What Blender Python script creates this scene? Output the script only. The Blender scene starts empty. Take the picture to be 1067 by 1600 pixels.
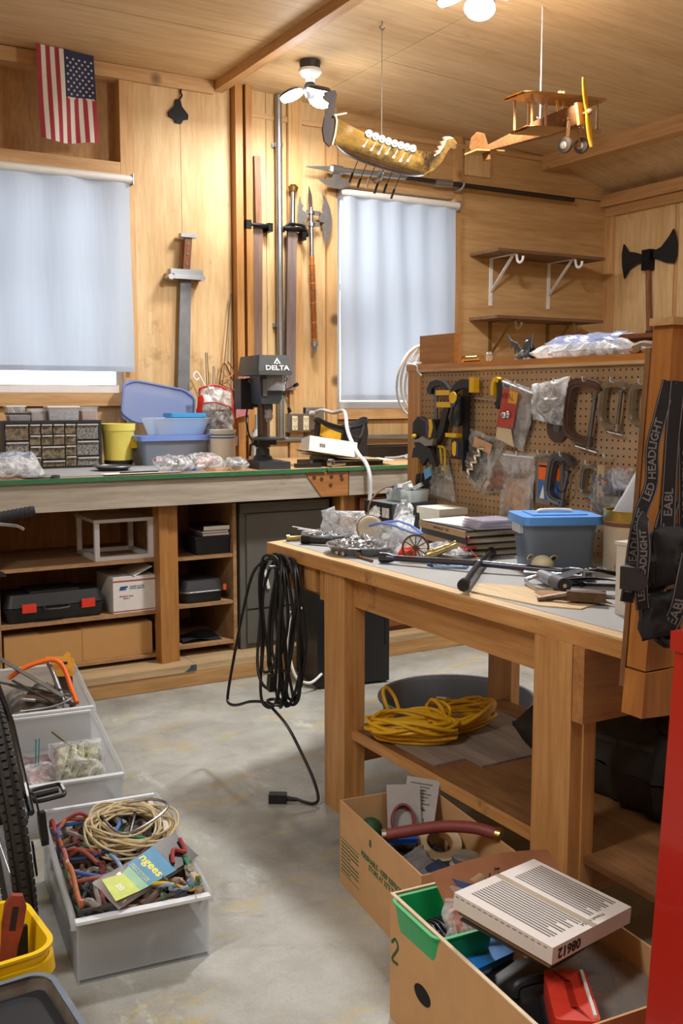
import bpy, bmesh, math, random
from mathutils import Vector, Matrix, Euler, noise
PI = math.pi
R = math.radians
random.seed(7)
COL = bpy.context.scene.collection


def lin(h):
    h = h.lstrip('#')
    o = []
    for i in (0, 2, 4):
        c = int(h[i:i + 2], 16) / 255
        o.append(c / 12.92 if c <= .04045 else ((c + .055) / 1.055) ** 2.4)
    return (*o, 1)


# ---------------------------------------------------------------- materials
MATS = {}


def _new(name):
    m = bpy.data.materials.new(name)
    m.use_nodes = True
    nt = m.node_tree
    return m, nt, nt.nodes['Principled BSDF'], nt.nodes['Material Output']


def _coord(nt, sc=(1, 1, 1)):
    tc = nt.nodes.new('ShaderNodeTexCoord')
    mp = nt.nodes.new('ShaderNodeMapping')
    mp.inputs['Scale'].default_value = sc
    nt.links.new(tc.outputs['Object'], mp.inputs['Vector'])
    return mp.outputs['Vector']


def _noise(nt, vec, scale, detail=4, rough=.6, dist=0):
    n = nt.nodes.new('ShaderNodeTexNoise')
    n.inputs['Scale'].default_value = scale
    n.inputs['Detail'].default_value = detail
    n.inputs['Roughness'].default_value = rough
    n.inputs['Distortion'].default_value = dist
    nt.links.new(vec, n.inputs['Vector'])
    return n.outputs['Fac']


def _ramp(nt, fac, stops):
    r = nt.nodes.new('ShaderNodeValToRGB')
    e = r.color_ramp.elements
    while len(e) < len(stops):
        e.new(.5)
    for el, (p, c) in zip(e, stops):
        el.position = p
        el.color = c if len(c) == 4 else (*c, 1)
    nt.links.new(fac, r.inputs['Fac'])
    return r.outputs['Color']


def _mix(nt, fac, a, b, mode='MIX'):
    m = nt.nodes.new('ShaderNodeMix')
    m.data_type = 'RGBA'
    m.blend_type = mode
    for k, v in ((0, fac), (6, a), (7, b)):
        if hasattr(v, 'is_output'):
            nt.links.new(v, m.inputs[k])
        else:
            m.inputs[k].default_value = v
    return m.outputs[2]


def _bump(nt, bsdf, h, strength, dist=.01):
    b = nt.nodes.new('ShaderNodeBump')
    b.inputs['Strength'].default_value = strength
    b.inputs['Distance'].default_value = dist
    nt.links.new(h, b.inputs['Height'])
    nt.links.new(b.outputs['Normal'], bsdf.inputs['Normal'])


def mat(name, col, rough=.5, metal=0, var=.12, scale=30, bump=0, col2=None, coat=0, spec=None):
    """painted / plastic / metal / cloth with a little mottling"""
    if name in MATS:
        return MATS[name]
    m, nt, b, out = _new(name)
    v = _coord(nt)
    f = _noise(nt, v, scale)
    c = lin(col)
    if col2:
        d = lin(col2)
        st = [(.38, c), (.62, d)]
    else:
        st = [(.3, tuple(x * (1 - var) for x in c[:3])), (.7, tuple(min(1, x * (1 + var)) for x in c[:3]))]
    nt.links.new(_ramp(nt, f, st), b.inputs['Base Color'])
    b.inputs['Roughness'].default_value = rough
    b.inputs['Metallic'].default_value = metal
    if spec is not None:
        b.inputs['Specular IOR Level'].default_value = spec
    if coat:
        b.inputs['Coat Weight'].default_value = coat
    if bump:
        _bump(nt, b, _noise(nt, v, scale * 3), bump)
    MATS[name] = m
    return m


def wood(name, light, dark, axis='z', scale=6, stretch=14, rough=.55, bump=.08, knots=0, stain=None, coat=0):
    """grain running along one axis; optional knots and grey-black stains"""
    if name in MATS:
        return MATS[name]
    m, nt, b, out = _new(name)
    s = [stretch, stretch, stretch]
    s['xyz'.index(axis)] = 1
    v = _coord(nt, tuple(q / stretch * scale for q in s))
    big = _noise(nt, v, 1.6, 3, .5, .6)
    fine = _noise(nt, v, 9, 5, .7)
    base = _ramp(nt, big, [(.25, lin(dark)), (.7, lin(light))])
    d = lin(dark)
    fr = _ramp(nt, fine, [(.35, tuple(x ** .5 * .8 for x in d[:3])), (.6, (1, 1, 1))])
    c = _mix(nt, .45, base, fr, 'MULTIPLY')
    v2 = _coord(nt)
    if knots:
        vo = nt.nodes.new('ShaderNodeTexVoronoi')
        vo.inputs['Scale'].default_value = knots
        nt.links.new(v2, vo.inputs['Vector'])
        k = _ramp(nt, vo.outputs['Distance'], [(.05, (1, 1, 1)), (.11, (0, 0, 0))])
        c = _mix(nt, k, c, tuple(x * .3 for x in d[:3]) + (1,))
    if stain:
        sn = _noise(nt, v2, stain[1], 6, .7)
        sf = _ramp(nt, sn, [(stain[2], (0, 0, 0)), (stain[2] + .15, (1, 1, 1))])
        c = _mix(nt, sf, c, lin(stain[0]))
    nt.links.new(c, b.inputs['Base Color'])
    b.inputs['Roughness'].default_value = rough
    if coat:
        b.inputs['Coat Weight'].default_value = coat
        b.inputs['Coat Roughness'].default_value = .25
    _bump(nt, b, fine, bump, .004)
    MATS[name] = m
    return m


def clear(name, col='#ffffff', solid=.3, rough=.15, milky=.0, crinkle=0):
    """thin clear or milky plastic: part see-through, part glossy film"""
    if name in MATS:
        return MATS[name]
    m, nt, b, out = _new(name)
    c = lin(col)
    b.inputs['Base Color'].default_value = c
    b.inputs['Roughness'].default_value = rough
    b.inputs['Specular IOR Level'].default_value = .8
    tr = nt.nodes.new('ShaderNodeBsdfTransparent')
    tr.inputs['Color'].default_value = tuple(.5 + .5 * x for x in c[:3]) + (1,)
    front = b.outputs['BSDF']
    if milky:
        tl = nt.nodes.new('ShaderNodeBsdfTranslucent')
        tl.inputs['Color'].default_value = c
        mx = nt.nodes.new('ShaderNodeMixShader')
        mx.inputs['Fac'].default_value = milky
        nt.links.new(b.outputs['BSDF'], mx.inputs[1])
        nt.links.new(tl.outputs['BSDF'], mx.inputs[2])
        front = mx.outputs['Shader']
    ms = nt.nodes.new('ShaderNodeMixShader')
    if crinkle:
        v = _coord(nt)
        f = _noise(nt, v, crinkle, 3, .6, 1.5)
        fr = _ramp(nt, f, [(.42, (solid * .5,) * 3), (.62, (min(1, solid * 1.9),) * 3)])
        nt.links.new(fr, ms.inputs['Fac'])
        _bump(nt, b, f, .8, .02)
    else:
        ms.inputs['Fac'].default_value = solid
    nt.links.new(tr.outputs['BSDF'], ms.inputs[1])
    nt.links.new(front, ms.inputs[2])
    nt.links.new(ms.outputs['Shader'], out.inputs['Surface'])
    MATS[name] = m
    return m


def emit(name, col, power):
    if name in MATS:
        return MATS[name]
    m, nt, b, out = _new(name)
    b.inputs['Base Color'].default_value = lin(col)
    b.inputs['Emission Color'].default_value = lin(col)
    b.inputs['Emission Strength'].default_value = power
    MATS[name] = m
    return m


# ---------------------------------------------------------------- mesh builder
def spline(pts, sub=6, closed=False):
    """Catmull-Rom through the points"""
    P = [Vector(p) for p in pts]
    n = len(P)
    out = []
    rng = range(n if closed else n - 1)
    for i in rng:
        if closed:
            a, b, c, d = P[(i - 1) % n], P[i], P[(i + 1) % n], P[(i + 2) % n]
        else:
            a, b, c, d = P[max(i - 1, 0)], P[i], P[i + 1], P[min(i + 2, n - 1)]
        for k in range(sub):
            t = k / sub
            out.append(.5 * ((2 * b) + (c - a) * t + (2 * a - 5 * b + 4 * c - d) * t * t + (3 * b - a - 3 * c + d) * t ** 3))
    if not closed:
        out.append(P[-1])
    return out


def frame(z, up=(0, 0, 1)):
    """matrix whose local z is the given direction"""
    z = Vector(z).normalized()
    u = Vector(up)
    if abs(z.dot(u.normalized())) > .98:
        u = Vector((0, 1, 0)) if abs(z.y) < .9 else Vector((1, 0, 0))
    x = u.cross(z).normalized()
    y = z.cross(x)
    return Matrix((x, y, z)).transposed().to_4x4()


def at(loc, M=None, rx=0, ry=0, rz=0):
    return Matrix.Translation(loc) @ (M if M is not None else Euler((rx, ry, rz)).to_matrix().to_4x4())


class MB:
    def __init__(s, M=None):
        s.bm = bmesh.new()
        s.mi = 0
        s.M = M

    def _v(s, p):
        p = Vector(p)
        return s.bm.verts.new(s.M @ p if s.M is not None else p)

    def _f(s, vs, smooth=False):
        try:
            f = s.bm.faces.new(vs)
        except ValueError:
            return None
        f.material_index = s.mi
        f.smooth = smooth
        return f

    def box(s, x0, x1, y0, y1, z0, z1, M=None):
        c = [(x, y, z) for z in (z0, z1) for y in (y0, y1) for x in (x0, x1)]
        v = [s._v(M @ Vector(p) if M is not None else p) for p in c]
        for f in ((0, 2, 3, 1), (4, 5, 7, 6), (0, 1, 5, 4), (2, 6, 7, 3), (0, 4, 6, 2), (1, 3, 7, 5)):
            s._f([v[i] for i in f])
        return s

    def bar(s, p0, p1, w, h, up=(0, 0, 1)):
        """square-section bar from p0 to p1; w across, h along up"""
        p0, p1 = Vector(p0), Vector(p1)
        M = Matrix.Translation(p0) @ frame(p1 - p0, up)
        return s.box(-w / 2, w / 2, -h / 2, h / 2, 0, (p1 - p0).length, M)

    def cyl(s, p0, p1, r0, r1=None, n=14, caps=True):
        p0, p1 = Vector(p0), Vector(p1)
        r1 = r0 if r1 is None else r1
        F = frame(p1 - p0)
        a, b = [], []
        for i in range(n):
            t = 2 * PI * i / n
            d = F @ Vector((math.cos(t), math.sin(t), 0))
            a.append(s._v(p0 + d * r0))
            b.append(s._v(p1 + d * r1))
        for i in range(n):
            j = (i + 1) % n
            s._f([a[i], a[j], b[j], b[i]], True)
        if caps:
            s._f(a[::-1])
            s._f(b)
        return s

    def tube(s, pts, r, n=8, closed=False, caps=True):
        P = [Vector(p) for p in pts]
        rs = r if isinstance(r, (list, tuple)) else [r] * len(P)
        rings = []
        m = len(P)
        x = None
        for i in range(m):
            a = P[(i - 1) % m] if (closed or i > 0) else P[i]
            b = P[(i + 1) % m] if (closed or i < m - 1) else P[i]
            d = b - a
            d = d.normalized() if d.length > 1e-9 else Vector((0, 0, 1))
            if x is None:
                x = frame(d).to_3x3() @ Vector((1, 0, 0))
            x = x - d * x.dot(d)
            x = x.normalized() if x.length > 1e-6 else frame(d).to_3x3() @ Vector((1, 0, 0))
            y = d.cross(x)
            rings.append([s._v(P[i] + (x * math.cos(2 * PI * k / n) + y * math.sin(2 * PI * k / n)) * rs[i]) for k in range(n)])
        for i in range(m if closed else m - 1):
            A, B = rings[i], rings[(i + 1) % m]
            for k in range(n):
                j = (k + 1) % n
                s._f([A[k], A[j], B[j], B[k]], True)
        if caps and not closed:
            s._f(rings[0][::-1])
            s._f(rings[-1])
        return s

    def lathe(s, prof, M=None, n=28, a0=0, a1=2 * PI):
        M = M if M is not None else Matrix()
        full = abs(a1 - a0 - 2 * PI) < 1e-6
        k = n if full else n + 1
        rings = []
        for i in range(k):
            t = a0 + (a1 - a0) * i / n
            rings.append([s._v(M @ Vector((r * math.cos(t), r * math.sin(t), z))) for r, z in prof])
        for i in range(n):
            A, B = rings[i], rings[(i + 1) % k]
            for j in range(len(prof) - 1):
                if prof[j][0] < 1e-6 and prof[j + 1][0] < 1e-6:
                    continue
                q = [A[j], B[j], B[j + 1], A[j + 1]]
                if prof[j][0] < 1e-6:
                    q = [A[j], B[j + 1], A[j + 1]]
                elif prof[j + 1][0] < 1e-6:
                    q = [A[j], B[j], A[j + 1]]
                s._f(q, True)
        return s

    def prism(s, poly, depth, M=None):
        """2-D outline in local xy, thickness depth along local z"""
        M = M if M is not None else Matrix()
        a = [s._v(M @ Vector((x, y, 0))) for x, y in poly]
        b = [s._v(M @ Vector((x, y, depth))) for x, y in poly]
        n = len(poly)
        s._f(a[::-1])
        s._f(b)
        for i in range(n):
            j = (i + 1) % n
            s._f([a[i], a[j], b[j], b[i]])
        return s

    def grid(s, fn, nu, nv, closed_u=False, smooth=True):
        V = [[s._v(fn(i / nu, j / nv)) for j in range(nv + 1)] for i in range(nu if closed_u else nu + 1)]
        for i in range(nu):
            for j in range(nv):
                k = (i + 1) % len(V)
                s._f([V[i][j], V[k][j], V[k][j + 1], V[i][j + 1]], smooth)
        return s

    def ball(s, c, r, nu=14, nv=8, M=None):
        r = (r, r, r) if not isinstance(r, (tuple, list)) else r
        M = M if M is not None else Matrix()
        prof = [(max(0, math.sin(PI * j / nv)), -math.cos(PI * j / nv)) for j in range(nv + 1)]
        prof[0] = (0, -1)
        prof[-1] = (0, 1)
        return s.lathe(prof, Matrix.Translation(c) @ M @ Matrix.Diagonal((*r, 1)), nu)

    def tub(s, w, d, h, t=.004, flare=0, corner=.02, M=None, z0=0, lip=0, seg=4, ring_only=False):
        """open container, w by d at the rim, narrower by flare at the base, rounded corners"""
        def ring(hw, hd, rr, z):
            o = []
            for cx, cy, a in ((1, 1, 0), (-1, 1, 1), (-1, -1, 2), (1, -1, 3)):
                for k in range(seg + 1):
                    q = PI / 2 * (a + k / seg)
                    o.append(Vector((cx * (hw - rr) + rr * math.cos(q), cy * (hd - rr) + rr * math.sin(q), z)))
            return [s._v(M @ p if M is not None else p) for p in o]
        hw, hd = w / 2, d / 2
        L = [ring(hw - flare, hd - flare, max(corner * .8, .001), z0), ring(hw, hd, corner, z0 + h - (lip * .8 if lip else 0))]
        if lip:
            L += [ring(hw + lip, hd + lip, corner + lip, z0 + h - lip * .8), ring(hw + lip, hd + lip, corner + lip, z0 + h)]
        if t < h:
            L += [ring(hw - t, hd - t, max(corner - t, .001), z0 + h), ring(hw - flare - t, hd - flare - t, max(corner * .8 - t, .001), z0 + t)]
        n = len(L[0])
        if ring_only:
            L.append(L[0])
        else:
            s._f(L[0][::-1])
            s._f(L[-1])
        for a, b in zip(L, L[1:]):
            for i in range(n):
                j = (i + 1) % n
                s._f([a[i], a[j], b[j], b[i]], corner > .015)
        return s

    def build(s, name, m, parent=None, bevel=0, seg=1, loc=None, angle=35, inv=None):
        bm = s.bm
        if inv is not None:
            bm.transform(inv)
        if bevel:
            es = [e for e in bm.edges if len(e.link_faces) == 2 and e.calc_face_angle(0) > R(50)]
            if es:
                bmesh.ops.bevel(bm, geom=es, offset=bevel, segments=seg, affect='EDGES', profile=.6, clamp_overlap=True)
        bmesh.ops.recalc_face_normals(bm, faces=bm.faces[:]) if len(bm.faces) < 60000 else None
        me = bpy.data.meshes.new(name)
        bm.to_mesh(me)
        bm.free()
        for q in (m if isinstance(m, (list, tuple)) else [m]):
            me.materials.append(q)
        try:
            me.set_sharp_from_angle(angle=R(angle))
        except Exception:
            pass
        o = bpy.data.objects.new(name, me)
        COL.objects.link(o)
        if parent is not None:
            o.parent = parent
        if loc is not None:
            o.location = loc
        return o


# ---------------------------------------------------------------- things, parts, copies
def tag(o, label, cat, group=None):
    o['label'] = label
    o['category'] = cat
    if group:
        o['group'] = group
    return o


def thing(name, label, cat, loc=(0, 0, 0), rz=0, group=None, rx=0, ry=0):
    o = bpy.data.objects.new(name, None)
    COL.objects.link(o)
    o.location = loc
    o.rotation_euler = (rx, ry, rz)
    o.empty_display_size = .05
    return tag(o, label, cat, group)


def mat_of(o):
    return Matrix.Translation(o.location) @ o.rotation_euler.to_matrix().to_4x4() @ Matrix.Diagonal((*o.scale, 1))


def islands(mb):
    """the loose pieces of a builder, each as a builder of its own"""
    bm = mb.bm
    seen, out = set(), []
    for f0 in bm.faces:
        if f0 in seen:
            continue
        st, isl = [f0], []
        seen.add(f0)
        while st:
            f = st.pop()
            isl.append(f)
            for v in f.verts:
                for g in v.link_faces:
                    if g not in seen:
                        seen.add(g)
                        st.append(g)
        n, mp = MB(), {}
        for f in isl:
            for v in f.verts:
                if v not in mp:
                    mp[v] = n.bm.verts.new(v.co)
            q = n.bm.faces.new([mp[v] for v in f.verts])
            q.material_index, q.smooth = f.material_index, f.smooth
        out.append(n)
    bm.free()
    return out


def part(root, name, mb, m, bevel=0, world=False, label=None, seg=1, angle=35, split=False):
    """a piece of a thing; world=True when the piece was drawn in room coordinates; split=True gives each loose piece its own mesh"""
    if split:
        return [part(root, name, q, m, bevel, world, label, seg, angle) for q in islands(mb)]
    inv = None
    if world:
        chain = Matrix()
        q = root
        while q is not None:
            chain = mat_of(q) @ chain
            q = q.parent
        inv = chain.inverted()
    o = mb.build(name, m, root, bevel, seg, inv=inv, angle=angle)
    if label:
        o['label'] = label
    return o


def solo(name, label, cat, mb, m, loc=(0, 0, 0), bevel=0, group=None, world=True, rz=0, seg=1, angle=35, rx=0, ry=0):
    """a thing that is one mesh; drawn in room coordinates unless world=False"""
    inv = Matrix.Translation(loc).inverted() if world else None
    o = mb.build(name, m, None, bevel, seg, loc, angle, inv)
    if not world:
        o.rotation_euler = (rx, ry, rz)
    return tag(o, label, cat, group)


def struct(name, mb, m, bevel=0, parent=None):
    o = mb.build(name, m, parent, bevel)
    if parent is None:
        o['kind'] = 'structure'
    return o


def dup(root, loc, rz=None, label=None, group=None, rot=None):
    r = root.copy()
    COL.objects.link(r)
    r.location = loc
    if rz is not None:
        r.rotation_euler.z = rz
    if rot is not None:
        r.rotation_euler = rot
    if label:
        r['label'] = label
    if group:
        r['group'] = group

    def kids(src, dst):
        for ch in list(src.children):
            c = ch.copy()
            COL.objects.link(c)
            c.parent = dst
            kids(ch, c)
    kids(root, r)
    return r


def letters(root, name, txt, m, size, M, depth=.0006, align='CENTER', bold=0, sx=1, sub=None):
    """raised lettering as a mesh lying in local xy of M"""
    cu = bpy.data.curves.new(name, 'FONT')
    cu.body = txt
    cu.size = size
    cu.align_x = align
    cu.align_y = 'CENTER'
    cu.extrude = depth
    cu.offset = bold
    cu.resolution_u = 2
    tmp = bpy.data.objects.new(name, cu)
    COL.objects.link(tmp)
    dg = bpy.context.evaluated_depsgraph_get()
    me = bpy.data.meshes.new_from_object(tmp.evaluated_get(dg))
    bpy.data.objects.remove(tmp)
    bpy.data.curves.remove(cu)
    me.transform(M @ Matrix.Diagonal((sx, 1, 1, 1)))
    me.name = name
    me.materials.clear()
    me.materials.append(m)
    o = bpy.data.objects.new(name, me)
    COL.objects.link(o)
    o.parent = root
    return o


def nz(p, s=1.0):
    return noise.noise(Vector(p) * s)


def pillow(w, h, t, seed=0, crumple=.01, nu=18, nv=18, M=None, taper=0, mb=None):
    """a filled bag lying in local xy, thickness t along z, crumpled"""
    mb = mb or MB()
    M = M if M is not None else Matrix()

    def f(sg):
        def g(u, v):
            e = (1 - (2 * u - 1) ** 4) * (1 - (2 * v - 1) ** 4)
            x = (u - .5) * w * (1 - taper * v)
            y = (v - .5) * h
            n = nz((x * 22 + seed * 9.1, y * 22, sg * 3 + seed), 1)
            n2 = nz((x * 60 + seed, y * 60 + 5, sg), 1)
            k = crumple * (n * 1.2 + n2 * .5)
            x += crumple * .8 * nz((y * 30, seed, 1)) * (abs(2 * u - 1))
            return M @ Vector((x, y, sg * (t / 2 * e ** .6) + k * (.3 + .7 * e)))
        return g
    mb.grid(f(1), nu, nv)
    mb.grid(f(-1), nu, nv)
    return mb
# ================================================================ palette
PLY = wood('plywood_pale', '#e2c393', '#cfa973', 'z', 5, 10, .55, .05, 0, ('#8a6a42', 2.6, .60))
PLYH = wood('plywood_orange', '#d2ac7a', '#bb9461', 'x', 4, 12, .55, .05, 0, ('#7d5630', 2.0, .68))
PLYD = wood('fibreboard_brown', '#bd9465', '#a98055', 'z', 5, 4, .75, .05)
CEILW = wood('ceiling_plywood', '#dcc096', '#cdad7f', 'x', 3, 10, .6, .04, 0, ('#93693a', 1.1, .62))
STUD = wood('stud_pine', '#dcb582', '#c4965e', 'z', 7, 16, .55, .08, 2.2)
STUDX = wood('stud_pine_flat', '#d9b383', '#c1955f', 'x', 7, 16, .55, .08, 2.2)
STUDY = wood('stud_pine_deep', '#d0a473', '#b58752', 'y', 7, 16, .55, .08, 2.2)
POST = wood('old_post_orange', '#c08c4e', '#9d6a34', 'z', 7, 16, .5, .08, 2.0)
WHITE = mat('white_paint', '#e6e6e4', .5, var=.03)
BLK = mat('black_plastic', '#17181a', .45, var=.2)
BLKM = mat('black_metal', '#1c1d20', .45, .6, var=.2)
STEEL = mat('bright_steel', '#b9bcc0', .28, 1, var=.08)
DSTEEL = mat('dull_steel', '#7d8084', .42, 1, var=.2, scale=14)
GALV = mat('galvanised_steel', '#a6abb0', .38, .9, var=.1, scale=12)
DARKGREY = mat('charcoal', '#2c2d30', .5, var=.15)
BRASS = mat('brass', '#b89a5c', .3, 1, var=.15)
CARD = mat('cardboard', '#c79c6c', .8, var=.06, scale=12)
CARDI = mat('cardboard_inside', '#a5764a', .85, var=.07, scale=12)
PAPER = mat('paper_white', '#e9e7e2', .75, var=.03)
RED = mat('red_paint', '#c4281c', .4, var=.06)
REDP = mat('red_plastic', '#d23a2a', .4, var=.08)
YEL = mat('yellow_plastic', '#e8bd1c', .4, var=.05)
ORG = mat('orange_paint', '#ef6a1b', .4, var=.05)
BLUE = mat('blue_plastic', '#2f7bd0', .4, var=.05)
GREEN = mat('green_plastic', '#1ba55e', .4, var=.05)
BAG = clear('clear_bag', '#f2f5f8', .3, .12, 0, 14)
BAG2 = clear('clear_bag_dense', '#eceff2', .5, .2, .3, 12)
FILM = clear('clear_film', '#f5f7f9', .22, .1)
TUBM = clear('milky_bin', '#f1f5f9', .48, .28, .6)
INK = mat('ink_black', '#1b1b1d', .7, var=.1)
INKG = mat('ink_green', '#1f5a38', .7, var=.1)

YW = 5.75      # back wall
XR = 5.65      # right wall

# ================================================================ camera
cam = bpy.data.cameras.new('camera')
cam.sensor_width = 36
cam.lens = 35.55
cam.clip_start = .05
co = bpy.data.objects.new('camera', cam)
COL.objects.link(co)
co.location = (0, 0, 1.45)
co.rotation_euler = (R(90 - 6.43), 0, R(-30))
sc = bpy.context.scene
sc.camera = co
sc.view_settings.view_transform = 'Standard'
sc.view_settings.look = 'None'
sc.view_settings.gamma = 1
sc.view_settings.exposure = .05
sc.cycles.use_denoising = True
sc.cycles.max_bounces = 10
sc.cycles.transparent_max_bounces = 24
sc.cycles.sample_clamp_indirect = 6
sc.cycles.caustics_reflective = False
sc.cycles.caustics_refractive = False

# ================================================================ floor
def floor_material():
    m, nt, b, out = _new('concrete_floor')
    v = _coord(nt)
    big = _noise(nt, v, 1.3, 5, .6, .5)
    med = _noise(nt, v, 6, 5, .65, .3)
    fine = _noise(nt, v, 130, 3, .6)
    c = _ramp(nt, big, [(.3, lin('#96968f')), (.5, lin('#adaea7')), (.72, lin('#c0c1ba'))])
    c = _mix(nt, .75, c, _ramp(nt, med, [(.3, (.66, .63, .58)), (.62, (1, 1, 1))]), 'MULTIPLY')
    dk = _ramp(nt, _noise(nt, v, 2.3, 8, .75, 1.2), [(.56, (0, 0, 0)), (.70, (.6, .6, .6))])
    c = _mix(nt, dk, c, lin('#7b7468'))
    # worn yellow paint flecks and pale plaster smears
    v2 = _coord(nt, (1, 2.2, 1))
    yl = _ramp(nt, _noise(nt, v2, 3.1, 7, .72), [(.55, (0, 0, 0)), (.64, (.75, .75, .75))])
    c = _mix(nt, yl, c, lin('#b8a673'))
    v3 = _coord(nt, (2.4, 1, 1))
    wh = _ramp(nt, _noise(nt, v3, 1.9, 7, .7), [(.60, (0, 0, 0)), (.68, (.8, .8, .8))])
    c = _mix(nt, wh, c, lin('#c6c8c2'))
    c = _mix(nt, .35, c, _ramp(nt, fine, [(.3, (.6, .6, .6)), (.7, (1, 1, 1))]), 'MULTIPLY')
    nt.links.new(c, b.inputs['Base Color'])
    b.inputs['Roughness'].default_value = .62
    _bump(nt, b, fine, .15, .003)
    return m


struct('floor', MB().box(-2.2, 5.7, -1.8, 5.9, -.1, 0), floor_material())

# ================================================================ walls
W1 = (.65, 1.88, 1.48, 2.66)
W2 = (3.29, 4.19, 1.38, 2.76)
w = MB()
for (x0, x1, z0, z1) in ((-2.2, W1[0], 0, 3.4), (W1[0], W1[1], 0, W1[2]), (W1[0], W1[1], W1[3], 3.4), (W1[1], W2[0], 0, 3.4),
                         (W2[0], W2[1], 0, W2[2]), (W2[0], W2[1], W2[3], 3.4), (W2[1], XR + .1, 0, 3.4)):
    w.box(x0, x1, 5.84, 5.92, z0, z1)
struct('wall_back', w, PLYD)
# inner lining boards of the back wall, one mesh per wood
w = MB()
w.box(1.953, 2.235, YW, 5.84, 0, 3.4).box(2.238, 2.552, YW + .001, 5.84, 0, 3.4)     # two pale sheets left of the posts
w.box(3.022, 3.20, YW + .004, 5.84, 0, 3.4)
w.box(2.66, 2.78, YW - .012, 5.84, 0, 3.3).box(2.784, 2.92, YW - .01, 5.84, 0, 3.3)
w.box(-2.2, 1.868, YW + .015, 5.84, 1.0, 1.40)
w.box(3.28, 4.3, YW + .01, 5.84, 1.0, 1.305)
struct('wall_back_lining', w, PLY)
w = MB()
w.box(4.262, 5.65, YW, 5.84, 0, 2.905).box(4.262, 5.65, YW + .003, 5.84, 2.912, 3.4)
w.box(3.29, 4.26, YW + .004, 5.84, 2.875, 3.4)
struct('wall_back_sheet', w, PLYH)
w = MB()
w.box(4.285, 4.50, YW - .012, YW, 2.965, 3.19)
struct('trim_1', w, PLY, .002)
w = MB()
w.box(2.555, 2.602, YW - .07, 5.84, 0, 3.3).box(2.615, 2.657, YW - .085, 5.84, 0, 3.3)
struct('trim_9', w, POST, .003)
w = MB()
for (x0, x1, y0) in ((1.872, 1.950, YW - .01), (2.925, 3.018, YW - .035),
                     (3.204, 3.278, YW - .02), (4.20, 4.258, YW - .018)):
    w.box(x0, x1, y0, 5.84, 0, 3.3)
struct('trim_2', w, STUD, .003)
w = MB()
w.box(-2.2, 1.87, YW - .012, 5.84, 2.69, 2.775)             # header over the left blind
w.box(3.281, 4.197, YW - .015, 5.84, 2.80, 2.87)            # header over the right blind
w.box(-2.2, 1.87, YW - .03, 5.84, 1.405, 1.478)             # left sill
w.box(3.281, 4.30, YW - .03, 5.84, 1.312, 1.378)            # right sill
w.box(3.26, 4.4, YW - .012, 5.84, 1.10, 1.165)
struct('trim_3', w, STUDX, .003)
w = MB()
w.box(-2.2, 2.44, YW - .03, YW + .09, 3.225, 3.30).box(2.66, 5.0, YW - .02, YW + .02, 3.13, 3.16, )
struct('trim_4', w, STUDX, .004)
# right wall
w = MB()
w.box(XR, XR + .1, -1.8, 5.92, 0, 3.4)
struct('wall_right', w, PLYH)
w = MB()
w.box(XR - .02, XR, 5.10, 5.66, 0, 2.80).box(XR - .02, XR, 3.9, 5.06, 0, 2.80)
struct('wall_right_lining', w, PLY)
w = MB()
w.box(XR - .05, XR, 5.66, YW, 0, 2.80).box(XR - .012, XR, 5.062, 5.098, 0, 2.8)
struct('trim_5', w, STUD, .003)
w = MB()
w.box(XR - .10, XR, 3.0, YW, 2.862, 2.945).box(XR - .06, XR, 3.0, YW, 2.795, 2.860)
struct('trim_6', w, STUDY, .004)
# walls behind and beside the photographer
struct('wall_left', MB().box(-2.2, -2.1, -1.8, 5.92, 0, 3.4), PLY)
struct('wall_front', MB().box(-2.2, XR + .1, -1.9, -1.8, 0, 3.4), PLY)

# ================================================================ ceiling
def cz(x):
    P = [(-2.3, 3.325), (2.5, 3.30), (5.02, 3.165), (5.8, 2.93)]
    for (a, za), (b, zb) in zip(P, P[1:]):
        if x <= b:
            return za + (zb - za) * (x - a) / (b - a)
    return P[-1][1]


w = MB()
g = .0035
for (x0, x1, y0, y1) in ((-2.3, 2.47, -1.9, 2.54), (-2.3, 2.47, 2.54, 4.98), (-2.3, 2.47, 4.98, 5.95), (2.47, 3.06, -1.9, 3.1), (2.47, 3.06, 3.1, 5.95),
                         (3.06, 5.02, -1.9, 2.4), (3.06, 5.02, 2.4, 4.84), (3.06, 5.02, 4.84, 5.95), (5.02, 5.8, -1.9, 5.95)):
    a, b = x0 + g, x1 - g
    v = [w._v(p) for p in ((a, y0 + g, cz(a)), (b, y0 + g, cz(b)), (b, y1 - g, cz(b)), (a, y1 - g, cz(a)))]
    u = [w._v(p) for p in ((a, y0 + g, cz(a) + .012), (b, y0 + g, cz(b) + .012), (b, y1 - g, cz(b) + .012), (a, y1 - g, cz(a) + .012))]
    w._f(v[::-1])
    w._f(u)
    for i in range(4):
        j = (i + 1) % 4
        w._f([v[i], v[j], u[j], u[i]])
struct('ceiling', w, CEILW)
struct('ceiling_backing', MB().box(-2.3, 5.9, -1.95, 5.98, 3.42, 3.46), PLYD)
struct('beam_1', MB().box(2.445, 2.505, -1.8, 5.82, 3.245, 3.30), STUDY, .004)
struct('beam_2', MB().box(4.97, 5.07, -1.8, YW, 3.065, 3.172), STUDY, .006)

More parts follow.
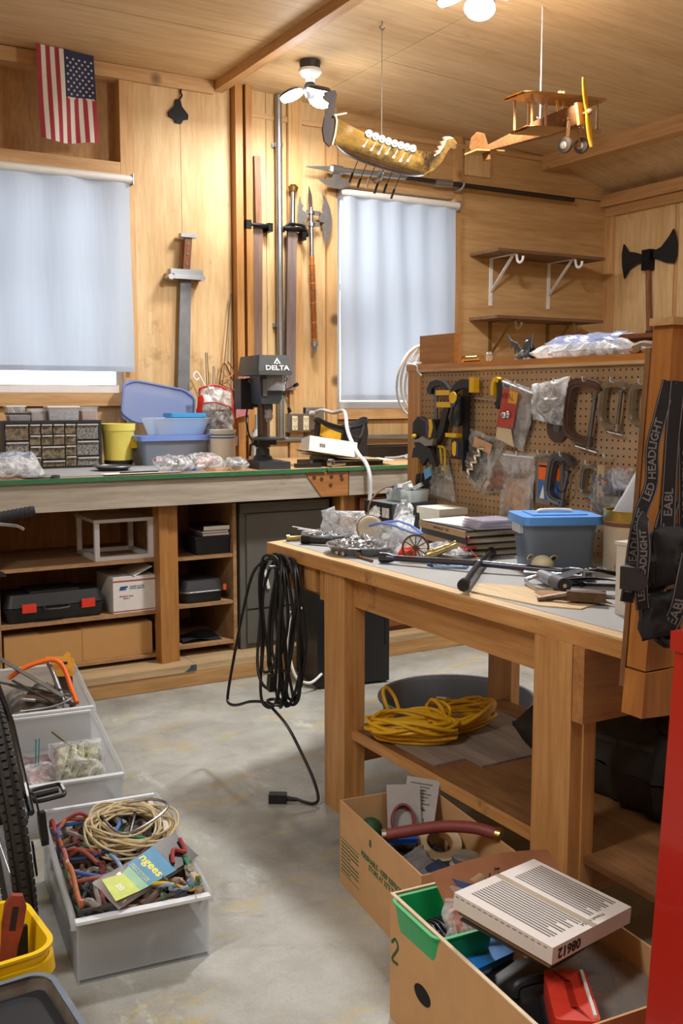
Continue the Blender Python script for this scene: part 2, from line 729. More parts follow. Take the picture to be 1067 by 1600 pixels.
# ================================================================ windows
GLASS = clear('window_glass', '#ffffff', .06, .02)
for i, (x0, x1, z0, z1) in enumerate((W1, W2)):
    w = MB()
    f = .045
    w.box(x0, x1, 5.80, 5.87, z0, z0 + f).box(x0, x1, 5.80, 5.87, z1 - f, z1)
    w.box(x0, x0 + f, 5.80, 5.87, z0 + f, z1 - f).box(x1 - f, x1, 5.80, 5.87, z0 + f, z1 - f)
    zm = (z0 + z1) / 2 + .1
    w.box(x0 + f, x1 - f, 5.815, 5.86, zm - .02, zm + .02)
    o = struct('window_%d' % (i + 1), w, WHITE, .004)
    p = MB().box(x0 + f, x1 - f, 5.838, 5.842, z0 + f, z1 - f).build('pane', GLASS, o)
# snowy brightness outside
wd = bpy.data.worlds.new('daylight')
sc.world = wd
wd.use_nodes = True
wd.node_tree.nodes['Background'].inputs['Color'].default_value = (.86, .93, 1, 1)
wd.node_tree.nodes['Background'].inputs['Strength'].default_value = SKY = 2.3


# ================================================================ roller blinds
def blind_material():
    m, nt, b, out = _new('blind_cloth')
    v = _coord(nt, (1, 1, .12))
    f = _noise(nt, v, 7, 3, .5)
    b.inputs['Base Color'].default_value = lin('#bfc9d6')
    b.inputs['Roughness'].default_value = .8
    tl = nt.nodes.new('ShaderNodeBsdfTranslucent')
    tl.inputs['Color'].default_value = lin('#c3cfe0')
    mx = nt.nodes.new('ShaderNodeMixShader')
    mx.inputs['Fac'].default_value = .32
    nt.links.new(b.outputs['BSDF'], mx.inputs[1])
    nt.links.new(tl.outputs['BSDF'], mx.inputs[2])
    nt.links.new(mx.outputs['Shader'], out.inputs['Surface'])
    _bump(nt, b, f, .25, .05)
    return m


BL = blind_material()


def blind(x0, x1, zt, zb, label, seed, drop=0):
    cx = (x0 + x1) / 2
    t = thing('roller_blind', label, 'blind', (cx, YW - .06, zb), 0, 'roller blinds over the windows')
    w = MB().cyl((x0 - .012, YW - .062, zt), (x1 + .012, YW - .062, zt + drop), .022, n=18)
    part(t, 'roller', w, WHITE, world=True)
    w = MB()

    def f(sg):
        def g(u, v):
            x = x0 + (x1 - x0) * u
            z = (zt - .005 + drop * u) * (1 - v) + zb * v
            fold = .014 * math.sin(u * 31 + seed + .8 * math.sin(v * 2 + seed)) * (.9 - .45 * v) + .012 * nz((u * 6 + seed, v * 2, 0))
            x += .010 * v * (u - .2)
            return Vector((x, YW - .058 + fold + .0008 * sg, z))
        return g
    w.grid(f(1), 60, 26)
    part(t, 'cloth', w, BL, world=True)
    w = MB()
    w.grid(lambda u, v: f(-2.5)(u, .972 + .028 * v), 60, 2)
    part(t, 'hem', w, BL, world=True)
    w = MB()
    for x in (x0 - .016, x1 + .012):
        w.box(x, x + .004, YW - .085, YW - .02, zt - .03, zt + .03)
    part(t, 'bracket', w, GALV, world=True, split=True)
    return t


blind(.55, 1.905, 2.675, 1.60, 'wide pale roller blind with an open strip of window below, over the parts drawers', .3)
blind(3.285, 4.185, 2.742, 1.435, 'narrow pale roller blind drawn nearly to the sill, right of the big wall axe', 2.1)

# ================================================================ lamps
LEDW = emit('led_white', '#ffffff', 45)


def lamp(name, label, x, y, power, rz):
    z = cz(x)
    t = thing(name, label, 'ceiling lamp', (x, y, z), rz, 'screw-in LED ceiling lamps')
    part(t, 'mount', MB().cyl((0, 0, 0), (0, 0, -.045), .058, .055, 24), DARKGREY, .003)
    part(t, 'socket', MB().lathe([(0, -.045), (.062, -.045), (.064, -.06), (.05, -.078), (.028, -.09), (.024, -.115), (0, -.115)]), WHITE)
    part(t, 'hub', MB().lathe([(0, -.113), (.022, -.114), (.034, -.135), (.036, -.165), (.022, -.195), (0, -.197)]), DARKGREY)
    for k in range(3):
        a = k * 2 * PI / 3
        M = Matrix.Rotation(a, 4, 'Z')
        w = MB(M @ at((.105, 0, -.172), ry=R(22)))
        w.lathe([(0, .014), (.055, .013), (.068, .004), (.068, -.003), (0, -.003)], n=24)
        h = part(t, 'led_head', w, DARKGREY)
        w = MB(M @ at((.105, 0, -.172), ry=R(22)))
        w.lathe([(0, -.004), (.060, -.004), (.066, -.012), (.06, -.022), (0, -.024)], n=24)
        part(h, 'diffuser', w, LEDW)
    L = bpy.data.lights.new('bulb_light', 'AREA')
    L.shape = 'DISK'
    L.size = .30
    L.energy = power
    L.color = (1, .985, .96)
    o = bpy.data.objects.new('bulb_light', L)
    COL.objects.link(o)
    o.location = (x, y, z - .215)
    L = bpy.data.lights.new('bulb_spill', 'POINT')
    L.energy = power * .42
    L.color = (1, .985, .96)
    L.shadow_soft_size = .12
    o = bpy.data.objects.new('bulb_spill', L)
    COL.objects.link(o)
    o.location = (x, y, z - .30)
    return t


lamp('ceiling_lamp', 'three-headed white LED lamp glaring on the ceiling above the wall swords', 2.745, 5.10, 19, .5)
lamp('ceiling_lamp', 'glaring LED lamp at the top of the view, between the hanging ship and biplane', 2.71, 3.57, 64, .75)


def fill_light(x, y, power, label):  # unseen ceiling fixture, added behind the camera to fill in the light
    z = cz(x)
    z -= .04
    t = thing('fill_light', label, 'ceiling lamp', (x, y, z), 0, 'fill lights added behind the photographer')
    part(t, 'housing', MB().box(-.65, .65, -.11, .11, -.06, 0), WHITE, .01)
    part(t, 'diffuser', MB().box(-.62, .62, -.09, .09, -.075, -.06), emit('fill_glow', '#ffffff', 3))
    L = bpy.data.lights.new('fill_area', 'AREA')
    L.shape = 'RECTANGLE'
    L.size, L.size_y = 1.2, .3
    L.energy = power
    L.color = (.97, .985, 1)
    o = bpy.data.objects.new('fill_area', L)
    COL.objects.link(o)
    o.location = (x, y, z - .09)


fill_light(-.9, 1.6, 60, 'added unseen fill light over the left side behind the photographer')
fill_light(.6, -.6, 30, 'added unseen fill light over the middle behind the photographer')
fill_light(3.9, .9, 30, 'added unseen fill light over the right side behind the photographer')
# ================================================================ things on the back wall
def WALL(y):
    """local xy -> x and z on the back wall; thickness comes towards the room"""
    return Matrix(((1, 0, 0, 0), (0, 0, -1, y), (0, 1, 0, 0), (0, 0, 0, 1)))


def RWALL(x):
    """local x -> towards the photographer along the right wall, y -> up"""
    return Matrix(((0, 0, -1, x), (-1, 0, 0, 0), (0, 1, 0, 0), (0, 0, 0, 1)))


def PEG(x):
    """same for the pegboard, which faces the left"""
    return RWALL(x)


def arc(cx, cy, r, a0, a1, n=10, ry=None):
    ry = r if ry is None else ry
    return [(cx + r * math.cos(R(a0 + (a1 - a0) * i / n)), cy + ry * math.sin(R(a0 + (a1 - a0) * i / n))) for i in range(n + 1)]


# ---- flag hung by its short edge from the ceiling trim
def flag():
    t = thing('flag', 'red white and blue striped cloth flag hanging high above the left blind', 'flag', (1.53, 5.62, 2.80))
    x0, x1, zt, zb = 1.385, 1.705, 3.30, 2.825
    fr = mat('flag_red', '#9c2f3c', .85, var=.06)
    fw = mat('flag_white', '#d8d3cb', .85, var=.03)
    fb = mat('flag_blue', '#2c3150', .85, var=.08)

    def S(u, v, o=0):
        return Vector((x0 + (x1 - x0) * u + .012 * v, 5.60 + .05 * u + .012 * math.sin(u * 9 + v * 3) * (.3 + v) - o, zt + (zb - zt) * v - .012 * math.sin(u * 5) * v))
    w = MB()
    N, K, cv = 13, 24, .53
    for i in range(N):
        for k in range(K):
            v0, v1 = k / K, (k + 1) / K
            canton = i >= 6 and v1 <= cv
            w.mi = 2 if canton else i % 2
            for h in range(2):
                ua, ub = (i + h / 2) / N, (i + (h + 1) / 2) / N
                w._f([w._v(S(ua, v0)), w._v(S(ub, v0)), w._v(S(ub, v1)), w._v(S(ua, v1))], True)
    bmesh.ops.remove_doubles(w.bm, verts=w.bm.verts[:], dist=.0004)
    part(t, 'cloth', w, [fr, fw, fb], world=True)
    w = MB()
    for c in range(9):
        rows = 6 if c % 2 == 0 else 5
        for k in range(rows):
            u = 6 / 13 + (7 / 13) * (c + 1) / 10
            v = .09 + (cv - .11) * ((k * 2 + (c % 2)) / 10)
            pts = []
            for q in range(10):
                a = PI / 2 + q * PI / 5
                rr = .0085 if q % 2 == 0 else .0036
                pts.append(w._v(S(u + rr * math.cos(a) / (x1 - x0), v - rr * math.sin(a) / (zt - zb), .0025)))
            w._f(pts)
    part(t, 'stars', w, fw, world=True)


flag()

# ---- flat black metal piece with a curled tail
t = thing('wall_plaque', 'small black metal plaque with a hooked tail on the pale wall sheet', 'ornament', (2.22, YW - .01, 3.03))
w = MB().prism([(2.205, 3.165), (2.235, 3.168), (2.245, 3.13), (2.283, 3.088), (2.280, 3.062), (2.252, 3.055), (2.238, 3.032), (2.205, 3.033),
                (2.193, 3.055), (2.162, 3.065), (2.160, 3.090), (2.198, 3.128)], .012, WALL(YW - .002))
part(t, 'plate', w, BLKM, .002, world=True)
part(t, 'hook', MB().tube(spline([(2.225, YW - .01, 3.16), (2.245, YW - .012, 3.19), (2.238, YW - .012, 3.21), (2.243, YW - .012, 3.236)]), .005), BLKM, world=True)


def sword_blade(w, x0, z0, x1, z1, wd0, wd1, y, th=.008, tip=.0):
    d = Vector((x1 - x0, z1 - z0))
    n = Vector((-d.y, d.x)).normalized()
    a, b = Vector((x0, z0)), Vector((x1, z1))
    P = [a + n * wd0 / 2, a - n * wd0 / 2, b - n * wd1 / 2, b - n * wd1 / 2 + d.normalized() * tip * .2, b + d.normalized() * tip, b + n * wd1 / 2] if tip else \
        [a + n * wd0 / 2, a - n * wd0 / 2, b - n * wd1 / 2, b + n * wd1 / 2]
    w.prism([tuple(p) for p in P], th, WALL(y))


# ---- short broad sword with riveted wooden grip
GRIP = wood('grip_wood', '#8e5530', '#6d3d20', 'z', 20, 6, .45)
t = thing('short_sword', 'broad steel sword with riveted wooden grip hanging left of the wall posts', 'sword', (2.22, YW - .03, 1.30))
w = MB()
sword_blade(w, 2.240, 2.165, 2.205, 1.28, .066, .078, YW - .03, .012)
part(t, 'blade', w, mat('grey_blade', '#77797b', .45, .35, var=.25, scale=9), .003, world=True)
w = MB().box(2.135, 2.335, YW - .075, YW - .018, 2.170, 2.198)
part(t, 'guard', w, GALV, .008, world=True)
w = MB().bar((2.238, YW - .045, 2.198), (2.255, YW - .045, 2.385), .043, .028, (0, 1, 0))
g = part(t, 'grip', w, GRIP, .006, world=True)
w = MB()
for k in range(3):
    z = 2.23 + k * .058
    w.cyl((2.242 + k * .005, YW - .062, z), (2.242 + k * .005, YW - .02, z), .007, n=12)
part(g, 'rivet', w, DSTEEL, world=True, split=True)
part(t, 'pommel', MB().box(2.205, 2.305, YW - .068, YW - .02, 2.383, 2.405), GALV, .006, world=True)
w = MB().box(2.15, 2.315, YW - .088, YW - .076, 2.140, 2.168)
for x in (2.132, 2.325):
    w.cyl((x, YW - .09, 2.150), (x, YW, 2.150), .017, n=16)
part(t, 'wall_clip', w, STEEL, .002, world=True)

# ---- two long swords in brown sheaths held by black clips
SHEATH = wood('sheath_brown', '#8a6f63', '#705548', 'z', 5, 14, .5)
t = thing('long_sword', 'long brown-sheathed sword with flat wooden hilt, left of the grey pipe', 'sword', (2.70, YW - .05, 1.5))
w = MB()
sword_blade(w, 2.705, 2.475, 2.690, 1.50, .062, .066, YW - .03, .022)
part(t, 'sheath', w, SHEATH, .005, world=True)
w = MB().bar((2.706, YW - .05, 2.50), (2.700, YW - .05, 2.895), .04, .03, (0, 1, 0))
part(t, 'grip', w, wood('hilt_wood', '#a57a5a', '#835b40', 'z', 8, 10, .5), .006, world=True)
w = MB().grid(lambda u, v: Vector((2.70 + (.075 * math.cos(2 * PI * u)) * (1 - .15 * math.cos(2 * PI * v)), YW - .06 - .022 * math.sin(2 * PI * u) + .014 * math.cos(2 * PI * v), 2.487 + .012 * math.sin(2 * PI * v))), 24, 8, closed_u=True)
part(t, 'guard', w, BLKM, world=True)
w = MB().box(2.612, 2.645, YW - .09, YW - .015, 2.462, 2.512).box(2.758, 2.788, YW - .09, YW - .01, 2.455, 2.505).box(2.63, 2.77, YW - .03, YW - .012, 2.47, 2.50)
part(t, 'wall_clip', w, BLKM, .004, world=True)

t = thing('long_sword', 'long sheathed sword with thin metal hilt and round pommel, right of the grey pipe', 'sword', (2.93, YW - .06, 1.5))
w = MB()
sword_blade(w, 2.930, 2.47, 2.912, 1.50, .06, .066, YW - .05, .022)
part(t, 'sheath', w, wood('sheath_grey', '#8b7d7a', '#75625c', 'z', 5, 14, .45), .005, world=True)
w = MB().cyl((2.932, YW - .065, 2.50), (2.938, YW - .065, 2.715), .018, .014)
part(t, 'grip', w, STEEL, world=True)
part(t, 'pommel', MB().cyl((2.938, YW - .065, 2.71), (2.939, YW - .065, 2.735), .028, .033, 18).cyl((2.939, YW - .065, 2.735), (2.94, YW - .065, 2.75), .033, .022, 18), BRASS, .003, world=True)
w = MB().grid(lambda u, v: Vector((2.935 + (.072 * math.cos(2 * PI * u)) * (1 - .15 * math.cos(2 * PI * v)), YW - .08 - .022 * math.sin(2 * PI * u) + .014 * math.cos(2 * PI * v), 2.483 + .012 * math.sin(2 * PI * v))), 24, 8, closed_u=True)
part(t, 'guard', w, BLKM, world=True)
w = MB().tube(spline([(2.86, YW - .08, 2.46), (2.89, YW - .09, 2.505), (2.95, YW - .09, 2.51), (3.00, YW - .09, 2.50), (3.03, YW - .08, 2.445)]), .009)
w.box(2.985, 3.012, YW - .10, YW - .04, 2.42, 2.47)
part(t, 'wall_clip', w, BLKM, .002, world=True)

# ---- great double axe
t = thing('battle_axe', 'ornate double-bladed steel axe with leather-wrapped shaft beside the narrow blind', 'axe', (3.08, YW - .05, 1.74))
PLATE = mat('axe_steel', '#b4b7ba', .35, .9, var=.12, scale=25)
w = MB()
w.prism([(3.150, 2.728), (3.180, 2.69), (3.205, 2.64), (3.220, 2.575), (3.215, 2.50), (3.200, 2.45), (3.172, 2.40), (3.168, 2.46), (3.155, 2.505), (3.150, 2.525), (3.165, 2.545),
         (3.135, 2.548), (3.128, 2.575), (3.132, 2.605), (3.160, 2.605), (3.150, 2.625), (3.160, 2.665)], .008, WALL(YW - .045))
w.prism([(2.995, 2.69), (3.003, 2.65), (3.02, 2.635), (3.005, 2.61), (3.03, 2.60), (3.045, 2.575), (3.035, 2.548), (3.012, 2.535), (3.02, 2.51), (3.005, 2.49), (3.003, 2.44), (2.985, 2.50), (2.978, 2.57), (2.982, 2.63)], .008, WALL(YW - .045))
w.box(3.04, 3.135, YW - .053, YW - .047, 2.585, 2.612).box(3.045, 3.13, YW - .053, YW - .047, 2.515, 2.545)
part(t, 'blade', w, PLATE, .002, world=True)
w = MB().prism([(3.062, 2.625), (3.055, 2.68), (3.058, 2.755), (3.076, 2.70), (3.080, 2.625)], .012, WALL(YW - .043))
part(t, 'spike', w, STEEL, .003, world=True)
w = MB().cyl((3.070, YW - .05, 2.63), (3.076, YW - .05, 2.33), .013).cyl((3.07, YW - .05, 2.605), (3.07, YW - .05, 2.59), .024).cyl((3.073, YW - .05, 2.535), (3.073, YW - .05, 2.515), .026)
part(t, 'socket', w, STEEL, world=True)
w = MB().cyl((3.076, YW - .05, 2.335), (3.093, YW - .05, 1.80), .0155)
for k in range(34):
    f = .1 + .85 * k / 34
    p, q = Vector((3.076, YW - .05, 2.335)).lerp(Vector((3.093, YW - .05, 1.80)), f), Vector((3.076, YW - .05, 2.335)).lerp(Vector((3.093, YW - .05, 1.80)), f + .010)
    if k % 9 != 8:
        w.cyl(p, q, .0195, n=12)
part(t, 'shaft', w, mat('leather_wrap', '#a4622c', .5, var=.2), world=True)
w = MB().cyl((3.093, YW - .05, 1.805), (3.094, YW - .05, 1.775), .023).cyl((3.094, YW - .05, 1.775), (3.095, YW - .05, 1.74), .016, .011)
part(t, 'pommel', w, GALV, .003, world=True)

# ---- long halberd lying along the top of the right window
t = thing('halberd', 'long halberd with steel spike and black pole lying level above the narrow blind', 'polearm', (4.1, YW - .08, 2.80))
y = YW - .09
w = MB().prism([(3.02, 2.865), (3.20, 2.885), (3.20, 2.852), (3.02, 2.861)], .014, WALL(y + .007))
part(t, 'spike', w, GALV, .003, world=True)
w = MB().prism([(3.215, 2.85), (3.255, 2.85), (3.262, 2.825), (3.30, 2.805), (3.35, 2.81), (3.32, 2.775), (3.26, 2.752), (3.20, 2.755), (3.14, 2.775), (3.105, 2.795), (3.16, 2.803), (3.205, 2.82)], .010, WALL(y + .005))
part(t, 'axe_blade', w, PLATE, .002, world=True)
w = MB().cyl((3.195, y, 2.867), (3.275, y, 2.868), .03, .026).cyl((3.275, y, 2.868), (3.76, y, 2.878), .019, .017)
w.cyl((3.98, y, 2.868), (4.115, y, 2.872), .024)
part(t, 'socket', w, GALV, world=True)
w = MB().cyl((3.75, y, 2.873), (5.20, y, 2.870), .0165)
part(t, 'pole', w, mat('pole_black', '#2a2019', .5), world=True)
w = MB()
for x in (3.55, 4.19):
    w.tube(spline([(x, YW, 2.90), (x, y - .03, 2.885), (x, y - .035, 2.86), (x, y, 2.842), (x, YW, 2.845)]), .008)
part(t, 'wall_hook', w, GALV, world=True, split=True)

# ---- electrical runs
t = thing('conduit_pipe', 'grey upright steel conduit running from ceiling to bench between the sheathed swords', 'pipe', (2.85, YW - .05, 1.2))
part(t, 'pipe', MB().cyl((2.853, YW - .05, 1.20), (2.85, YW - .05, 3.27), .0205, n=18), GALV, world=True)
w = MB()
for z in (2.98, 1.9):
    w = MB().box(2.818, 2.884, YW - .03, YW - .008, z - .012, z + .012).cyl((2.851, YW - .05, z - .012), (2.851, YW - .05, z + .012), .0235, n=18)
    part(t, 'strap', w, GALV, world=True)
t = thing('conduit_pipe', 'grey level steel conduit low on the wall behind the drill and tool bag', 'pipe', (3.3, YW - .03, 1.17))
part(t, 'pipe', MB().cyl((2.45, YW - .032, 1.192), (4.32, YW - .032, 1.186), .020, n=18), GALV, world=True)
w = MB()
for x in (2.55, 3.35, 4.1):
    w.box(x - .012, x + .012, YW - .056, YW - .008, 1.16, 1.218)
part(t, 'strap', w, GALV, world=True, split=True)


def outlet(x0, x1, z0, z1, label, gang):
    cx = (x0 + x1) / 2
    t = thing('outlet_box', label, 'outlet', (cx, YW, z0), 0, 'metal outlet boxes on the back wall')
    part(t, 'box', MB().box(x0, x1, YW - .06, YW - .005, z0, z1), GALV, .006, world=True)
    part(t, 'cover_plate', MB().box(x0 + .004, x1 - .004, YW - .066, YW - .06, z0 + .004, z1 - .004), STEEL, .003, world=True)
    for k in range(gang):
        xc = x0 + (x1 - x0) * (k + .5) / gang
        w = MB().box(xc - .019, xc + .019, YW - .072, YW - .066, z0 + .014, z1 - .014)
        s = part(t, 'receptacle', w, mat('receptacle_ivory', '#e0d6b6', .4), .004, world=True)
        w = MB()
        for zc in (z0 + (z1 - z0) * .3, z0 + (z1 - z0) * .7):
            w.box(xc - .009, xc - .006, YW - .0735, YW - .072, zc - .006, zc + .008).box(xc + .006, xc + .009, YW - .0735, YW - .072, zc - .006, zc + .008)
            w.cyl((xc, YW - .0735, zc - .012), (xc, YW - .072, zc - .012), .003, n=8)
        part(s, 'slots', w, BLK, world=True)
    return t


t = outlet(2.59, 2.75, 1.215, 1.345, 'metal outlet box behind the drill press column, a dark plug in it', 2)
part(t, 'plug', MB().cyl((2.66, YW - .072, 1.245), (2.66, YW - .12, 1.24), .02, .014).tube(spline([(2.66, YW - .12, 1.24), (2.665, YW - .14, 1.2), (2.69, YW - .14, 1.14), (2.68, YW - .12, 1.10)]), .005), BLK, world=True)
t = outlet(2.90, 3.06, 1.235, 1.352, 'metal outlet box right of the drill press with the thick grey cord plugged in', 2)
part(t, 'junction_box', MB().box(3.03, 3.16, YW - .05, YW - .006, 1.25, 1.39), GALV, .005, world=True)

# ---- bent wires hanging by the posts
WIRE = mat('dull_wire', '#7b736b', .4, .9)
def wirething(name, label, pts, r, m, group=None):
    P = [Vector(p) for p in pts]
    zb = min(p.z for p in P)
    c = sum(P, Vector()) / len(P)
    return solo(name, label, 'wire', MB().tube(P, r, 6), m, (c.x, c.y, zb), group=group)


wirething('bent_wire', 'tall narrow loop of bent wire leaning in the corner of the wall post', spline([(2.40, 5.66, 1.14), (2.47, 5.70, 1.62), (2.525, 5.72, 2.03), (2.535, 5.72, 2.03), (2.52, 5.71, 1.62), (2.50, 5.68, 1.3), (2.44, 5.68, 1.15)]), .003, WIRE, 'bent wires by the post')
wirething('bent_wire', 'copper-coloured crossed wire hanger behind the red bag', spline([(2.44, 5.70, 1.53), (2.47, 5.70, 1.66), (2.53, 5.71, 1.56), (2.55, 5.70, 1.50), (2.45, 5.71, 1.54), (2.535, 5.70, 1.60), (2.50, 5.71, 1.67)], 5), .004, mat('copper_wire', '#a0613f', .4, .8), 'bent wires by the post')
wirething('bent_wire', 'pair of short upright rods standing behind the red bag', [(2.36, 5.68, 1.12), (2.352, 5.70, 1.72), (2.362, 5.70, 1.72), (2.385, 5.69, 1.2), (2.40, 5.70, 1.64), (2.41, 5.70, 1.63), (2.42, 5.69, 1.15)], .003, WIRE, 'bent wires by the post')
wirething('bent_wire', 'white wire hook with an eye at its top behind the tilted tub lid', spline([(2.42, 5.64, 1.30), (2.36, 5.66, 1.46), (2.30, 5.68, 1.59), (2.275, 5.68, 1.60), (2.265, 5.68, 1.575), (2.285, 5.68, 1.555), (2.30, 5.68, 1.57)], 5), .005, WHITE, 'bent wires by the post')
solo('plastic_tag', 'small grey and pink plastic tool hanging by the bent wires', 'tool', MB().prism([(2.515, 1.33), (2.60, 1.35), (2.615, 1.56), (2.575, 1.60), (2.55, 1.5), (2.52, 1.46)], .012, WALL(5.64)), mat('pinkish', '#b8777b', .5), (2.56, 5.64, 1.33), .002)

# ---- two plank shelves on brackets at the right
SHELFW = wood('shelf_plank', '#8a6a4c', '#6c4f36', 'x', 6, 12, .7)
def plank_shelf(z, label, bm, hooked):
    t = thing('wall_shelf', label, 'shelf', (4.83, YW - .15, z - .32))
    part(t, 'board', MB().box(4.345, 5.31, 5.44, YW, z, z + .02), SHELFW, .003, world=True)
    for x in (4.53, 5.06):
        w = MB()
        w.box(x - .014, x + .014, YW - .006, YW, z - .33, z - .001).box(x - .014, x + .014, 5.475, YW - .006, z - .006, z - .001)
        w.bar((x, YW - .004, z - .235), (x, 5.51, z - .008), .022, .007, (0, 1, 1))
        for q in (.31, .26, .12):
            w.cyl((x, YW - .010, z - q), (x, YW - .006, z - q), .005, n=8)
        if hooked:
            w.tube(spline([(x, 5.475, z - .004), (x, 5.462, z - .05), (x, 5.435, z - .065), (x, 5.41, z - .05), (x, 5.405, z - .025)]), .009, 8)
        part(t, 'bracket', w, bm, .001, world=True)
    return t


plank_shelf(2.425, 'upper plank shelf on two white hooked brackets, right of the narrow blind', WHITE, True)
plank_shelf(1.985, 'lower plank shelf on dull brass brackets below the white-bracketed one', mat('dull_brass', '#8d7344', .5, .6), True)

# ---- right wall
t = thing('double_axe', 'black double-bitted axe with wooden handle on the right-hand wall sheet', 'axe', (XR - .05, 5.25, 1.75))
M = RWALL(XR - .035)
c = -5.315
w = MB().prism([(c - .05, 2.475), (c - .12, 2.50), (c - .19, 2.515), (c - .24, 2.575), (c - .255, 2.50), (c - .25, 2.42), (c - .225, 2.325), (c - .18, 2.385), (c - .11, 2.415), (c - .05, 2.425)], .014, M)
w.prism([(c + .05, 2.49), (c + .12, 2.51), (c + .19, 2.575), (c + .225, 2.62), (c + .255, 2.53), (c + .255, 2.44), (c + .235, 2.385), (c + .17, 2.395), (c + .11, 2.42), (c + .05, 2.44)], .014, M)
part(t, 'blade', w, mat('axe_black', '#202226', .5, .3, var=.2, scale=12), .003, world=True)
w = MB().box(XR - .075, XR - .02, 5.315 - .042, 5.315 + .035, 2.36, 2.505)
part(t, 'eye', w, BLKM, .012, world=True)
w = MB().tube([(XR - .045, 5.315, 2.50), (XR - .045, 5.30, 2.2), (XR - .045, 5.265, 1.72)], [.019, .02, .022], 10)
part(t, 'handle', w, wood('axe_handle', '#9a5f38', '#744325', 'z', 9, 9, .5), world=True)
part(t, 'grip', MB().tube([(XR - .045, 5.283, 1.93), (XR - .045, 5.2645, 1.71)], .0255, 10), BLK, world=True)

t = thing('corner_shelf', 'low reddish wooden shelf unit with a pale front strip in the right corner', 'shelf', (5.5, 5.2, 1.62))
w = MB().box(5.335, 5.63, 4.5, 5.74, 1.865, 1.895).box(5.34, 5.63, 4.5, 5.74, 1.60, 1.62).box(5.335, 5.63, 5.715, 5.74, 1.62, 1.865)
part(t, 'case', w, wood('shelf_red', '#8a5230', '#6b3c22', 'y', 6, 12, .5), .002, world=True)
part(t, 'edge_strip', MB().box(5.325, 5.40, 5.17, 5.74, 1.896, 1.905), WHITE, .001, world=True)
solo('metal_plate', 'small grey metal plate standing on the corner shelf at the picture edge', 'plate', MB().box(5.4, 5.41, 4.86, 5.02, 1.897, 1.99), GALV, (5.405, 4.94, 1.896), .002)
# ================================================================ the long bench under the windows
BW = wood('bench_weathered', '#bcb3a4', '#988d7d', 'x', 6, 14, .75, .1, 2.5, ('#5d5348', 3.2, .60))
SHEETB = wood('bench_ply', '#cda878', '#b98f5e', 'x', 5, 10, .6)
PB = wood('particle_board', '#b08a60', '#977350', 'x', 9, 3, .8)
DARKW = wood('cubby_back', '#cda57c', '#b28a63', 'z', 5, 6, .8)
t = thing('workbench', 'long built-in bench with grey weathered front board under the two windows', 'workbench', (1.6, 5.2, 0))
w = MB()
w.box(-1.8, 2.62, 4.715, 5.655, 1.064, 1.078).box(2.63, 4.35, 4.715, 5.655, 1.064, 1.078)
part(t, 'top', w, SHEETB, .002, world=True, split=True)
w = MB().box(-1.8, 2.62, 4.705, 4.716, 1.058, 1.079).box(2.632, 4.35, 4.705, 4.716, 1.060, 1.079)
part(t, 'green_edge', w, mat('green_lino', '#2f6b46', .6, var=.15, scale=40), .002, world=True, label='worn green edging strip')
w = MB().box(-1.8, 2.765, 4.722, 4.765, .922, 1.058).box(2.775, 4.35, 4.724, 4.765, .925, 1.058)
part(t, 'front_board', w, BW, .004, world=True, label='grey weathered front board', split=True)
w = MB().prism([(2.50, 1.056), (2.765, 1.056), (2.765, .926), (2.60, .926)], .006, WALL(4.722))
g = part(t, 'splice_plate', w, wood('splice', '#b27b46', '#925f31', 'x', 6, 10, .6, .08, 3), .001, world=True)
for (x, z) in ((2.555, 1.03), (2.60, 1.02), (2.66, 1.03), (2.72, 1.035), (2.725, 1.015), (2.655, .985)):
    part(g, 'knot', MB().cyl((x, 4.714, z), (x, 4.717, z), .011, n=10), mat('knot', '#4d2c16', .7), world=True)
for x in (1.715, 2.755, 4.2):
    part(t, 'post', MB().box(x, x + .045, 4.79, 4.88, .112, .925), POST, .003, world=True)
    part(t, 'post', MB().box(x + .046, x + .10, 4.80, 4.88, .112, .925), POST, .003, world=True)
w = MB().box(-1.8, 4.35, 5.58, 5.655, .92, 1.064)
part(t, 'ledger', w, STUDX, world=True)

# plinth
PL = wood('plinth_pine', '#c99f6b', '#a97c48', 'x', 6, 14, .6, .08, 2.0)
w = MB().box(-1.8, 4.4, 4.70, 4.738, .002, .076)
struct('baseboard_back', w, PL, .003)
w = MB().box(-1.8, 1.862, 4.695, 4.98, .077, .111).box(1.866, 4.4, 4.70, 4.98, .077, .110).box(-1.8, 4.4, 4.985, 5.7, .077, .108)
struct('trim_7', w, wood('plank_pale', '#c9b08a', '#a98e66', 'x', 6, 14, .65, .08, 2.0), .003)
struct('trim_8', MB().prism([(1.80, .080), (1.862, .080), (1.862, .1115), (1.835, .1115), (1.825, .095)], .001, WALL(4.6945)), mat('blue_smear', '#3c4a5c', .7))

# ================================================================ open shelf units
def shelf_unit(name, label, x0, x1, zs, y0=4.86, z1=.90):
    t = thing(name, label, 'shelf unit', ((x0 + x1) / 2, 5.1, .112))
    for (a, b) in ((x0, x0 + .02), (x1 - .02, x1)):
        part(t, 'side_panel', MB().box(a, b, y0, 5.5, .112, z1), PB, .002, world=True)
    for z in zs:
        part(t, 'shelf', MB().box(x0 + .021, x1 - .021, y0 + .004, 5.49, z - .018, z), PB, .002, world=True)
    part(t, 'back_panel', MB().box(x0 + .021, x1 - .021, 5.491, 5.50, .112, z1), DARKW, world=True)
    return t


shelf_unit('shelf_unit', 'wide open shelf unit under the bench holding the black case and boxes', .93, 1.76, (.645, .375, .150))
shelf_unit('shelf_unit', 'narrow open shelf unit under the bench between wooden post and grey cabinet', 1.80, 2.165, (.635, .385, .170))

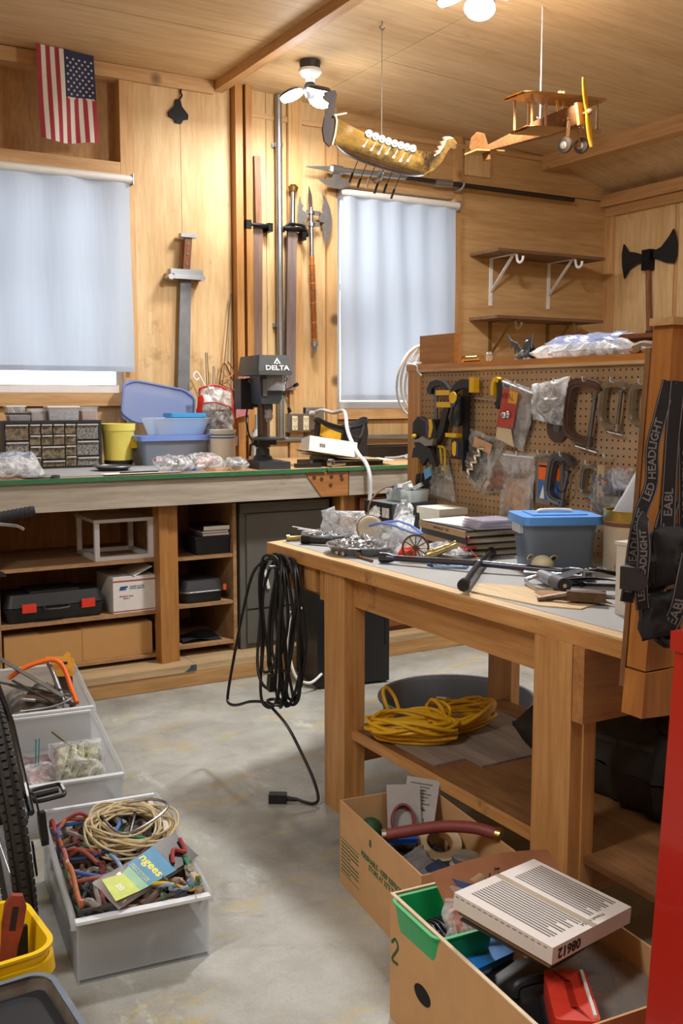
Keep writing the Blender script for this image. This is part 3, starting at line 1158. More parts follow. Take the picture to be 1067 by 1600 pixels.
# white plastic drawer frame
t = thing('plastic_stand', 'empty white plastic drawer frame on the top open shelf', 'drawer unit', (1.50, 4.98, .646))
WP = mat('white_plastic', '#dcdde0', .4, var=.03)
x0, x1, y0, y1, z0, z1 = 1.415, 1.715, 4.88, 5.22, .646, .853
w = MB()
for x in (x0, x1 - .024):
    for y in (y0, y1 - .024):
        part(t, 'leg', MB().box(x, x + .024, y, y + .024, z0 + .02, z1 - .018), WP, .004, world=True)
part(t, 'top_panel', MB().box(x0 - .004, x1 + .004, y0 - .004, y1, z1 - .017, z1), WP, .006, world=True, seg=2)
w.box(x0, x1, y0, y0 + .03, z0, z0 + .02).box(x0, x1, y1 - .03, y1, z0, z0 + .02).box(x0, x0 + .03, y0 + .03, y1 - .03, z0, z0 + .02).box(x1 - .03, x1, y0 + .03, y1 - .03, z0, z0 + .02)
part(t, 'base_rim', w, WP, .004, world=True)

# black power-tool case
t = thing('tool_case', 'black moulded tool case with two red latches on the middle open shelf', 'case', (1.21, 5.0, .376))
M = at((1.215, 4.99, .376))
part(t, 'base', MB(M).tub(.485, .23, .072, .1, .014, .03), BLK, .003, world=True)
part(t, 'lid', MB(M @ at((0, 0, .136), rx=PI)).tub(.485, .23, .06, .11, .02, .035), BLK, .004, world=True)
part(t, 'rib', MB(M).box(-.12, .12, -.09, .09, .137, .147), BLK, .01, world=True)
for x in (-.13, .155):
    part(t, 'latch', MB(M).box(x - .033, x + .033, -.128, -.114, .052, .093), REDP, .004, world=True, label='red latch')
part(t, 'handle', MB(M).tube(spline([(-.06, -.112, .07), (-.05, -.135, .06), (.05, -.135, .06), (.06, -.112, .07)]), .009), BLK, world=True)

# white mailing box
t = thing('mailing_box', 'white postal mailing box with red line and blue eagle mark beside the tool case', 'box', (1.605, 5.0, .376))
MW = mat('box_white', '#d9d6d2', .6, var=.03)
part(t, 'carton', MB().box(1.497, 1.722, 4.87, 5.15, .376, .553), MW, .003, world=True)
w = MB().prism([(1.497, .5535), (1.722, .5535), (1.722, .585), (1.66, .60), (1.60, .575), (1.52, .572)], .004, WALL(4.99))
part(t, 'flap', MB().box(1.50, 1.60, 4.872, 5.14, .554, .557, ).box(1.61, 1.72, 4.872, 5.14, .554, .558), MW, .001, world=True)
part(t, 'open_flap', MB(at((1.61, 5.0, .556), ry=R(-24))).box(0, .105, -.12, .13, 0, .003), MW, world=True)
w = MB().box(1.497, 1.722, 4.868, 4.8697, .536, .542).box(1.497, 1.722, 4.868, 4.8697, .384, .388)
part(t, 'red_line', w, mat('post_red', '#a53a3c', .7), world=True, split=True)
w = MB().prism([(1.535, .512), (1.575, .512), (1.569, .503), (1.55, .500), (1.566, .498), (1.562, .494), (1.528, .493)], .0012, WALL(4.8695))
part(t, 'eagle_mark', w, mat('post_blue', '#2a4a8c', .7), world=True)
PBL = mat('post_blue', '#2a4a8c', .7)
letters(t, 'lettering', 'UNITED STATES\nPOSTAL SERVICE', PBL, .0105, Matrix.Translation((-1.605, -5.0, -.376)) @ WALL(4.8692) @ at((1.62, .503, 0)))
letters(t, 'lettering', 'PRIORITY MAIL\nBOX 4', mat('post_red', '#a53a3c', .7), .011, Matrix.Translation((-1.605, -5.0, -.376)) @ WALL(4.8692) @ at((1.565, .455, 0)))

# long brown carton
t = thing('carton', 'long low brown cardboard carton on the lowest open shelf', 'box', (1.33, 5.05, .151))
part(t, 'body', MB().box(.965, 1.70, 4.885, 5.30, .151, .312), mat('carton_tan', '#b98d56', .8, var=.04, scale=8), .003, world=True)
part(t, 'flap', MB().box(.967, 1.13, 4.887, 5.29, .3125, .3155), CARD, world=True)
part(t, 'flap', MB().box(1.34, 1.698, 4.887, 5.29, .3125, .3155), CARD, world=True)
part(t, 'seam', MB().box(1.338, 1.341, 4.8838, 4.8845, .152, .311), mat('carton_seam', '#9c7443', .8), world=True)

# right-hand small unit contents
t = thing('storage_box', 'dark blue-black storage box on the narrow unit, books stacked on its lid', 'box', (2.04, 5.0, .636))
part(t, 'body', MB(at((2.045, 4.985, .636))).tub(.20, .20, .08, .09, .006, .012), mat('dark_blue_box', '#24262e', .5), .002, world=True)
part(t, 'lid', MB().box(1.94, 2.15, 4.88, 5.09, .7165, .733), mat('dark_blue_box', '#24262e', .5), .004, world=True)
for i, (dx, th, c, lb) in enumerate(((.0, .014, '#8a6f86', 'thin mauve book at the bottom of the small stack'), (-.004, .012, '#a9927f', 'tan book in the middle of the small stack'), (.004, .026, '#1c1c20', 'thick black book on top of the small stack'))):
    z = (.7335, .748, .7605)[i]
    m1 = mat('small_book_%s' % c, c, .6)
    t = thing('book', lb + ' on the dark storage box', 'book', (2.06, 5.0, z), 0, 'books on the dark storage box')
    part(t, 'cover', MB(at((2.06 + dx, 4.97, z))).box(-.078, .075, -.09, .09, 0, .002).box(-.078, .075, -.09, .09, th - .002, th).box(-.078, -.075, -.09, .09, 0, th), m1, world=True)
    part(t, 'pages', MB(at((2.06 + dx, 4.97, z))).box(-.074, .072, -.088, .088, .002, th - .002), PAPER, world=True)
t = thing('zipper_case', 'black soft zip-up case with ribbed side on the middle shelf of the narrow unit', 'case', (1.985, 5.0, .386))
M = at((1.985, 4.985, .386))
part(t, 'shell', MB(M).tub(.24, .23, .055, .09, .01, .05), BLK, .002, world=True)
part(t, 'upper_shell', MB(M @ at((0, 0, .115), rx=PI)).tub(.24, .23, .054, .1, .018, .05), DARKGREY, .003, world=True)
w = MB(M)
w.tube([(.121 * (1 if abs(math.cos(a)) > .5 else 1) * max(-1, min(1, 1.25 * math.cos(a))), .116 * max(-1, min(1, 1.25 * math.sin(a))), .058) for a in [2 * PI * k / 40 for k in range(40)]], .005, 6, closed=True)
part(t, 'zip', w, DSTEEL, world=True)
part(t, 'pull', MB(M).box(.10, .118, -.128, -.118, .06, .09), mat('pull_orange', '#c7552a', .5), .002, world=True)
solo('folded_sheet', 'thin dark folded sheet lying on the bottom shelf of the narrow unit', 'sheet', MB(at((1.985, 5.0, .171))).grid(lambda u, v: Vector(((u - .5) * .22, (v - .5) * .2, .008 + .010 * math.sin(u * 5 + v * 4))), 12, 10).grid(lambda u, v: Vector(((u - .5) * .22, (v - .5) * .2, .001 + .008 * math.sin(u * 5 + v * 4) * .5 + .004)), 12, 10), DARKGREY, (1.985, 5.0, .171))

# ================================================================ grey steel cabinet
CABM = mat('cabinet_grey', '#605f59', .5, .1, var=.06, scale=6)
t = thing('steel_cabinet', 'dark grey steel cabinet with round knob under the bench beside the shelf units', 'cabinet', (2.44, 5.1, .112))
part(t, 'body', MB().box(2.185, 2.715, 4.862, 5.4, .112, .88), CABM, .004, world=True)
part(t, 'top_lip', MB().box(2.182, 2.718, 4.845, 5.4, .848, .897), CABM, .005, world=True)
d = part(t, 'door', MB().box(2.22, 2.68, 4.85, 4.862, .33, .838), CABM, .003, world=True)
part(d, 'knob', MB().cyl((2.305, 4.85, .548), (2.305, 4.832, .548), .010, n=12).cyl((2.305, 4.832, .548), (2.305, 4.822, .548), .018, .014, n=16), STEEL, world=True)
part(t, 'drawer', MB().box(2.22, 2.68, 4.85, 4.862, .14, .318), CABM, .003, world=True)
part(t, 'tie_tag', MB(at((2.33, 4.842, .49), ry=R(-12))).box(-.008, .008, -.004, .0, -.06, .05), WHITE, .002, world=True, label='white strap hanging from the knob')

# wooden drawers further along
t = thing('drawer_chest', 'orange-brown wooden drawer chest under the bench behind the foil pans', 'drawers', (3.35, 5.1, .112))
DW = wood('drawer_front', '#a3622f', '#7d4620', 'x', 5, 12, .45, coat=.3)
part(t, 'case', MB().box(2.875, 3.85, 4.84, 5.4, .112, .915), wood('chest_case', '#8a5228', '#6c3c1b', 'z', 5, 12, .5), .003, world=True)
for (za, zb) in ((.78, .895), (.56, .76), (.34, .54), (.14, .32)):
    for (a, b) in ((2.90, 3.36), (3.38, 3.83)):
        d = part(t, 'drawer', MB().box(a, b, 4.818, 4.84, za, zb), DW, .006, world=True)
        part(d, 'knob', MB().cyl(((a + b) / 2, 4.818, (za + zb) / 2), ((a + b) / 2, 4.795, (za + zb) / 2), .009, .015, 14), BRASS, world=True)

# white perforated panel at the left edge of the view
t = thing('slotted_panel', 'white slotted metal panel standing on the plinth at the left edge of the shelves', 'panel', (.88, 4.8, .112))
w = MB().box(.70, .925, 4.83, 4.85, .112, .80)
part(t, 'sheet', w, WHITE, .003, world=True)
for k in range(5):
    part(t, 'slot', MB().box(.908, .922, 4.8285, 4.8302, .16 + k * .09, .178 + k * .09), BLK, world=True)

# black heater / computer tower on the floor
t = thing('computer_tower', 'black computer tower standing on the floor behind the near workbench', 'computer', (2.58, 4.42, 0))
M = at((2.58, 4.45, 0), rz=R(-9))
part(t, 'case', MB(M).box(-.20, .19, -.16, .17, .012, .50), mat('tower_black', '#15161b', .4, var=.1), .008, world=True)
for (x, y) in ((-.17, -.14), (.16, -.14), (-.17, .14), (.16, .14)):
    part(t, 'foot', MB(M).cyl((x, y, 0), (x, y, .013), .018), BLK, world=True)
part(t, 'handle_slot', MB(M).box(.165, .178, -.163, -.158, .20, .34), mat('slot_dark', '#050506', .6), .003, world=True)
w = MB(M)
for i in range(9):
    for k in range(5):
        w.cyl((-.05 + i * .022, -.1625, .40 + k * .018), (-.05 + i * .022, -.160, .40 + k * .018), .007, n=6)
part(t, 'vent_holes', w, mat('slot_dark', '#050506', .6), world=True)
solo('white_cable', 'white cable looping on the floor beside the black computer tower', 'cable', MB().tube(spline([(2.30, 4.5, .37), (2.28, 4.35, .42), (2.22, 4.33, .38), (2.20, 4.33, .25), (2.22, 4.30, .10), (2.30, 4.30, .05), (2.38, 4.32, .08)]), .007, 8), WHITE, (2.26, 4.35, .04))
# ================================================================ on the long bench
ZB = 1.079

# grey mat, ruler, strap, dish
solo('bench_mat', 'grey flat mat lying on the bench in front of the parts drawers', 'mat', MB().box(1.06, 1.96, 4.76, 5.30, ZB, ZB + .006), mat('mat_grey', '#9a9c9d', .7, var=.08, scale=8), (1.5, 5.0, ZB), .001)
solo('paper_sheet', 'white paper sheet under the blue straightedge at the bench edge', 'paper', MB(at((1.60, 4.775, ZB + .0065), rz=R(2))).box(-.17, .22, -.035, .05, 0, .001), PAPER, (1.62, 4.78, ZB + .006))
t = thing('straightedge', 'blue and black straightedge lying along the bench edge', 'ruler', (1.72, 4.79, ZB + .008), R(3))
part(t, 'blade', MB().box(-.20, .06, -.010, .010, 0, .006), BLK, .001)
part(t, 'handle', MB().box(.04, .20, -.014, .014, 0, .016), mat('blue_dark', '#2750b0', .4), .004)
t = thing('round_dish', 'shallow dark metal dish beside the yellow bucket', 'dish', (1.56, 5.02, ZB + .007))
part(t, 'bowl', MB().lathe([(0, .002), (.07, .002), (.095, .02), (.10, .022), (.096, .018), (.07, .006), (0, .006)], n=32), mat('dish_grey', '#6e6a64', .35, .7, var=.2))
part(t, 'rim', MB().tube([(.098 * math.cos(2 * PI * k / 32), .098 * math.sin(2 * PI * k / 32), .021) for k in range(32)], .003, 6, closed=True), DSTEEL)
t = thing('webbing_strap', 'black webbing strap lying along the left bench edge', 'strap', (1.05, 4.77, ZB))
part(t, 'webbing', MB().grid(lambda u, v: Vector((.86 + .34 * u, 4.735 + .026 * v + .01 * math.sin(u * 5), ZB + .008 + .010 * math.sin(u * 9) ** 2)), 24, 2).grid(lambda u, v: Vector((.86 + .34 * u, 4.735 + .026 * v + .01 * math.sin(u * 5), ZB + .003 + .010 * math.sin(u * 9) ** 2)), 24, 2), BLK, world=True)
part(t, 'buckle', MB().box(1.185, 1.215, 4.728, 4.772, ZB, ZB + .014), DSTEEL, .002, world=True)

# ---- parts drawers
t = thing('parts_cabinet', 'black many-drawered parts cabinet with clear fronts under the left window', 'parts cabinet', (1.345, 5.42, ZB))
X0, X1, Z0, Z1, YF = 1.085, 1.60, ZB, 1.333, 5.34
w = MB().box(X0, X1, YF + .012, YF + .15, Z0, Z1)
part(t, 'case', w, mat('cab_black', '#23252c', .5), .003, world=True)
f = part(t, 'frame', MB().box(X0, X0 + .014, YF, YF + .012, Z0, Z1).box(X1 - .014, X1, YF, YF + .012, Z0, Z1).box(X0 + .014, X1 - .014, YF, YF + .012, Z1 - .014, Z1).box(X0 + .014, X1 - .014, YF, YF + .012, Z0, Z0 + .012), mat('cab_black', '#23252c', .5), .002, world=True)
DRW = mat('drawer_contents', '#8a7c66', .35, var=.3, scale=60, col2='#4a443c')
DRW2 = mat('drawer_contents_bright', '#9c9c98', .35, var=.3, scale=90, col2='#46443f')
LIP = mat('drawer_lip', '#b9b9b7', .4)
W_, H_ = X1 - X0 - .03, Z1 - Z0 - .028


def drw(u0, u1, v0, v1, m):
    a, b = X0 + .015 + W_ * u0, X0 + .015 + W_ * u1
    c, d = Z0 + .013 + H_ * v0, Z0 + .013 + H_ * v1
    q = part(t, 'drawer', MB().box(a + .002, b - .002, YF + .002, YF + .013, c + .002, d - .003), m, .002, world=True)
    part(q, 'pull_lip', MB().box(a + .004, b - .004, YF - .012, YF + .002, d - .011, d - .004), LIP, .001, world=True)


rows4 = [(.75, 1), (.5, .75), (.25, .5), (0, .25)]
for v0, v1 in ((.62, 1), (.24, .60), (0, .22)):
    drw(0, .245, v0, v1, DRW if v0 > .5 else DRW2)
    drw(.755, 1, v0, v1, DRW2)
for v0, v1 in rows4:
    drw(.25, .37, v0, v1, DRW)
    drw(.63, .75, v0, v1, DRW)
for v0, v1 in rows4[:2]:
    drw(.375, .498, v0, v1, DRW)
    drw(.502, .625, v0, v1, DRW)
drw(.375, .625, .18, .49, DRW)
drw(.375, .625, 0, .16, DRW)


def small_box(x, w_, y, h, label, content, lidm, name='clear_box', cat='box', fill=.75):
    t = thing(name, label, cat, (x, y, Z1), 0, 'small boxes on top of the parts cabinet')
    part(t, 'tub', MB().tub(w_, .09, h, .003, .004, .008), FILM, .0)
    if content:
        part(t, 'contents', MB().tub(w_ - .008, .08, h * fill, .03, .003, .006), content)
    if lidm:
        part(t, 'lid', MB().box(-w_ / 2 - .002, w_ / 2 + .002, -.047, .047, h, h + .008), lidm, .002)
    return t


small_box(1.185, .115, 5.42, .032, 'low black box on the parts cabinet, a white tub on its lid', BLK, DARKGREY)
t = thing('clear_box', 'little white-lidded tub resting on the low black box', 'box', (1.17, 5.42, Z1 + .041))
part(t, 'tub', MB().tub(.095, .08, .03, .003, .004, .008), BAG2)
part(t, 'lid', MB().box(-.05, .05, -.042, .042, .03, .037), WHITE, .002)
small_box(1.285, .085, 5.44, .062, 'small clear tub with pale brown parts, second from the left on the parts cabinet', mat('parts_tan', '#8d7a68', .6, var=.3, scale=70), None)
small_box(1.41, .165, 5.41, .067, 'wide clear tub of grey screws under a bright white lid on the parts cabinet', mat('parts_grey', '#8f9195', .4, var=.4, scale=80, col2='#4d4f54'), WHITE)
small_box(1.55, .09, 5.42, .064, 'clear jar of copper-brown fittings at the right end of the parts cabinet', mat('parts_copper', '#a5673b', .5, var=.3, scale=60), FILM)

# ---- left zip bag
def zipbag(name, label, x, y, z, w_, h, t_, rz, rx, seed, zip_m, cont=None, group=None, m=None, ry=0):
    t = thing(name, label, 'bag', (x, y, z), rz, group, rx=rx, ry=ry)
    part(t, 'film', pillow(w_, h, t_, seed, .012), m or BAG)
    if zip_m:
        w = MB()
        w.tube([(-w_ / 2 + w_ * k / 12, h / 2 - .004 + .004 * nz((k, seed, 0)), .006 * nz((k * .7, seed, 3))) for k in range(13)], .0035, 6)
        part(t, 'zip_strip', w, zip_m)
    if cont:
        part(t, 'contents', pillow(w_ * .7, h * .6, t_ * .7, seed + 4, .016, 14, 14), cont)
    return t


ZIPB = mat('zip_blue', '#2f62c0', .4)
SCREWS = mat('screw_mix', '#a9abad', .35, .5, var=.5, scale=120, col2='#5a5a5c')
zipbag('zip_bag', 'crumpled clear zip bag with a blue seal at the left end of the bench', 1.03, 4.86, ZB + .055, .26, .17, .09, R(4), R(35), 3, ZIPB, mat('white_bits', '#c9c9cc', .5, var=.4, scale=60, col2='#8f9096'))
zipbag('zip_bag', 'clear bag of bright screws with a red seal, in front of the blue bin', 1.80, 4.80, ZB + .042, .20, .12, .07, R(-5), R(20), 5, mat('zip_red', '#c8434a', .4), SCREWS, 'bags of hardware at the bench front')
zipbag('zip_bag', 'puffed clear bag of pinkish hardware, middle one of the bags in front of the crock', 1.985, 4.83, ZB + .045, .19, .13, .08, R(8), R(20), 8, None, mat('hardware_mix', '#b5a39f', .4, .3, var=.4, scale=110, col2='#8a3f40'), 'bags of hardware at the bench front')
zipbag('zip_bag', 'small clear bag of grey hardware touching the drill press base', 2.145, 4.80, ZB + .035, .12, .09, .06, R(-6), R(15), 12, None, SCREWS, 'bags of hardware at the bench front')

# ---- yellow bucket
t = thing('bucket', 'pale yellow round bucket with a black base beside the parts cabinet', 'bucket', (1.715, 5.42, ZB))
YP = mat('bucket_pale_yellow', '#e6d96a', .45, var=.03)
part(t, 'pail', MB().lathe([(0, .012), (.073, .012), (.088, .19), (.089, .193), (.093, .195), (.095, .232), (.090, .233), (.086, .19), (.070, .016), (0, .016)], n=36), YP)
part(t, 'base', MB().cyl((0, 0, 0), (0, 0, .034), .0748, .0778, 32), BLK, .002)

# ---- blue bins
t = thing('storage_bin', 'blue-lidded clear storage bin on the long bench, carrying another clear tub', 'bin', (1.99, 5.37, ZB))
part(t, 'tub', MB().tub(.40, .24, .145, .004, .025, .03), clear('bin_clear_blue', '#b9c6da', .45, .2, .3))
part(t, 'contents', MB().tub(.34, .19, .11, .08, .02, .03), mat('bin_dark', '#6f675d', .7, var=.3, scale=18))
part(t, 'lid', MB().tub(.43, .27, .026, .13, -.0, .035), mat('lid_periwinkle', '#7391d8', .4, var=.03), .004)
part(t, 'clamp', MB().box(-.225, -.195, -.03, .03, .10, .15), YEL, .004, label='yellow latch')
for o in list(t.children):
    if o.name.startswith('lid'):
        o.location = (0, 0, .14)
t = thing('storage_tub', 'open clear tub standing on the blue-lidded bin', 'bin', (2.03, 5.37, ZB + .167))
part(t, 'tub', MB().tub(.34, .22, .095, .004, .03, .03, lip=.006), clear('bin_clear', '#dbe6f2', .5, .15, .4))
t = thing('plastic_box', 'bright blue lidded plastic box sitting in the open clear tub', 'box', (2.085, 5.37, ZB + .172))
part(t, 'body', MB().tub(.20, .13, .095, .004, .01, .02), mat('sky_blue', '#3fa4dc', .35, var=.03))
part(t, 'lid', MB().tub(.215, .145, .022, .07, 0, .025, M=at((0, 0, .094))), clear('lid_sky', '#4fb0ea', .8, .2), .003)
t = thing('bin_lid', 'large translucent blue bin lid leaning tilted behind the stacked tubs', 'lid', (2.01, 5.60, 1.25), 0)
M = at((2.01, 5.585, 1.405), rx=R(72), ry=0) @ Matrix.Rotation(R(-11), 4, 'Z')
LIDB = clear('lid_blue_clear', '#8ea4d6', .6, .45, .4)
part(t, 'panel', MB(M).prism([(sx * (.165 + .05 * math.cos(R(a))), sy * (.075 + .05 * math.sin(R(a)))) for sx, sy, r0 in ((1, 1, 0), (-1, 1, 1), (-1, -1, 0), (1, -1, 1)) for a in (range(0, 91, 15) if not r0 else range(90, -1, -15))], .004), LIDB, world=True)
part(t, 'raised_middle', MB(M).box(-.14, .14, -.06, .06, -.012, -.0005), LIDB, .006, world=True)
part(t, 'rim', MB(M).tube([(.212 * max(-1, min(1, 1.2 * math.cos(a))), .122 * max(-1, min(1, 1.2 * math.sin(a))), .012) for a in [2 * PI * k / 48 for k in range(48)]], .007, 6, closed=True), LIDB, world=True)

# ---- red-trimmed vinyl bag
t = thing('vinyl_bag', 'tall clear vinyl bag with red edges full of shiny packets beside the post', 'bag', (2.31, 5.46, ZB))
def vb(s):
    def g(u, v):
        x = 2.31 + (u - .5) * (.25 - .05 * v) + .012 * nz((v * 4, s, 2))
        e = (1 - abs(2 * u - 1) ** 4) * (1 - .75 * v ** 3)
        y = 5.46 + s * (.07 * e + .004) + .022 * nz((u * 6, v * 8, s * 2)) + .012 * nz((u * 15, v * 17, s))
        return Vector((x, y, ZB + .003 + v * .42 + .02 * v * math.sin(u * 4)))
    return g
part(t, 'film', MB().grid(vb(-1), 22, 26).grid(vb(1), 22, 26), clear('vinyl', '#eef0f2', .38, .1, 0, 12), world=True)
def vc(s):
    return lambda u, v: Vector((2.315 + (u - .5) * .20, 5.46 + s * .05 * (1 - (2 * u - 1) ** 4) + .02 * nz((u * 9, v * 9, s)), ZB + .004 + .30 * v))
part(t, 'contents', MB().grid(vc(-1), 18, 18).grid(vc(1), 18, 18), mat('foil_packets', '#b9b9bb', .3, .5, var=.5, scale=25, col2='#6a6668'), world=True)
w = MB()
w.tube([vb(-1)(.02, k / 14) for k in range(15)] + [vb(-1)(k / 10, 1) for k in range(11)] + [vb(-1)(.98, 1 - k / 14) for k in range(15)], .006, 6)
w.tube([vb(-1)(k / 12, .80 - .06 * k / 12) + Vector((0, -.006, 0)) for k in range(13)], .004, 6)
w.grid(lambda u, v: vb(-1)(u * .12, v * .9) + Vector((-.012, -.004, 0)), 3, 14)
part(t, 'red_trim', w, RED, world=True, label='red binding')

# ---- crock
t = thing('crock', 'white ceramic crock with thin blue bands in front of the vinyl bag', 'crock', (2.245, 5.21, ZB))
CER = mat('crock_glaze', '#e6e9e4', .3, var=.04)
part(t, 'pot', MB().lathe([(0, 0), (.066, 0), (.070, .008), (.070, .18), (.074, .185), (.074, .196), (.067, .198), (.064, .185), (.064, .012), (0, .01)], n=36), CER)
for z in (.150, .166):
    part(t, 'band', MB().lathe([(.0703, z), (.0709, z + .002), (.0709, z + .005), (.0703, z + .007)], n=36), mat('band_blue', '#3d6ba0', .4))
part(t, 'contents', MB().lathe([(0, .175), (.064, .168), (.064, .14), (0, .14)], n=24), BAG2)

# ---- drill press
t = thing('drill_press', 'dark grey bench drill press with white maker name on its belt cover', 'drill press', (2.365, 4.90, ZB), R(-8.7))
DG = mat('drill_grey', '#3f4245', .45, .3, var=.1)
DG2 = mat('drill_base', '#383b40', .6, .2, var=.1)
part(t, 'base', MB().box(-.085, .085, -.15, .14, 0, .038).box(-.04, .04, -.14, .0, .038, .041), DG2, .004)
COLM = mat('column_rust', '#6b5a50', .4, .8, var=.3, scale=9)
part(t, 'collar', MB().lathe([(0, .037), (.055, .038), (.05, .055), (.038, .065), (.036, .10), (0, .10)], at((0, .07, 0)), 20), DG)
part(t, 'column', MB().cyl((0, .07, .06), (0, .07, .42), .028, n=24), COLM)
part(t, 'table', MB().lathe([(0, .150), (.086, .150), (.09, .154), (.09, .160), (.086, .164), (0, .163)], at((.0, -.045, 0)), 30).prism([(-.03, .04), (.03, .04), (.05, -.08), (-.05, -.08)], .03, at((0, .06, .122))), DG, .0)
part(t, 'table_clamp', MB().cyl((0, .07, .105), (0, .07, .165), .040, n=20).box(-.055, -.035, .05, .09, .115, .15), DG)
part(t, 'lock_lever', MB().tube([(-.05, .06, .13), (-.075, .05, .12), (-.08, .045, .06)], .006, 8), BLK)
h = part(t, 'head', MB().prism([(-.055, .365), (-.05, .34), (.045, .34), (.062, .37), (.065, .49), (-.06, .49)], .19, Matrix(((1, 0, 0, 0), (0, 0, -1, .105), (0, 1, 0, 0), (0, 0, 0, 1)))), DG, .006)
part(h, 'switch', MB().box(.012, .048, -.094, -.085, .425, .468), BLK, .002)
part(h, 'switch_paddle', MB().box(.020, .042, -.103, -.094, .44, .458), RED, .003, label='red switch paddle')
part(h, 'depth_scale', MB().box(-.045, -.022, -.092, -.085, .38, .47), DSTEEL, .002)
cov = part(t, 'belt_cover', MB().prism([(-.088, -.165), (.088, -.165), (.10, -.14), (.10, .20), (.07, .26), (-.07, .26), (-.10, .20), (-.10, -.14)], .022, at((0, 0, .490))), mat('cover_dark', '#4a4b4b', .5), .003)
w = MB()
def ring(z, s, sy=1.0):
    return [(x * s, y * sy - .0, z) for x, y in ((-.088, -.16), (.088, -.16), (.097, -.135), (.097, .20), (.068, .255), (-.068, .255), (-.097, .20), (-.097, -.135))]
v = [w._v(p) for p in ring(.512, 1)] + [w._v(p) for p in ring(.592, .90, .93)]
for i in range(8):
    w._f([v[i], v[(i + 1) % 8], v[8 + (i + 1) % 8], v[8 + i]])
w._f(v[8:])
w._f(v[:8][::-1])
part(cov, 'upper_shell', w, mat('cover_dark', '#4a4b4b', .5), .005)
ML = at((0, -.158, .545), rx=R(90 - 8))
letters(t, 'lettering', 'DELTA', WHITE, .034, ML @ at((.012, -.020, .002)), .001, bold=.001, sx=1.25)
w = MB(ML)
w.prism([(-.020, .008), (-.011, .008), (0, .026), (.011, .008), (.020, .008), (.0, .040)], .002, at((.012, -.006, .002)))
w.prism([(-.006, .006), (.006, .006), (0, .017)], .002, at((.012, -.006, .002)))
part(t, 'emblem', w, WHITE)
part(t, 'motor', MB().cyl((0, .17, .32), (0, .17, .48), .062, n=24).box(-.105, -.035, .12, .25, .31, .475), BLK, .006)
part(t, 'motor_bolt', MB().cyl((-.06, .10, .46), (-.06, .06, .46), .012), DSTEEL)
part(t, 'quill', MB().cyl((0, -.045, .30), (0, -.045, .345), .022, n=18), DG)
part(t, 'chuck', MB().lathe([(0, .245), (.012, .247), (.018, .262), (.022, .265), (.022, .285), (.019, .287), (.019, .292), (.022, .294), (.022, .31), (.015, .318), (0, .318)], at((0, -.045, 0)), 20), STEEL)
part(t, 'drill_bit', MB().cyl((0, -.045, .165), (0, -.045, .25), .005, n=8), DSTEEL)
f = part(t, 'feed_hub', MB().cyl((.06, -.03, .405), (.095, -.03, .405), .020, n=16), DG)
for a in (-20, 100, 220):
    c_, s_ = math.cos(R(a)), math.sin(R(a))
    p0 = Vector((.085, -.03, .405))
    p1 = p0 + Vector((.035, -.085 * c_, -.085 * s_ - .0))
    l = part(t, 'feed_lever', MB().cyl(p0, p1, .0045, n=8), STEEL)
    d_ = (p1 - p0).normalized()
    part(l, 'grip', MB().cyl(p1, p1 + d_ * .028, .008, .0105, 10), BLK)
part(t, 'chip_guard', MB().grid(lambda u, v: Vector((.05 * math.cos(PI * (u - .1)) + .02, -.105 - .03 * math.sin(PI * u), .41 + .08 * v)), 10, 4), FILM)
part(t, 'power_cord', MB().tube(spline([(-.07, .12, .315), (-.085, .09, .25), (-.06, .11, .16), (-.02, .14, .13)]), .005, 6), BLK)

# grey bottle behind the drill table
t = thing('bottle', 'light grey plastic bottle with a thin spout behind the drill press table', 'bottle', (2.56, 5.42, ZB))
GB = mat('bottle_grey', '#b2b8bc', .45, var=.03)
part(t, 'body', MB().tub(.085, .06, .15, .06, .006, .02, z0=0), GB, .006)
part(t, 'shoulder', MB().cyl((0, 0, .15), (0, 0, .19), .036, .018, 16), GB)
part(t, 'spout', MB().cyl((0, 0, .188), (0, 0, .275), .016, .013, 14), GB)

# ---- papers, white carton, bag
t = thing('manual', 'pile of dark magazines with a curled cover under the white carton', 'booklet', (2.80, 5.0, ZB))
def pg(z0, cu, s=0):
    return lambda u, v: Vector((2.59 + .42 * u + .03 * v, 4.80 + .27 * v - .07 * u, z0 + cu * (1 - u) ** 3))
w = MB().grid(pg(ZB + .030, .05), 16, 6).grid(pg(ZB + .036, .05), 16, 6)
part(t, 'cover', w, mat('tan_cover', '#b29a78', .7), world=True)
part(t, 'pages', MB(at((2.82, 4.92, ZB), rz=R(-8))).box(-.20, .22, -.12, .13, 0, .026), BLK, .003, world=True)
part(t, 'leaf', MB(at((2.90, 4.90, ZB + .0265), rz=R(-11))).box(-.16, .20, -.13, .10, 0, .003), PAPER, world=True)
t = thing('carton', 'small white carton with a barcode, tipped on top of the magazines', 'box', (2.76, 4.93, ZB + .04))
M = at((2.76, 4.92, ZB + .093), rx=R(-12), ry=R(9), rz=R(-6))
part(t, 'body', MB(M).box(-.145, .145, -.06, .06, -.042, .042), PAPER, .003, world=True)
w = MB(M)
for i in range(9):
    w.box(-.085 + i * .004, -.0835 + i * .004 + (.0012 if i % 3 else 0), -.0612, -.0602, -.015, .006)
part(t, 'barcode', w, INK, world=True)

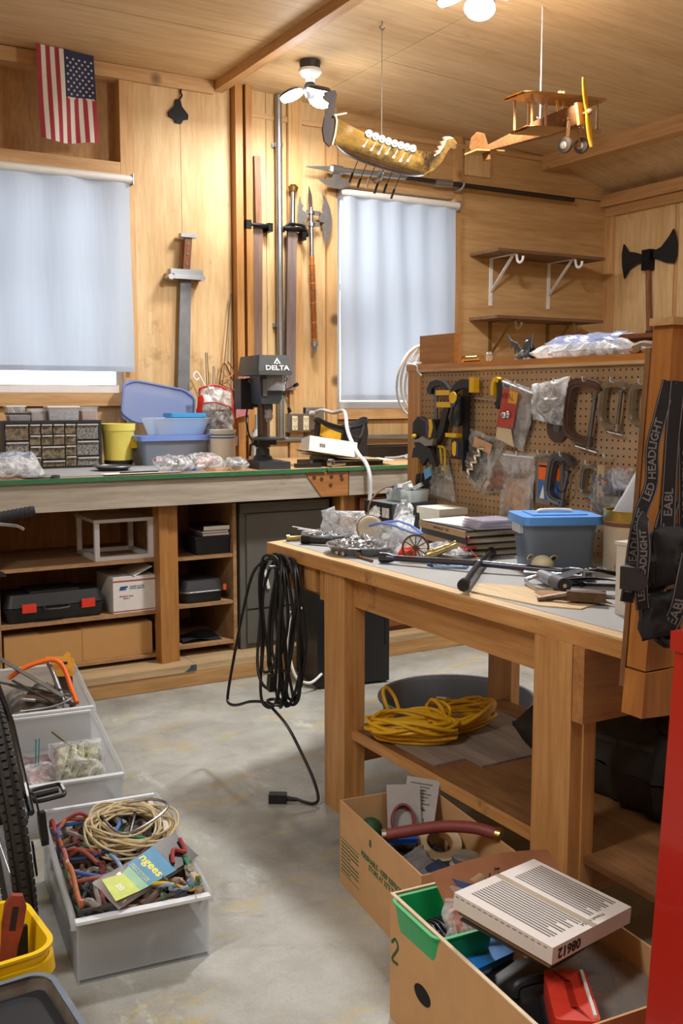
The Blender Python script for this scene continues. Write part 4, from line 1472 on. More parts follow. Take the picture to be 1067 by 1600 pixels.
t = thing('tool_bag', 'black and yellow open-topped tool bag with a green lining showing', 'bag', (3.0, 5.2, ZB))
bl = mat('bag_black', '#222326', .75, var=.2, bump=.2)
def bagf(o):
    def g(u, v):
        a = 2 * PI * u
        hx, hy = .175 - o - .02 * v, .10 - o - .01 * v
        c, s = math.cos(a), math.sin(a)
        k = (abs(c) ** 3.2 + abs(s) ** 3.2) ** (-1 / 3.2)
        z = v * (.225 + .028 * math.cos(2 * a))
        return Vector((2.985 + hx * c * k + .006 * nz((a, v * 5, 1)) + .018 * v, 5.20 + hy * s * k + .008 * nz((a * 2, v * 4, 4)), ZB + .003 + z))
    return g
part(t, 'shell', MB().grid(bagf(0), 48, 12, True), bl, world=True)
part(t, 'lining', MB().grid(lambda u, v: bagf(.006)(u, .1 + .9 * v), 48, 10, True), mat('bag_grey', '#3a3b3e', .8), world=True)
part(t, 'bottom', MB().box(2.83, 3.15, 5.12, 5.28, ZB, ZB + .03), bl, .01, world=True)
w = MB().tube([bagf(-.003)(k / 48, .995) for k in range(48)], .006, 6, closed=True)
part(t, 'hem', w, BLK, world=True)
w = MB()
for u0, u1, v0, v1 in ((.56, .70, .62, .90), (.93, 1.02, .55, .97)):
    w.grid(lambda u, v: bagf(-.004)((u0 + (u1 - u0) * u) % 1, v0 + (v1 - v0) * v * (1 - .3 * u)), 10, 4)
part(t, 'yellow_panel', w, mat('bag_yellow', '#d9a51c', .7), world=True, label='yellow side panel', split=True)
part(t, 'flap', MB().grid(lambda u, v: bagf(-.008)(.52 + .20 * u, .86 + .14 * v) + Vector((-.05 * v, -.02 * v, .01)), 10, 3), bl, world=True)
part(t, 'handle', MB().tube(spline([bagf(0)(.75, .98), Vector((2.97, 5.06, ZB + .17)), Vector((3.05, 5.07, ZB + .14)), bagf(0)(.86, .98)]), .008, 8), bl, world=True)
t = thing('green_pouch', 'pale green packet standing inside the open tool bag', 'packet', (3.02, 5.2, ZB + .06))
part(t, 'packet', pillow(.12, .12, .03, 4, .01, M=at((3.03, 5.19, ZB + .15), rx=R(60), rz=R(10))), mat('pale_green', '#a8d8a5', .5), world=True)

t = thing('metal_tray', 'shallow black metal tray at the far right of the long bench', 'tray', (3.45, 5.38, ZB))
M = at((3.46, 5.37, ZB), rz=R(-6))
part(t, 'pan', MB(M).tub(.52, .26, .075, .004, .01, .01, lip=.006), mat('tray_black', '#302c2a', .4, .4), world=True)
part(t, 'divider', MB(M).box(-.10, -.094, -.12, .12, .004, .07), mat('tray_black', '#302c2a', .4, .4), world=True)
solo('coiled_cable', 'grey-blue cable looped in front of the black metal tray', 'cable', MB().tube(spline([(3.30, 5.19, ZB + .01), (3.38, 5.17, ZB + .012), (3.46, 5.16, ZB + .03), (3.50, 5.18, ZB + .075), (3.58, 5.2, ZB + .08), (3.66, 5.18, ZB + .05), (3.60, 5.14, ZB + .02), (3.5, 5.12, ZB + .012), (3.42, 5.15, ZB + .012), (3.55, 5.16, ZB + .03), (3.7, 5.17, ZB + .03)]), .007, 8), mat('cable_greyblue', '#9aa4ae', .45), (3.5, 5.16, ZB))

# small tools by the drill base
t = thing('adjustable_spanner', 'small steel spanner lying behind the drill press base', 'spanner', (2.53, 4.92, ZB), R(-35))
part(t, 'handle', MB().box(-.08, .04, -.008, .008, .002, .009), STEEL, .002)
part(t, 'jaw', MB().prism([(.035, -.016), (.07, -.02), (.08, -.008), (.055, -.004), (.055, .006), (.08, .01), (.07, .02), (.035, .014)], .010, at((0, 0, .001))), STEEL, .002)
t = thing('socket_rail', 'black rail of tools lying between the drill press and the magazines', 'rail', (2.56, 4.80, ZB), R(-14))
part(t, 'rail', MB().box(-.07, .07, -.02, .02, 0, .022), BLK, .003)
part(t, 'cap', MB().cyl((.02, 0, .022), (.02, 0, .035), .012), DSTEEL)
t = thing('tape_roll', 'small chrome ring fitting at the bench edge in front of the magazines', 'fitting', (2.685, 4.765, ZB))
part(t, 'ring', MB().lathe([(.012, -.012), (.022, -.012), (.022, .012), (.012, .012), (.012, -.012)], at((0, 0, .022), rx=R(90), rz=R(30)), 20), STEEL)
part(t, 'stem', MB().cyl((.01, 0, .01), (.10, .02, .012), .008), STEEL)

# thick grey power cord from the outlet, over the bench edge
t = thing('power_cable', 'thick pale grey power cord arching from the outlet over the bench edge', 'cord', (2.96, 5.0, .60))
PTS = [(3.07, YW - .08, 1.355), (3.08, 5.58, 1.375), (3.09, 5.45, 1.36), (3.05, 5.25, 1.37), (2.96, 5.06, 1.27), (2.91, 4.92, 1.20), (2.885, 4.80, 1.135), (2.875, 4.712, 1.095), (2.872, 4.665, 1.02), (2.868, 4.66, .90), (2.845, 4.64, .78), (2.81, 4.60, .65), (2.82, 4.58, .50), (2.86, 4.62, .30)]
part(t, 'cable', MB().tube(spline(PTS, 8), .0115, 10), mat('cord_pale', '#c4c8cc', .45, var=.04), world=True)
part(t, 'plug', MB().cyl((3.06, YW - .062, 1.352), (3.07, YW - .10, 1.358), .018, .013, 14), mat('cord_pale', '#c4c8cc', .45, var=.04), world=True)
# ================================================================ the near workbench
BENCHW = wood('bench_fir', '#cf9e63', '#b07d45', 'z', 6, 14, .5, .06, 1.8)
BENCHY = wood('bench_fir_long', '#cb985d', '#ab7840', 'y', 6, 14, .5, .06, 1.4, ('#3a2c22', 5.5, .60))
BENCHX = wood('bench_fir_cross', '#bb8650', '#9a6a37', 'x', 6, 14, .55, .06, 1.4)
TOPW = mat('bench_top_white', '#9fa09f', .5, var=.06, scale=5)
ZT = .90
t = thing('workbench', 'near workbench of orange fir timber with a cluttered white top and open lower shelf', 'workbench', (2.1, 2.5, 0))
top = [(1.675, 3.475), (2.535, 3.70), (2.535, 1.62), (1.70, 1.62)]
part(t, 'top', MB().prism(top, .006, at((0, 0, .894))), wood('top_ply', '#d8b98a', '#c39f6d', 'y', 5, 8, .5), world=True)
part(t, 'top_sheet', MB().prism([(1.725, 3.45), (2.53, 3.66), (2.53, 1.625), (1.745, 1.625)], .0012, at((0, 0, .9))), TOPW, world=True, label='worn white sheet covering')
part(t, 'edge_board', MB().prism([(1.675, 3.475), (1.715, 3.485), (1.735, 1.62), (1.70, 1.62)], .042, at((0, 0, .852))), BENCHY, .003, world=True)
part(t, 'edge_board', MB().prism([(1.716, 3.484), (2.535, 3.70), (2.535, 3.665), (1.716, 3.45)], .042, at((0, 0, .852))), BENCHX, .003, world=True)
part(t, 'apron', MB().box(1.735, 1.772, 1.95, 3.40, .742, .852), BENCHY, .004, world=True)
part(t, 'apron', MB().box(1.69, 2.50, 1.762, 1.80, .665, .852), BENCHX, .004, world=True)
part(t, 'apron', MB().box(1.775, 2.50, 3.36, 3.40, .74, .852), BENCHX, .004, world=True)
part(t, 'block', MB().box(1.702, 1.734, 3.13, 3.22, .76, .851), BENCHW, .004, world=True)
part(t, 'block', MB().box(1.702, 1.734, 3.26, 3.40, .742, .851), BENCHW, .004, world=True)
part(t, 'block', MB().box(1.702, 1.734, 3.075, 3.10, .74, .851), BENCHW, .004, world=True)
for (y0, y1) in ((2.92, 3.06), (1.81, 1.95)):
    part(t, 'leg', MB().box(1.697, 1.735, y0, y1, 0, .852), BENCHW, .004, world=True)
    part(t, 'leg_brace', MB().box(1.7355, 1.775, y0 - .006, y1 - .03, 0, .741), BENCHW, .004, world=True)
    part(t, 'leg', MB().box(2.43, 2.47, y0, y1, 0, .852), BENCHW, .004, world=True)
    part(t, 'shelf_rail', MB().box(1.776, 2.43, y0 + .02, y0 + .058, .18, .284), BENCHX, .004, world=True)
part(t, 'lower_shelf', MB().box(1.745, 2.425, 1.35, 2.96, .2845, .303), wood('lower_shelf', '#8d6238', '#6f4a28', 'y', 4, 6, .65, .05, 0, ('#4f4033', 3, .62)), .002, world=True)
part(t, 'shelf_edge', MB().box(1.728, 1.744, 1.96, 2.96, .275, .304), BENCHY, .003, world=True)
for k, (xa, xb) in enumerate(((1.78, 1.90), (1.905, 2.03), (2.035, 2.16), (2.165, 2.30))):
    part(t, 'shelf_plank', MB().box(xa, xb, 2.42 if k else 2.5, 2.958, .3035, .309), wood('plank_grey', '#9c8d80', '#7e7064', 'y', 6, 12, .7), .002, world=True)

# ---- pegboard panel standing on the bench
def pegboard_material():
    m, nt, b, out = _new('pegboard_brown')
    tc = nt.nodes.new('ShaderNodeTexCoord')
    sp = nt.nodes.new('ShaderNodeSeparateXYZ')
    nt.links.new(tc.outputs['Object'], sp.inputs['Vector'])

    def mth(op, a, bb=None):
        n = nt.nodes.new('ShaderNodeMath')
        n.operation = op
        for i, v in enumerate((a, bb)):
            if v is None:
                continue
            if hasattr(v, 'is_output'):
                nt.links.new(v, n.inputs[i])
            else:
                n.inputs[i].default_value = v
        return n.outputs[0]
    d = []
    for ax in ('Y', 'Z'):
        f = mth('FRACT', mth('MULTIPLY', sp.outputs[ax], 1 / .0262))
        d.append(mth('POWER', mth('SUBTRACT', f, .5), 2))
    hole = mth('LESS_THAN', mth('ADD', d[0], d[1]), .020)
    v = _coord(nt)
    c = _ramp(nt, _noise(nt, v, 4, 5, .7), [(.3, lin('#ab8c68')), (.7, lin('#bb9b75'))])
    c = _mix(nt, .3, c, _ramp(nt, _noise(nt, v, 160, 2), [(.3, (.6, .6, .6)), (.7, (1, 1, 1))]), 'MULTIPLY')
    nt.links.new(_mix(nt, hole, c, lin('#120b06')), b.inputs['Base Color'])
    b.inputs['Roughness'].default_value = .6
    return m


t = thing('pegboard', 'brown pegboard panel in a wooden frame standing along the back of the near workbench', 'pegboard', (2.52, 2.7, .902))
part(t, 'board', MB().box(2.502, 2.508, 1.63, 3.655, .902, 1.566), pegboard_material(), world=True)
part(t, 'post', MB().box(2.495, 2.530, 3.657, 3.735, .902, 1.575), BENCHW, .003, world=True)
part(t, 'edge_strip', MB().box(2.492, 2.502, 3.638, 3.656, .905, 1.565), wood('strip_pale', '#d8b384', '#c09660', 'z', 6, 12), .001, world=True)
part(t, 'top_rail', MB().box(2.488, 2.60, 1.63, 3.74, 1.566, 1.594), wood('rail_orange', '#d0914a', '#b0742f', 'y', 5, 14, .4, coat=.3), .003, world=True)
part(t, 'rail_lip', MB().box(2.484, 2.4885, 1.63, 3.66, 1.560, 1.572), wood('strip_pale_y', '#e0c29a', '#c9a678', 'y', 6, 12), .001, world=True)
part(t, 'back_stud', MB().box(2.51, 2.535, 2.2, 2.24, .902, 1.565), BENCHW, world=True)


def P2(*pts):
    return [(-y, z) for y, z in pts]


def ribbon(path, w):
    """outline of a band of width w (number or list) along a 2-D path"""
    n = len(path)
    L, Rr = [], []
    for i in range(n):
        a, b = Vector(path[max(i - 1, 0)]), Vector(path[min(i + 1, n - 1)])
        d = (b - a).normalized()
        q = Vector((-d.y, d.x)) * ((w[i] if isinstance(w, (list, tuple)) else w) / 2)
        p = Vector(path[i])
        L.append(tuple(p + q))
        Rr.append(tuple(p - q))
    return L + Rr[::-1]


def curve2(pts, sub=5):
    return [(p.x, p.y) for p in spline([(a, b, 0) for a, b in pts], sub)]


XP = 2.50     # face of the pegboard
HOOK = mat('hook_white', '#cfd0cf', .4, .3)


def peghook(t, y, z):
    part(t, 'peg_hook', MB().tube(spline([(2.501, y, z), (2.47, y, z), (2.452, y, z + .004), (2.448, y, z + .018)]), .003, 6), HOOK, world=True)


# ---- trigger clamps
CL = mat('clamp_black', '#1d1e22', .35, var=.15)
PUR = mat('clamp_purple', '#45407a', .5)
t = thing('bar_clamp', 'leftmost black trigger clamp with two yellow pads and a bulky grip, high on the pegboard', 'clamp', (2.46, 3.47, 1.17), 0, 'trigger clamps on the pegboard')
part(t, 'bar', MB().box(2.458, 2.464, 3.463, 3.485, 1.17, 1.50), DSTEEL, .001, world=True)
part(t, 'fixed_jaw', MB().prism(ribbon(curve2(P2((3.512, 1.468), (3.50, 1.50), (3.455, 1.512), (3.41, 1.505), (3.375, 1.478))), [.020, .03, .034, .03, .03, .03, .028, .028, .027, .026, .025, .024, .022, .021, .02, .02, .02, .02, .02, .02, .02]), .024, PEG(2.473)), CL, .003, world=True)
part(t, 'pad', MB().box(2.445, 2.475, 3.36, 3.455, 1.462, 1.482), YEL, .003, world=True, label='yellow pad')
part(t, 'pad', MB().box(2.445, 2.475, 3.35, 3.45, 1.412, 1.434), YEL, .003, world=True, label='yellow pad')
part(t, 'sliding_jaw', MB().prism(ribbon(curve2(P2((3.38, 1.415), (3.40, 1.37), (3.42, 1.32), (3.46, 1.27))), .034), .024, PEG(2.47)), CL, .003, world=True)
part(t, 'grip', MB().prism(P2((3.62, 1.345), (3.585, 1.372), (3.53, 1.352), (3.465, 1.362), (3.445, 1.30), (3.47, 1.262), (3.55, 1.265), (3.60, 1.24), (3.625, 1.285)), .034, PEG(2.478)), CL, .008, world=True)
part(t, 'label', MB().prism(P2((3.505, 1.362), (3.48, 1.362), (3.47, 1.33), (3.485, 1.285), (3.505, 1.285), (3.497, 1.325)), .001, PEG(2.4435)), YEL, world=True, label='yellow and purple label')
part(t, 'label', MB().prism(P2((3.523, 1.356), (3.508, 1.36), (3.500, 1.325), (3.508, 1.285), (3.52, 1.285)), .001, PEG(2.4435)), PUR, world=True)
t = thing('bar_clamp', 'second trigger clamp on the pegboard, with round yellow badge and teardrop grip', 'clamp', (2.46, 3.26, 1.15), 0, 'trigger clamps on the pegboard')
part(t, 'bar', MB().box(2.458, 2.464, 3.245, 3.285, 1.15, 1.50), BLKM, .001, world=True)
part(t, 'fixed_jaw', MB().prism(ribbon(curve2(P2((3.36, 1.468), (3.32, 1.497), (3.27, 1.508), (3.215, 1.500))), [.012, .015, .02, .024, .026, .028, .03, .032, .034, .034, .034, .034, .034, .034, .034, .034]), .024, PEG(2.473)), CL, .003, world=True)
part(t, 'pad', MB().box(2.445, 2.472, 3.199, 3.229, 1.472, 1.532), YEL, .009, world=True, label='yellow pad', seg=2)
part(t, 'grip', MB().lathe([(0, 0), (.026, .008), (.035, .035), (.028, .075), (.020, .105), (.024, .125), (0, .13)], at((2.455, 3.325, 1.335), rx=R(8)), 16), CL, world=True)
part(t, 'badge', MB().cyl((2.43, 3.312, 1.452), (2.426, 3.312, 1.452), .024, n=20), YEL, world=True, label='round yellow badge')
part(t, 'badge_foot', MB().prism([(-.020, -.012), (.020, -.012), (.012, -.034), (-.012, -.034)], .003, at((-.0, 0, 0), M=PEG(2.43) @ at((-3.312, 1.450, 0)))), PUR, world=True)
part(t, 'lower_body', MB().box(2.44, 2.475, 3.255, 3.335, 1.205, 1.285), CL, .010, world=True, seg=2)
part(t, 'label', MB().prism(P2((3.328, 1.268), (3.312, 1.278), (3.30, 1.272), (3.303, 1.222), (3.315, 1.215), (3.328, 1.228)), .001, PEG(2.4392)), YEL, world=True)
part(t, 'label', MB().prism(P2((3.296, 1.272), (3.286, 1.272), (3.288, 1.220), (3.30, 1.215)), .001, PEG(2.4392)), PUR, world=True)
part(t, 'pad', MB().box(2.445, 2.475, 3.31, 3.385, 1.292, 1.308), YEL, .003, world=True, label='yellow pad')
t = thing('bar_clamp', 'trigger clamp lying sideways on the pegboard, its steel bar running left', 'clamp', (2.46, 3.15, 1.42), 0, 'trigger clamps on the pegboard')
part(t, 'bar', MB().bar((2.478, 3.30, 1.456), (2.478, 3.07, 1.438), .005, .013, (1, 0, 0)), STEEL, .001, world=True)
part(t, 'jaw', MB().prism(ribbon(curve2(P2((3.075, 1.515), (3.062, 1.48), (3.066, 1.44), (3.085, 1.418))), [.016, .02, .024, .028, .03, .032, .032, .032, .03, .03, .03, .03, .028, .028, .028, .028]), .026, PEG(2.49)), CL, .004, world=True)
part(t, 'pad', MB().prism(ribbon(curve2(P2((3.108, 1.462), (3.105, 1.505), (3.09, 1.522), (3.07, 1.516))), .017), .03, PEG(2.492)), YEL, .003, world=True, label='yellow pad')

# ---- pliers, spring clamps, drivers at the left edge
t = thing('locking_pliers', 'steel locking pliers with a yellow tip hanging below the leftmost clamp', 'pliers', (2.45, 3.54, 1.17))
part(t, 'jaws', MB().prism(P2((3.60, 1.285), (3.575, 1.272), (3.52, 1.29), (3.47, 1.275), (3.44, 1.285), (3.45, 1.255), (3.50, 1.25), (3.54, 1.265), (3.59, 1.262)), .02, PEG(2.445)), STEEL, .003, world=True)
part(t, 'body', MB().prism(P2((3.60, 1.235), (3.54, 1.262), (3.47, 1.24), (3.43, 1.17), (3.455, 1.165), (3.49, 1.205), (3.53, 1.165), (3.56, 1.20), (3.61, 1.195)), .018, PEG(2.45)), DARKGREY, .003, world=True)
part(t, 'tip', MB().ball((2.435, 3.595, 1.288), (.012, .014, .010)), YEL, world=True)
t0 = None
for k, (y, lb) in enumerate(((3.615, 'nearest the post'), (3.585, 'second from the post'), (3.555, 'third from the post'), (3.53, 'farthest from the post'))):
    lbl = 'dark-handled small driver hung low on the pegboard edge, ' + lb
    if t0 is None:
        t0 = thing('screwdriver', lbl, 'screwdriver', (2.47, y, 1.06), 0, 'small drivers on the pegboard edge')
        part(t0, 'handle', MB().tube([(0, 0, 0), (0, 0, .02), (0, 0, .05), (0, 0, .065)], [.010, .012, .011, .007], 10), BLK)
        part(t0, 'shaft', MB().tube([(0, 0, .06), (0, .003, .15)], .0035, 6), BRASS)
    else:
        dup(t0, (2.47, y, 1.06 + .004 * k), None, lbl)
t = thing('twine_loop', 'loop of yellow cord hanging under the pliers', 'cord', (2.46, 3.42, 1.12))
part(t, 'loop', MB().tube(spline([(2.46, 3.44, 1.25), (2.46, 3.425, 1.15), (2.46, 3.415, 1.125), (2.46, 3.405, 1.15), (2.46, 3.41, 1.24), (2.45, 3.44, 1.25)]), .005, 6), mat('cord_yellow', '#c8a622', .6), world=True)


def hungbag(name, label, pts, seed, film, cont=None, cont_box=None, thick=.03, group='clear bags hung on the pegboard', zipm=None, x=2.485):
    """bag filling the quad pts (four (y,z) corners: top-left, top-right, bottom-right, bottom-left)"""
    A, B, C_, D = [Vector((-y, z)) for y, z in pts]
    c = (A + B + C_ + D) / 4
    t = thing(name, label, 'bag', (x, -c.x, min(p.y for p in (A, B, C_, D))), 0, group)

    def q(u, v):
        return A.lerp(B, u).lerp(D.lerp(C_, u), v)

    def f(s, k=1.0, u0=0, u1=1, v0=0, v1=1):
        def g(u, v):
            uu, vv = u0 + (u1 - u0) * u, v0 + (v1 - v0) * v
            e = (1 - (2 * u - 1) ** 4) * (1 - (2 * v - 1) ** 4)
            p = q(uu, vv)
            d = s * thick * k / 2 * e ** .6 + .010 * nz((p.x * 25, p.y * 25, seed + s)) * (.4 + .6 * e) + .005 * nz((p.x * 70, p.y * 70, seed))
            p = p + Vector((nz((v * 5, seed, 2)), nz((u * 5, seed, 7)))) * .006
            return Vector((x - thick / 2 - d, -p.x, p.y))
        return g
    part(t, 'film', MB().grid(f(1), 16, 22).grid(f(-1), 16, 22), film, world=True)
    if cont:
        for k, (m_, u0, u1, v0, v1, kk) in enumerate(cont):
            part(t, 'contents', MB().grid(f(1, kk, u0, u1, v0, v1), 12, 14).grid(f(-1, kk, u0, u1, v0, v1), 12, 14), m_, world=True)
    if zipm:
        a, b = q(.0, .05), q(1, .05)
        part(t, 'zip_strip', MB().tube([(x - thick / 2 - .006, -(a.x + (b.x - a.x) * k / 6), a.y + (b.y - a.y) * k / 6) for k in range(7)], .004, 6), zipm, world=True)
    return t


CARDR = mat('card_red', '#b4483d', .6, var=.1)
CARDY = mat('card_cream', '#cdbb96', .6, var=.08)
HW = mat('bag_hardware', '#a79f92', .35, .4, var=.5, scale=90, col2='#5b5249')
TAN = mat('bag_parts_tan', '#a98d76', .5, var=.25, scale=50)
DKP = mat('bag_dark_parts', '#33302c', .5, var=.5, scale=50)
BAGP = clear('peg_bag', '#f1f3f4', .20, .12, 0, 14)
t = hungbag('hardware_bag', 'small clear bag with a clump of bright screws, lowest left on the pegboard', [(3.53, 1.175), (3.39, 1.19), (3.335, 1.02), (3.52, 1.045)], 31, BAGP, [(HW, .25, .85, .02, .42, 1.6)])
part(t, 'label', MB().prism(P2((3.525, 1.145), (3.475, 1.165), (3.465, 1.13), (3.51, 1.108)), .001, PEG(2.435)), mat('label_blue', '#5fa5d8', .6), world=True)
t = hungbag('hardware_bag', 'tilted clear bag holding a black card of metal hooks', [(3.255, 1.33), (3.02, 1.285), (3.19, 1.08), (3.31, 1.155)], 33, BAGP, [(DKP, .2, .72, .1, .92, .8)])
part(t, 'card', MB().prism(P2((3.185, 1.30), (3.075, 1.272), (3.09, 1.235), (3.20, 1.262)), .001, PEG(2.4445)), mat('card_wood', '#c39a75', .6, var=.1), world=True)
for k in range(4):
    y, z = 3.155 + k * .022, 1.245 - k * .028
    part(t, 'hook', MB().tube(spline([(2.445, y - .03, z + .012), (2.438, y, z + .008), (2.44, y - .005, z - .012), (2.438, y + .03, z - .004)]), .006, 6), mat('hook_nickel', '#b8ab98', .35, .8), world=True)
peghook(t, 3.14, 1.295)
hungbag('hardware_bag', 'loose brownish bag of rusty parts hanging behind the tilted hook card bag', [(3.09, 1.26), (2.99, 1.235), (2.985, 1.10), (3.19, 1.07)], 35, BAGP, [(mat('rusty_parts', '#7d5a48', .6, var=.4, scale=50), .15, .9, .35, .95, 1.1)], x=2.494)
t = hungbag('hardware_bag', 'large clear bag with a red and yellow header card, top middle of the pegboard', [(3.045, 1.525), (2.845, 1.472), (2.925, 1.25), (3.085, 1.29)], 37, BAGP, [(mat('bag_grey_parts', '#7f7a72', .5, var=.4, scale=40), .45, .95, .15, .95, .6)], zipm=mat('zip_clear', '#dfe6ee', .3))
part(t, 'card', MB().prism(P2((3.012, 1.488), (2.925, 1.472), (2.955, 1.338), (3.052, 1.342)), .0012, PEG(2.444)), CARDR, world=True, label='red card')
part(t, 'card_panel', MB().prism(P2((2.975, 1.478), (2.928, 1.470), (2.935, 1.428), (2.985, 1.432)), .001, PEG(2.4425)), mat('card_yellow', '#d7a43b', .6), world=True)
letters(t, 'lettering', 'WAL', mat('card_dark_red', '#7a231f', .6), .034, Matrix.Translation((-t.location.x, -t.location.y, -t.location.z)) @ PEG(2.4420) @ at((-2.985, 1.455, 0), rz=R(-8)))
part(t, 'bolt', MB().ball((2.436, 3.00, 1.385), (.010, .016, .012)).ball((2.436, 2.975, 1.388), (.010, .012, .014)), STEEL, world=True, split=True)
part(t, 'slip', MB().prism(P2((3.045, 1.338), (2.965, 1.335), (2.945, 1.268), (3.055, 1.30)), .001, PEG(2.4432)), CARDY, world=True)
peghook(t, 2.955, 1.495)
t = hungbag('hardware_bag', 'bunched cloudy white bag over a grey grinding wheel on the pegboard', [(2.875, 1.498), (2.675, 1.525), (2.70, 1.35), (2.86, 1.372)], 39, BAG2, [(HW, .35, .8, .4, .95, .8)], thick=.05)
peghook(t, 2.745, 1.50)
t = thing('grinding_wheel', 'round dark grinding wheel peeking out under the cloudy white bag', 'wheel', (2.494, 2.765, 1.29))
part(t, 'disc', MB().cyl((2.499, 2.765, 1.345), (2.488, 2.765, 1.345), .054, n=32), mat('grit', '#4d3d33', .8), .002, world=True)
part(t, 'hub', MB().cyl((2.488, 2.765, 1.345), (2.486, 2.765, 1.345), .018, n=20), DSTEEL, world=True)
# lower row
t = hungbag('hardware_bag', 'long zip bag of pale wooden pegs in the lower row of the pegboard', [(3.03, 1.25), (2.855, 1.245), (2.865, 1.0), (3.06, .985)], 41, BAGP, [(TAN, .12, .9, .38, .97, 1.1)], zipm=mat('zip_clear', '#dfe6ee', .3))
peghook(t, 2.94, 1.235)
for k, (y, lb) in enumerate(((2.82, 'front one of two orange and blue blade packs hung on the pegboard'), (2.768, 'hind one of two orange and blue blade packs, partly hidden'))):
    t = thing('blade_pack', lb, 'blade pack', (2.48, y, 1.06), 0, 'blade packs on the pegboard')
    xo = 2.478 + .01 * k
    part(t, 'sleeve', MB().box(xo, xo + .010, y - .040, y + .040, 1.065, 1.235), mat('sleeve_grey', '#77706a', .5), .002, world=True)
    part(t, 'label', MB().box(xo - .001, xo, y - .024, y + .024, 1.155, 1.215), ORG, world=True)
    part(t, 'label', MB().box(xo - .001, xo, y - .024, y + .024, 1.082, 1.150), mat('pack_blue', '#2e63a8', .5), world=True)
    part(t, 'label', MB().prism(P2((y + .016, 1.085), (y - .010, 1.085), (y - .002, 1.135)), .0008, PEG(xo - .0011)), PAPER, world=True)
    part(t, 'label', MB().box(xo - .0015, xo - .0005, y - .022, y + .022, 1.20, 1.207), BLK, world=True)
    peghook(t, y, 1.245)


def c_clamp(label, y, z, w, h, tilt, m, th=.022, sw=.016, screw=None, group='c-clamps on the pegboard', hook=True):
    """C-frame open to the right; screw up through the lower arm. (y, z) is the middle of the top arm"""
    t = thing('c_clamp', label, 'clamp', (2.475, y, z - h - .03), 0, group)
    M = PEG(2.485) @ at((-y, z, 0), rz=R(tilt))
    path = curve2([(w * .52, -h * .10), (w * .38, -h * .015), (0, 0), (-w * .38, -h * .06), (-w * .5, -h * .22), (-w * .5, -h * .62), (-w * .42, -h * .86), (-w * .15, -h * .97), (w * .30, -h * .97)], 4)
    n = len(path)
    ws = [sw * (.8 + .55 * math.sin(PI * i / (n - 1))) for i in range(n)]
    part(t, 'frame', MB().prism(ribbon(path, ws), th, M), m, .003, world=True)
    mi = MB(M @ at((0, 0, th)))
    part(t, 'rib', mi.prism(ribbon(path, sw * .35), .004), m, .001, world=True)
    q = MB(M)
    q.cyl((w * .28, -h * .90, th / 2), (w * .28, -h * 1.06, th / 2), sw * .62, n=14)
    part(t, 'boss', q, m, world=True)
    q = MB(M)
    q.cyl((w * .30, -h * (.35 if screw is None else screw), th / 2), (w * .28, -h * 1.12, th / 2), sw * .36, n=12)
    s = part(t, 'screw', q, screwm(m), world=True)
    q = MB(M)
    q.cyl((w * .30, -h * (.33 if screw is None else screw), th / 2), (w * .30, -h * ((.33 if screw is None else screw) + .05), th / 2), sw * .6, n=12)
    part(s, 'swivel_pad', q, screwm(m), world=True)
    q = MB(M)
    q.cyl((-w * .12, -h * 1.10, th / 2), (w * .58, -h * 1.12, th / 2), sw * .22, n=8)
    part(s, 'tommy_bar', q, STEEL, world=True)
    if hook:
        peghook(t, y, z + .003)
    return t


def screwm(m):
    return DSTEEL


CI = mat('iron_brown', '#6a5850', .42, .7, var=.2, scale=25)
CN = mat('iron_nickel', '#a9a59a', .32, .9, var=.12, scale=25)
c_clamp('biggest brown iron C-clamp, hung beside the cloudy white bag', 2.60, 1.502, .155, .20, -8, CI, .026, .024, .18)
c_clamp('middle-sized bright C-clamp with its screw bar sticking out left, top row', 2.47, 1.497, .10, .145, -6, CN, .022, .018, .12)
c_clamp('bright C-clamp half hidden behind the end partition, top row', 2.345, 1.49, .09, .125, -4, CN, .02, .016, .2)
c_clamp('flat grey C-clamp with a ring of wire over it, lower row', 2.705, 1.242, .10, .165, -12, DSTEEL, .026, .022, .25)
c_clamp('smallest grey C-clamp, lower row beside the drilled wooden strip', 2.575, 1.218, .065, .105, -8, CN, .018, .014, .2)
solo('wire_ring', 'thin dark ring of wire hung over the flat grey C-clamp', 'wire', MB().tube([(2.447, 2.69 + .035 * math.cos(2 * PI * k / 28), 1.175 + .055 * math.sin(2 * PI * k / 28)) for k in range(28)], .0028, 6, closed=True), BLK, (2.447, 2.69, 1.12))
t = thing('wooden_strip', 'pale wooden strip with drilled holes hung in the lower row', 'strip', (2.465, 2.515, 1.11))
part(t, 'strip', MB().box(2.466, 2.474, 2.503, 2.535, 1.11, 1.225), wood('strip_pale2', '#cdb086', '#b6976c', 'z', 6, 12), .001, world=True)
part(t, 'hole', MB().cyl((2.4655, 2.52, 1.19), (2.468, 2.52, 1.19), .005).cyl((2.4655, 2.52, 1.16), (2.468, 2.52, 1.16), .005).cyl((2.4655, 2.52, 1.125), (2.468, 2.52, 1.125), .004), BLK, world=True, split=True)
peghook(t, 2.49, 1.25)
t = hungbag('hardware_bag', 'clear bag with a round dark disc behind the drilled wooden strip', [(2.56, 1.215), (2.43, 1.21), (2.44, 1.05), (2.575, 1.06)], 45, BAGP, [(mat('disc_dark', '#4a4744', .5, var=.2), .15, .85, .1, .55, .8), (mat('olive_parts', '#6d6a55', .5, var=.3, scale=60), .05, .95, .55, .97, .8)], x=2.492)
part(t, 'tag', MB().box(2.462, 2.463, 2.485, 2.497, 1.165, 1.172), ORG, world=True)
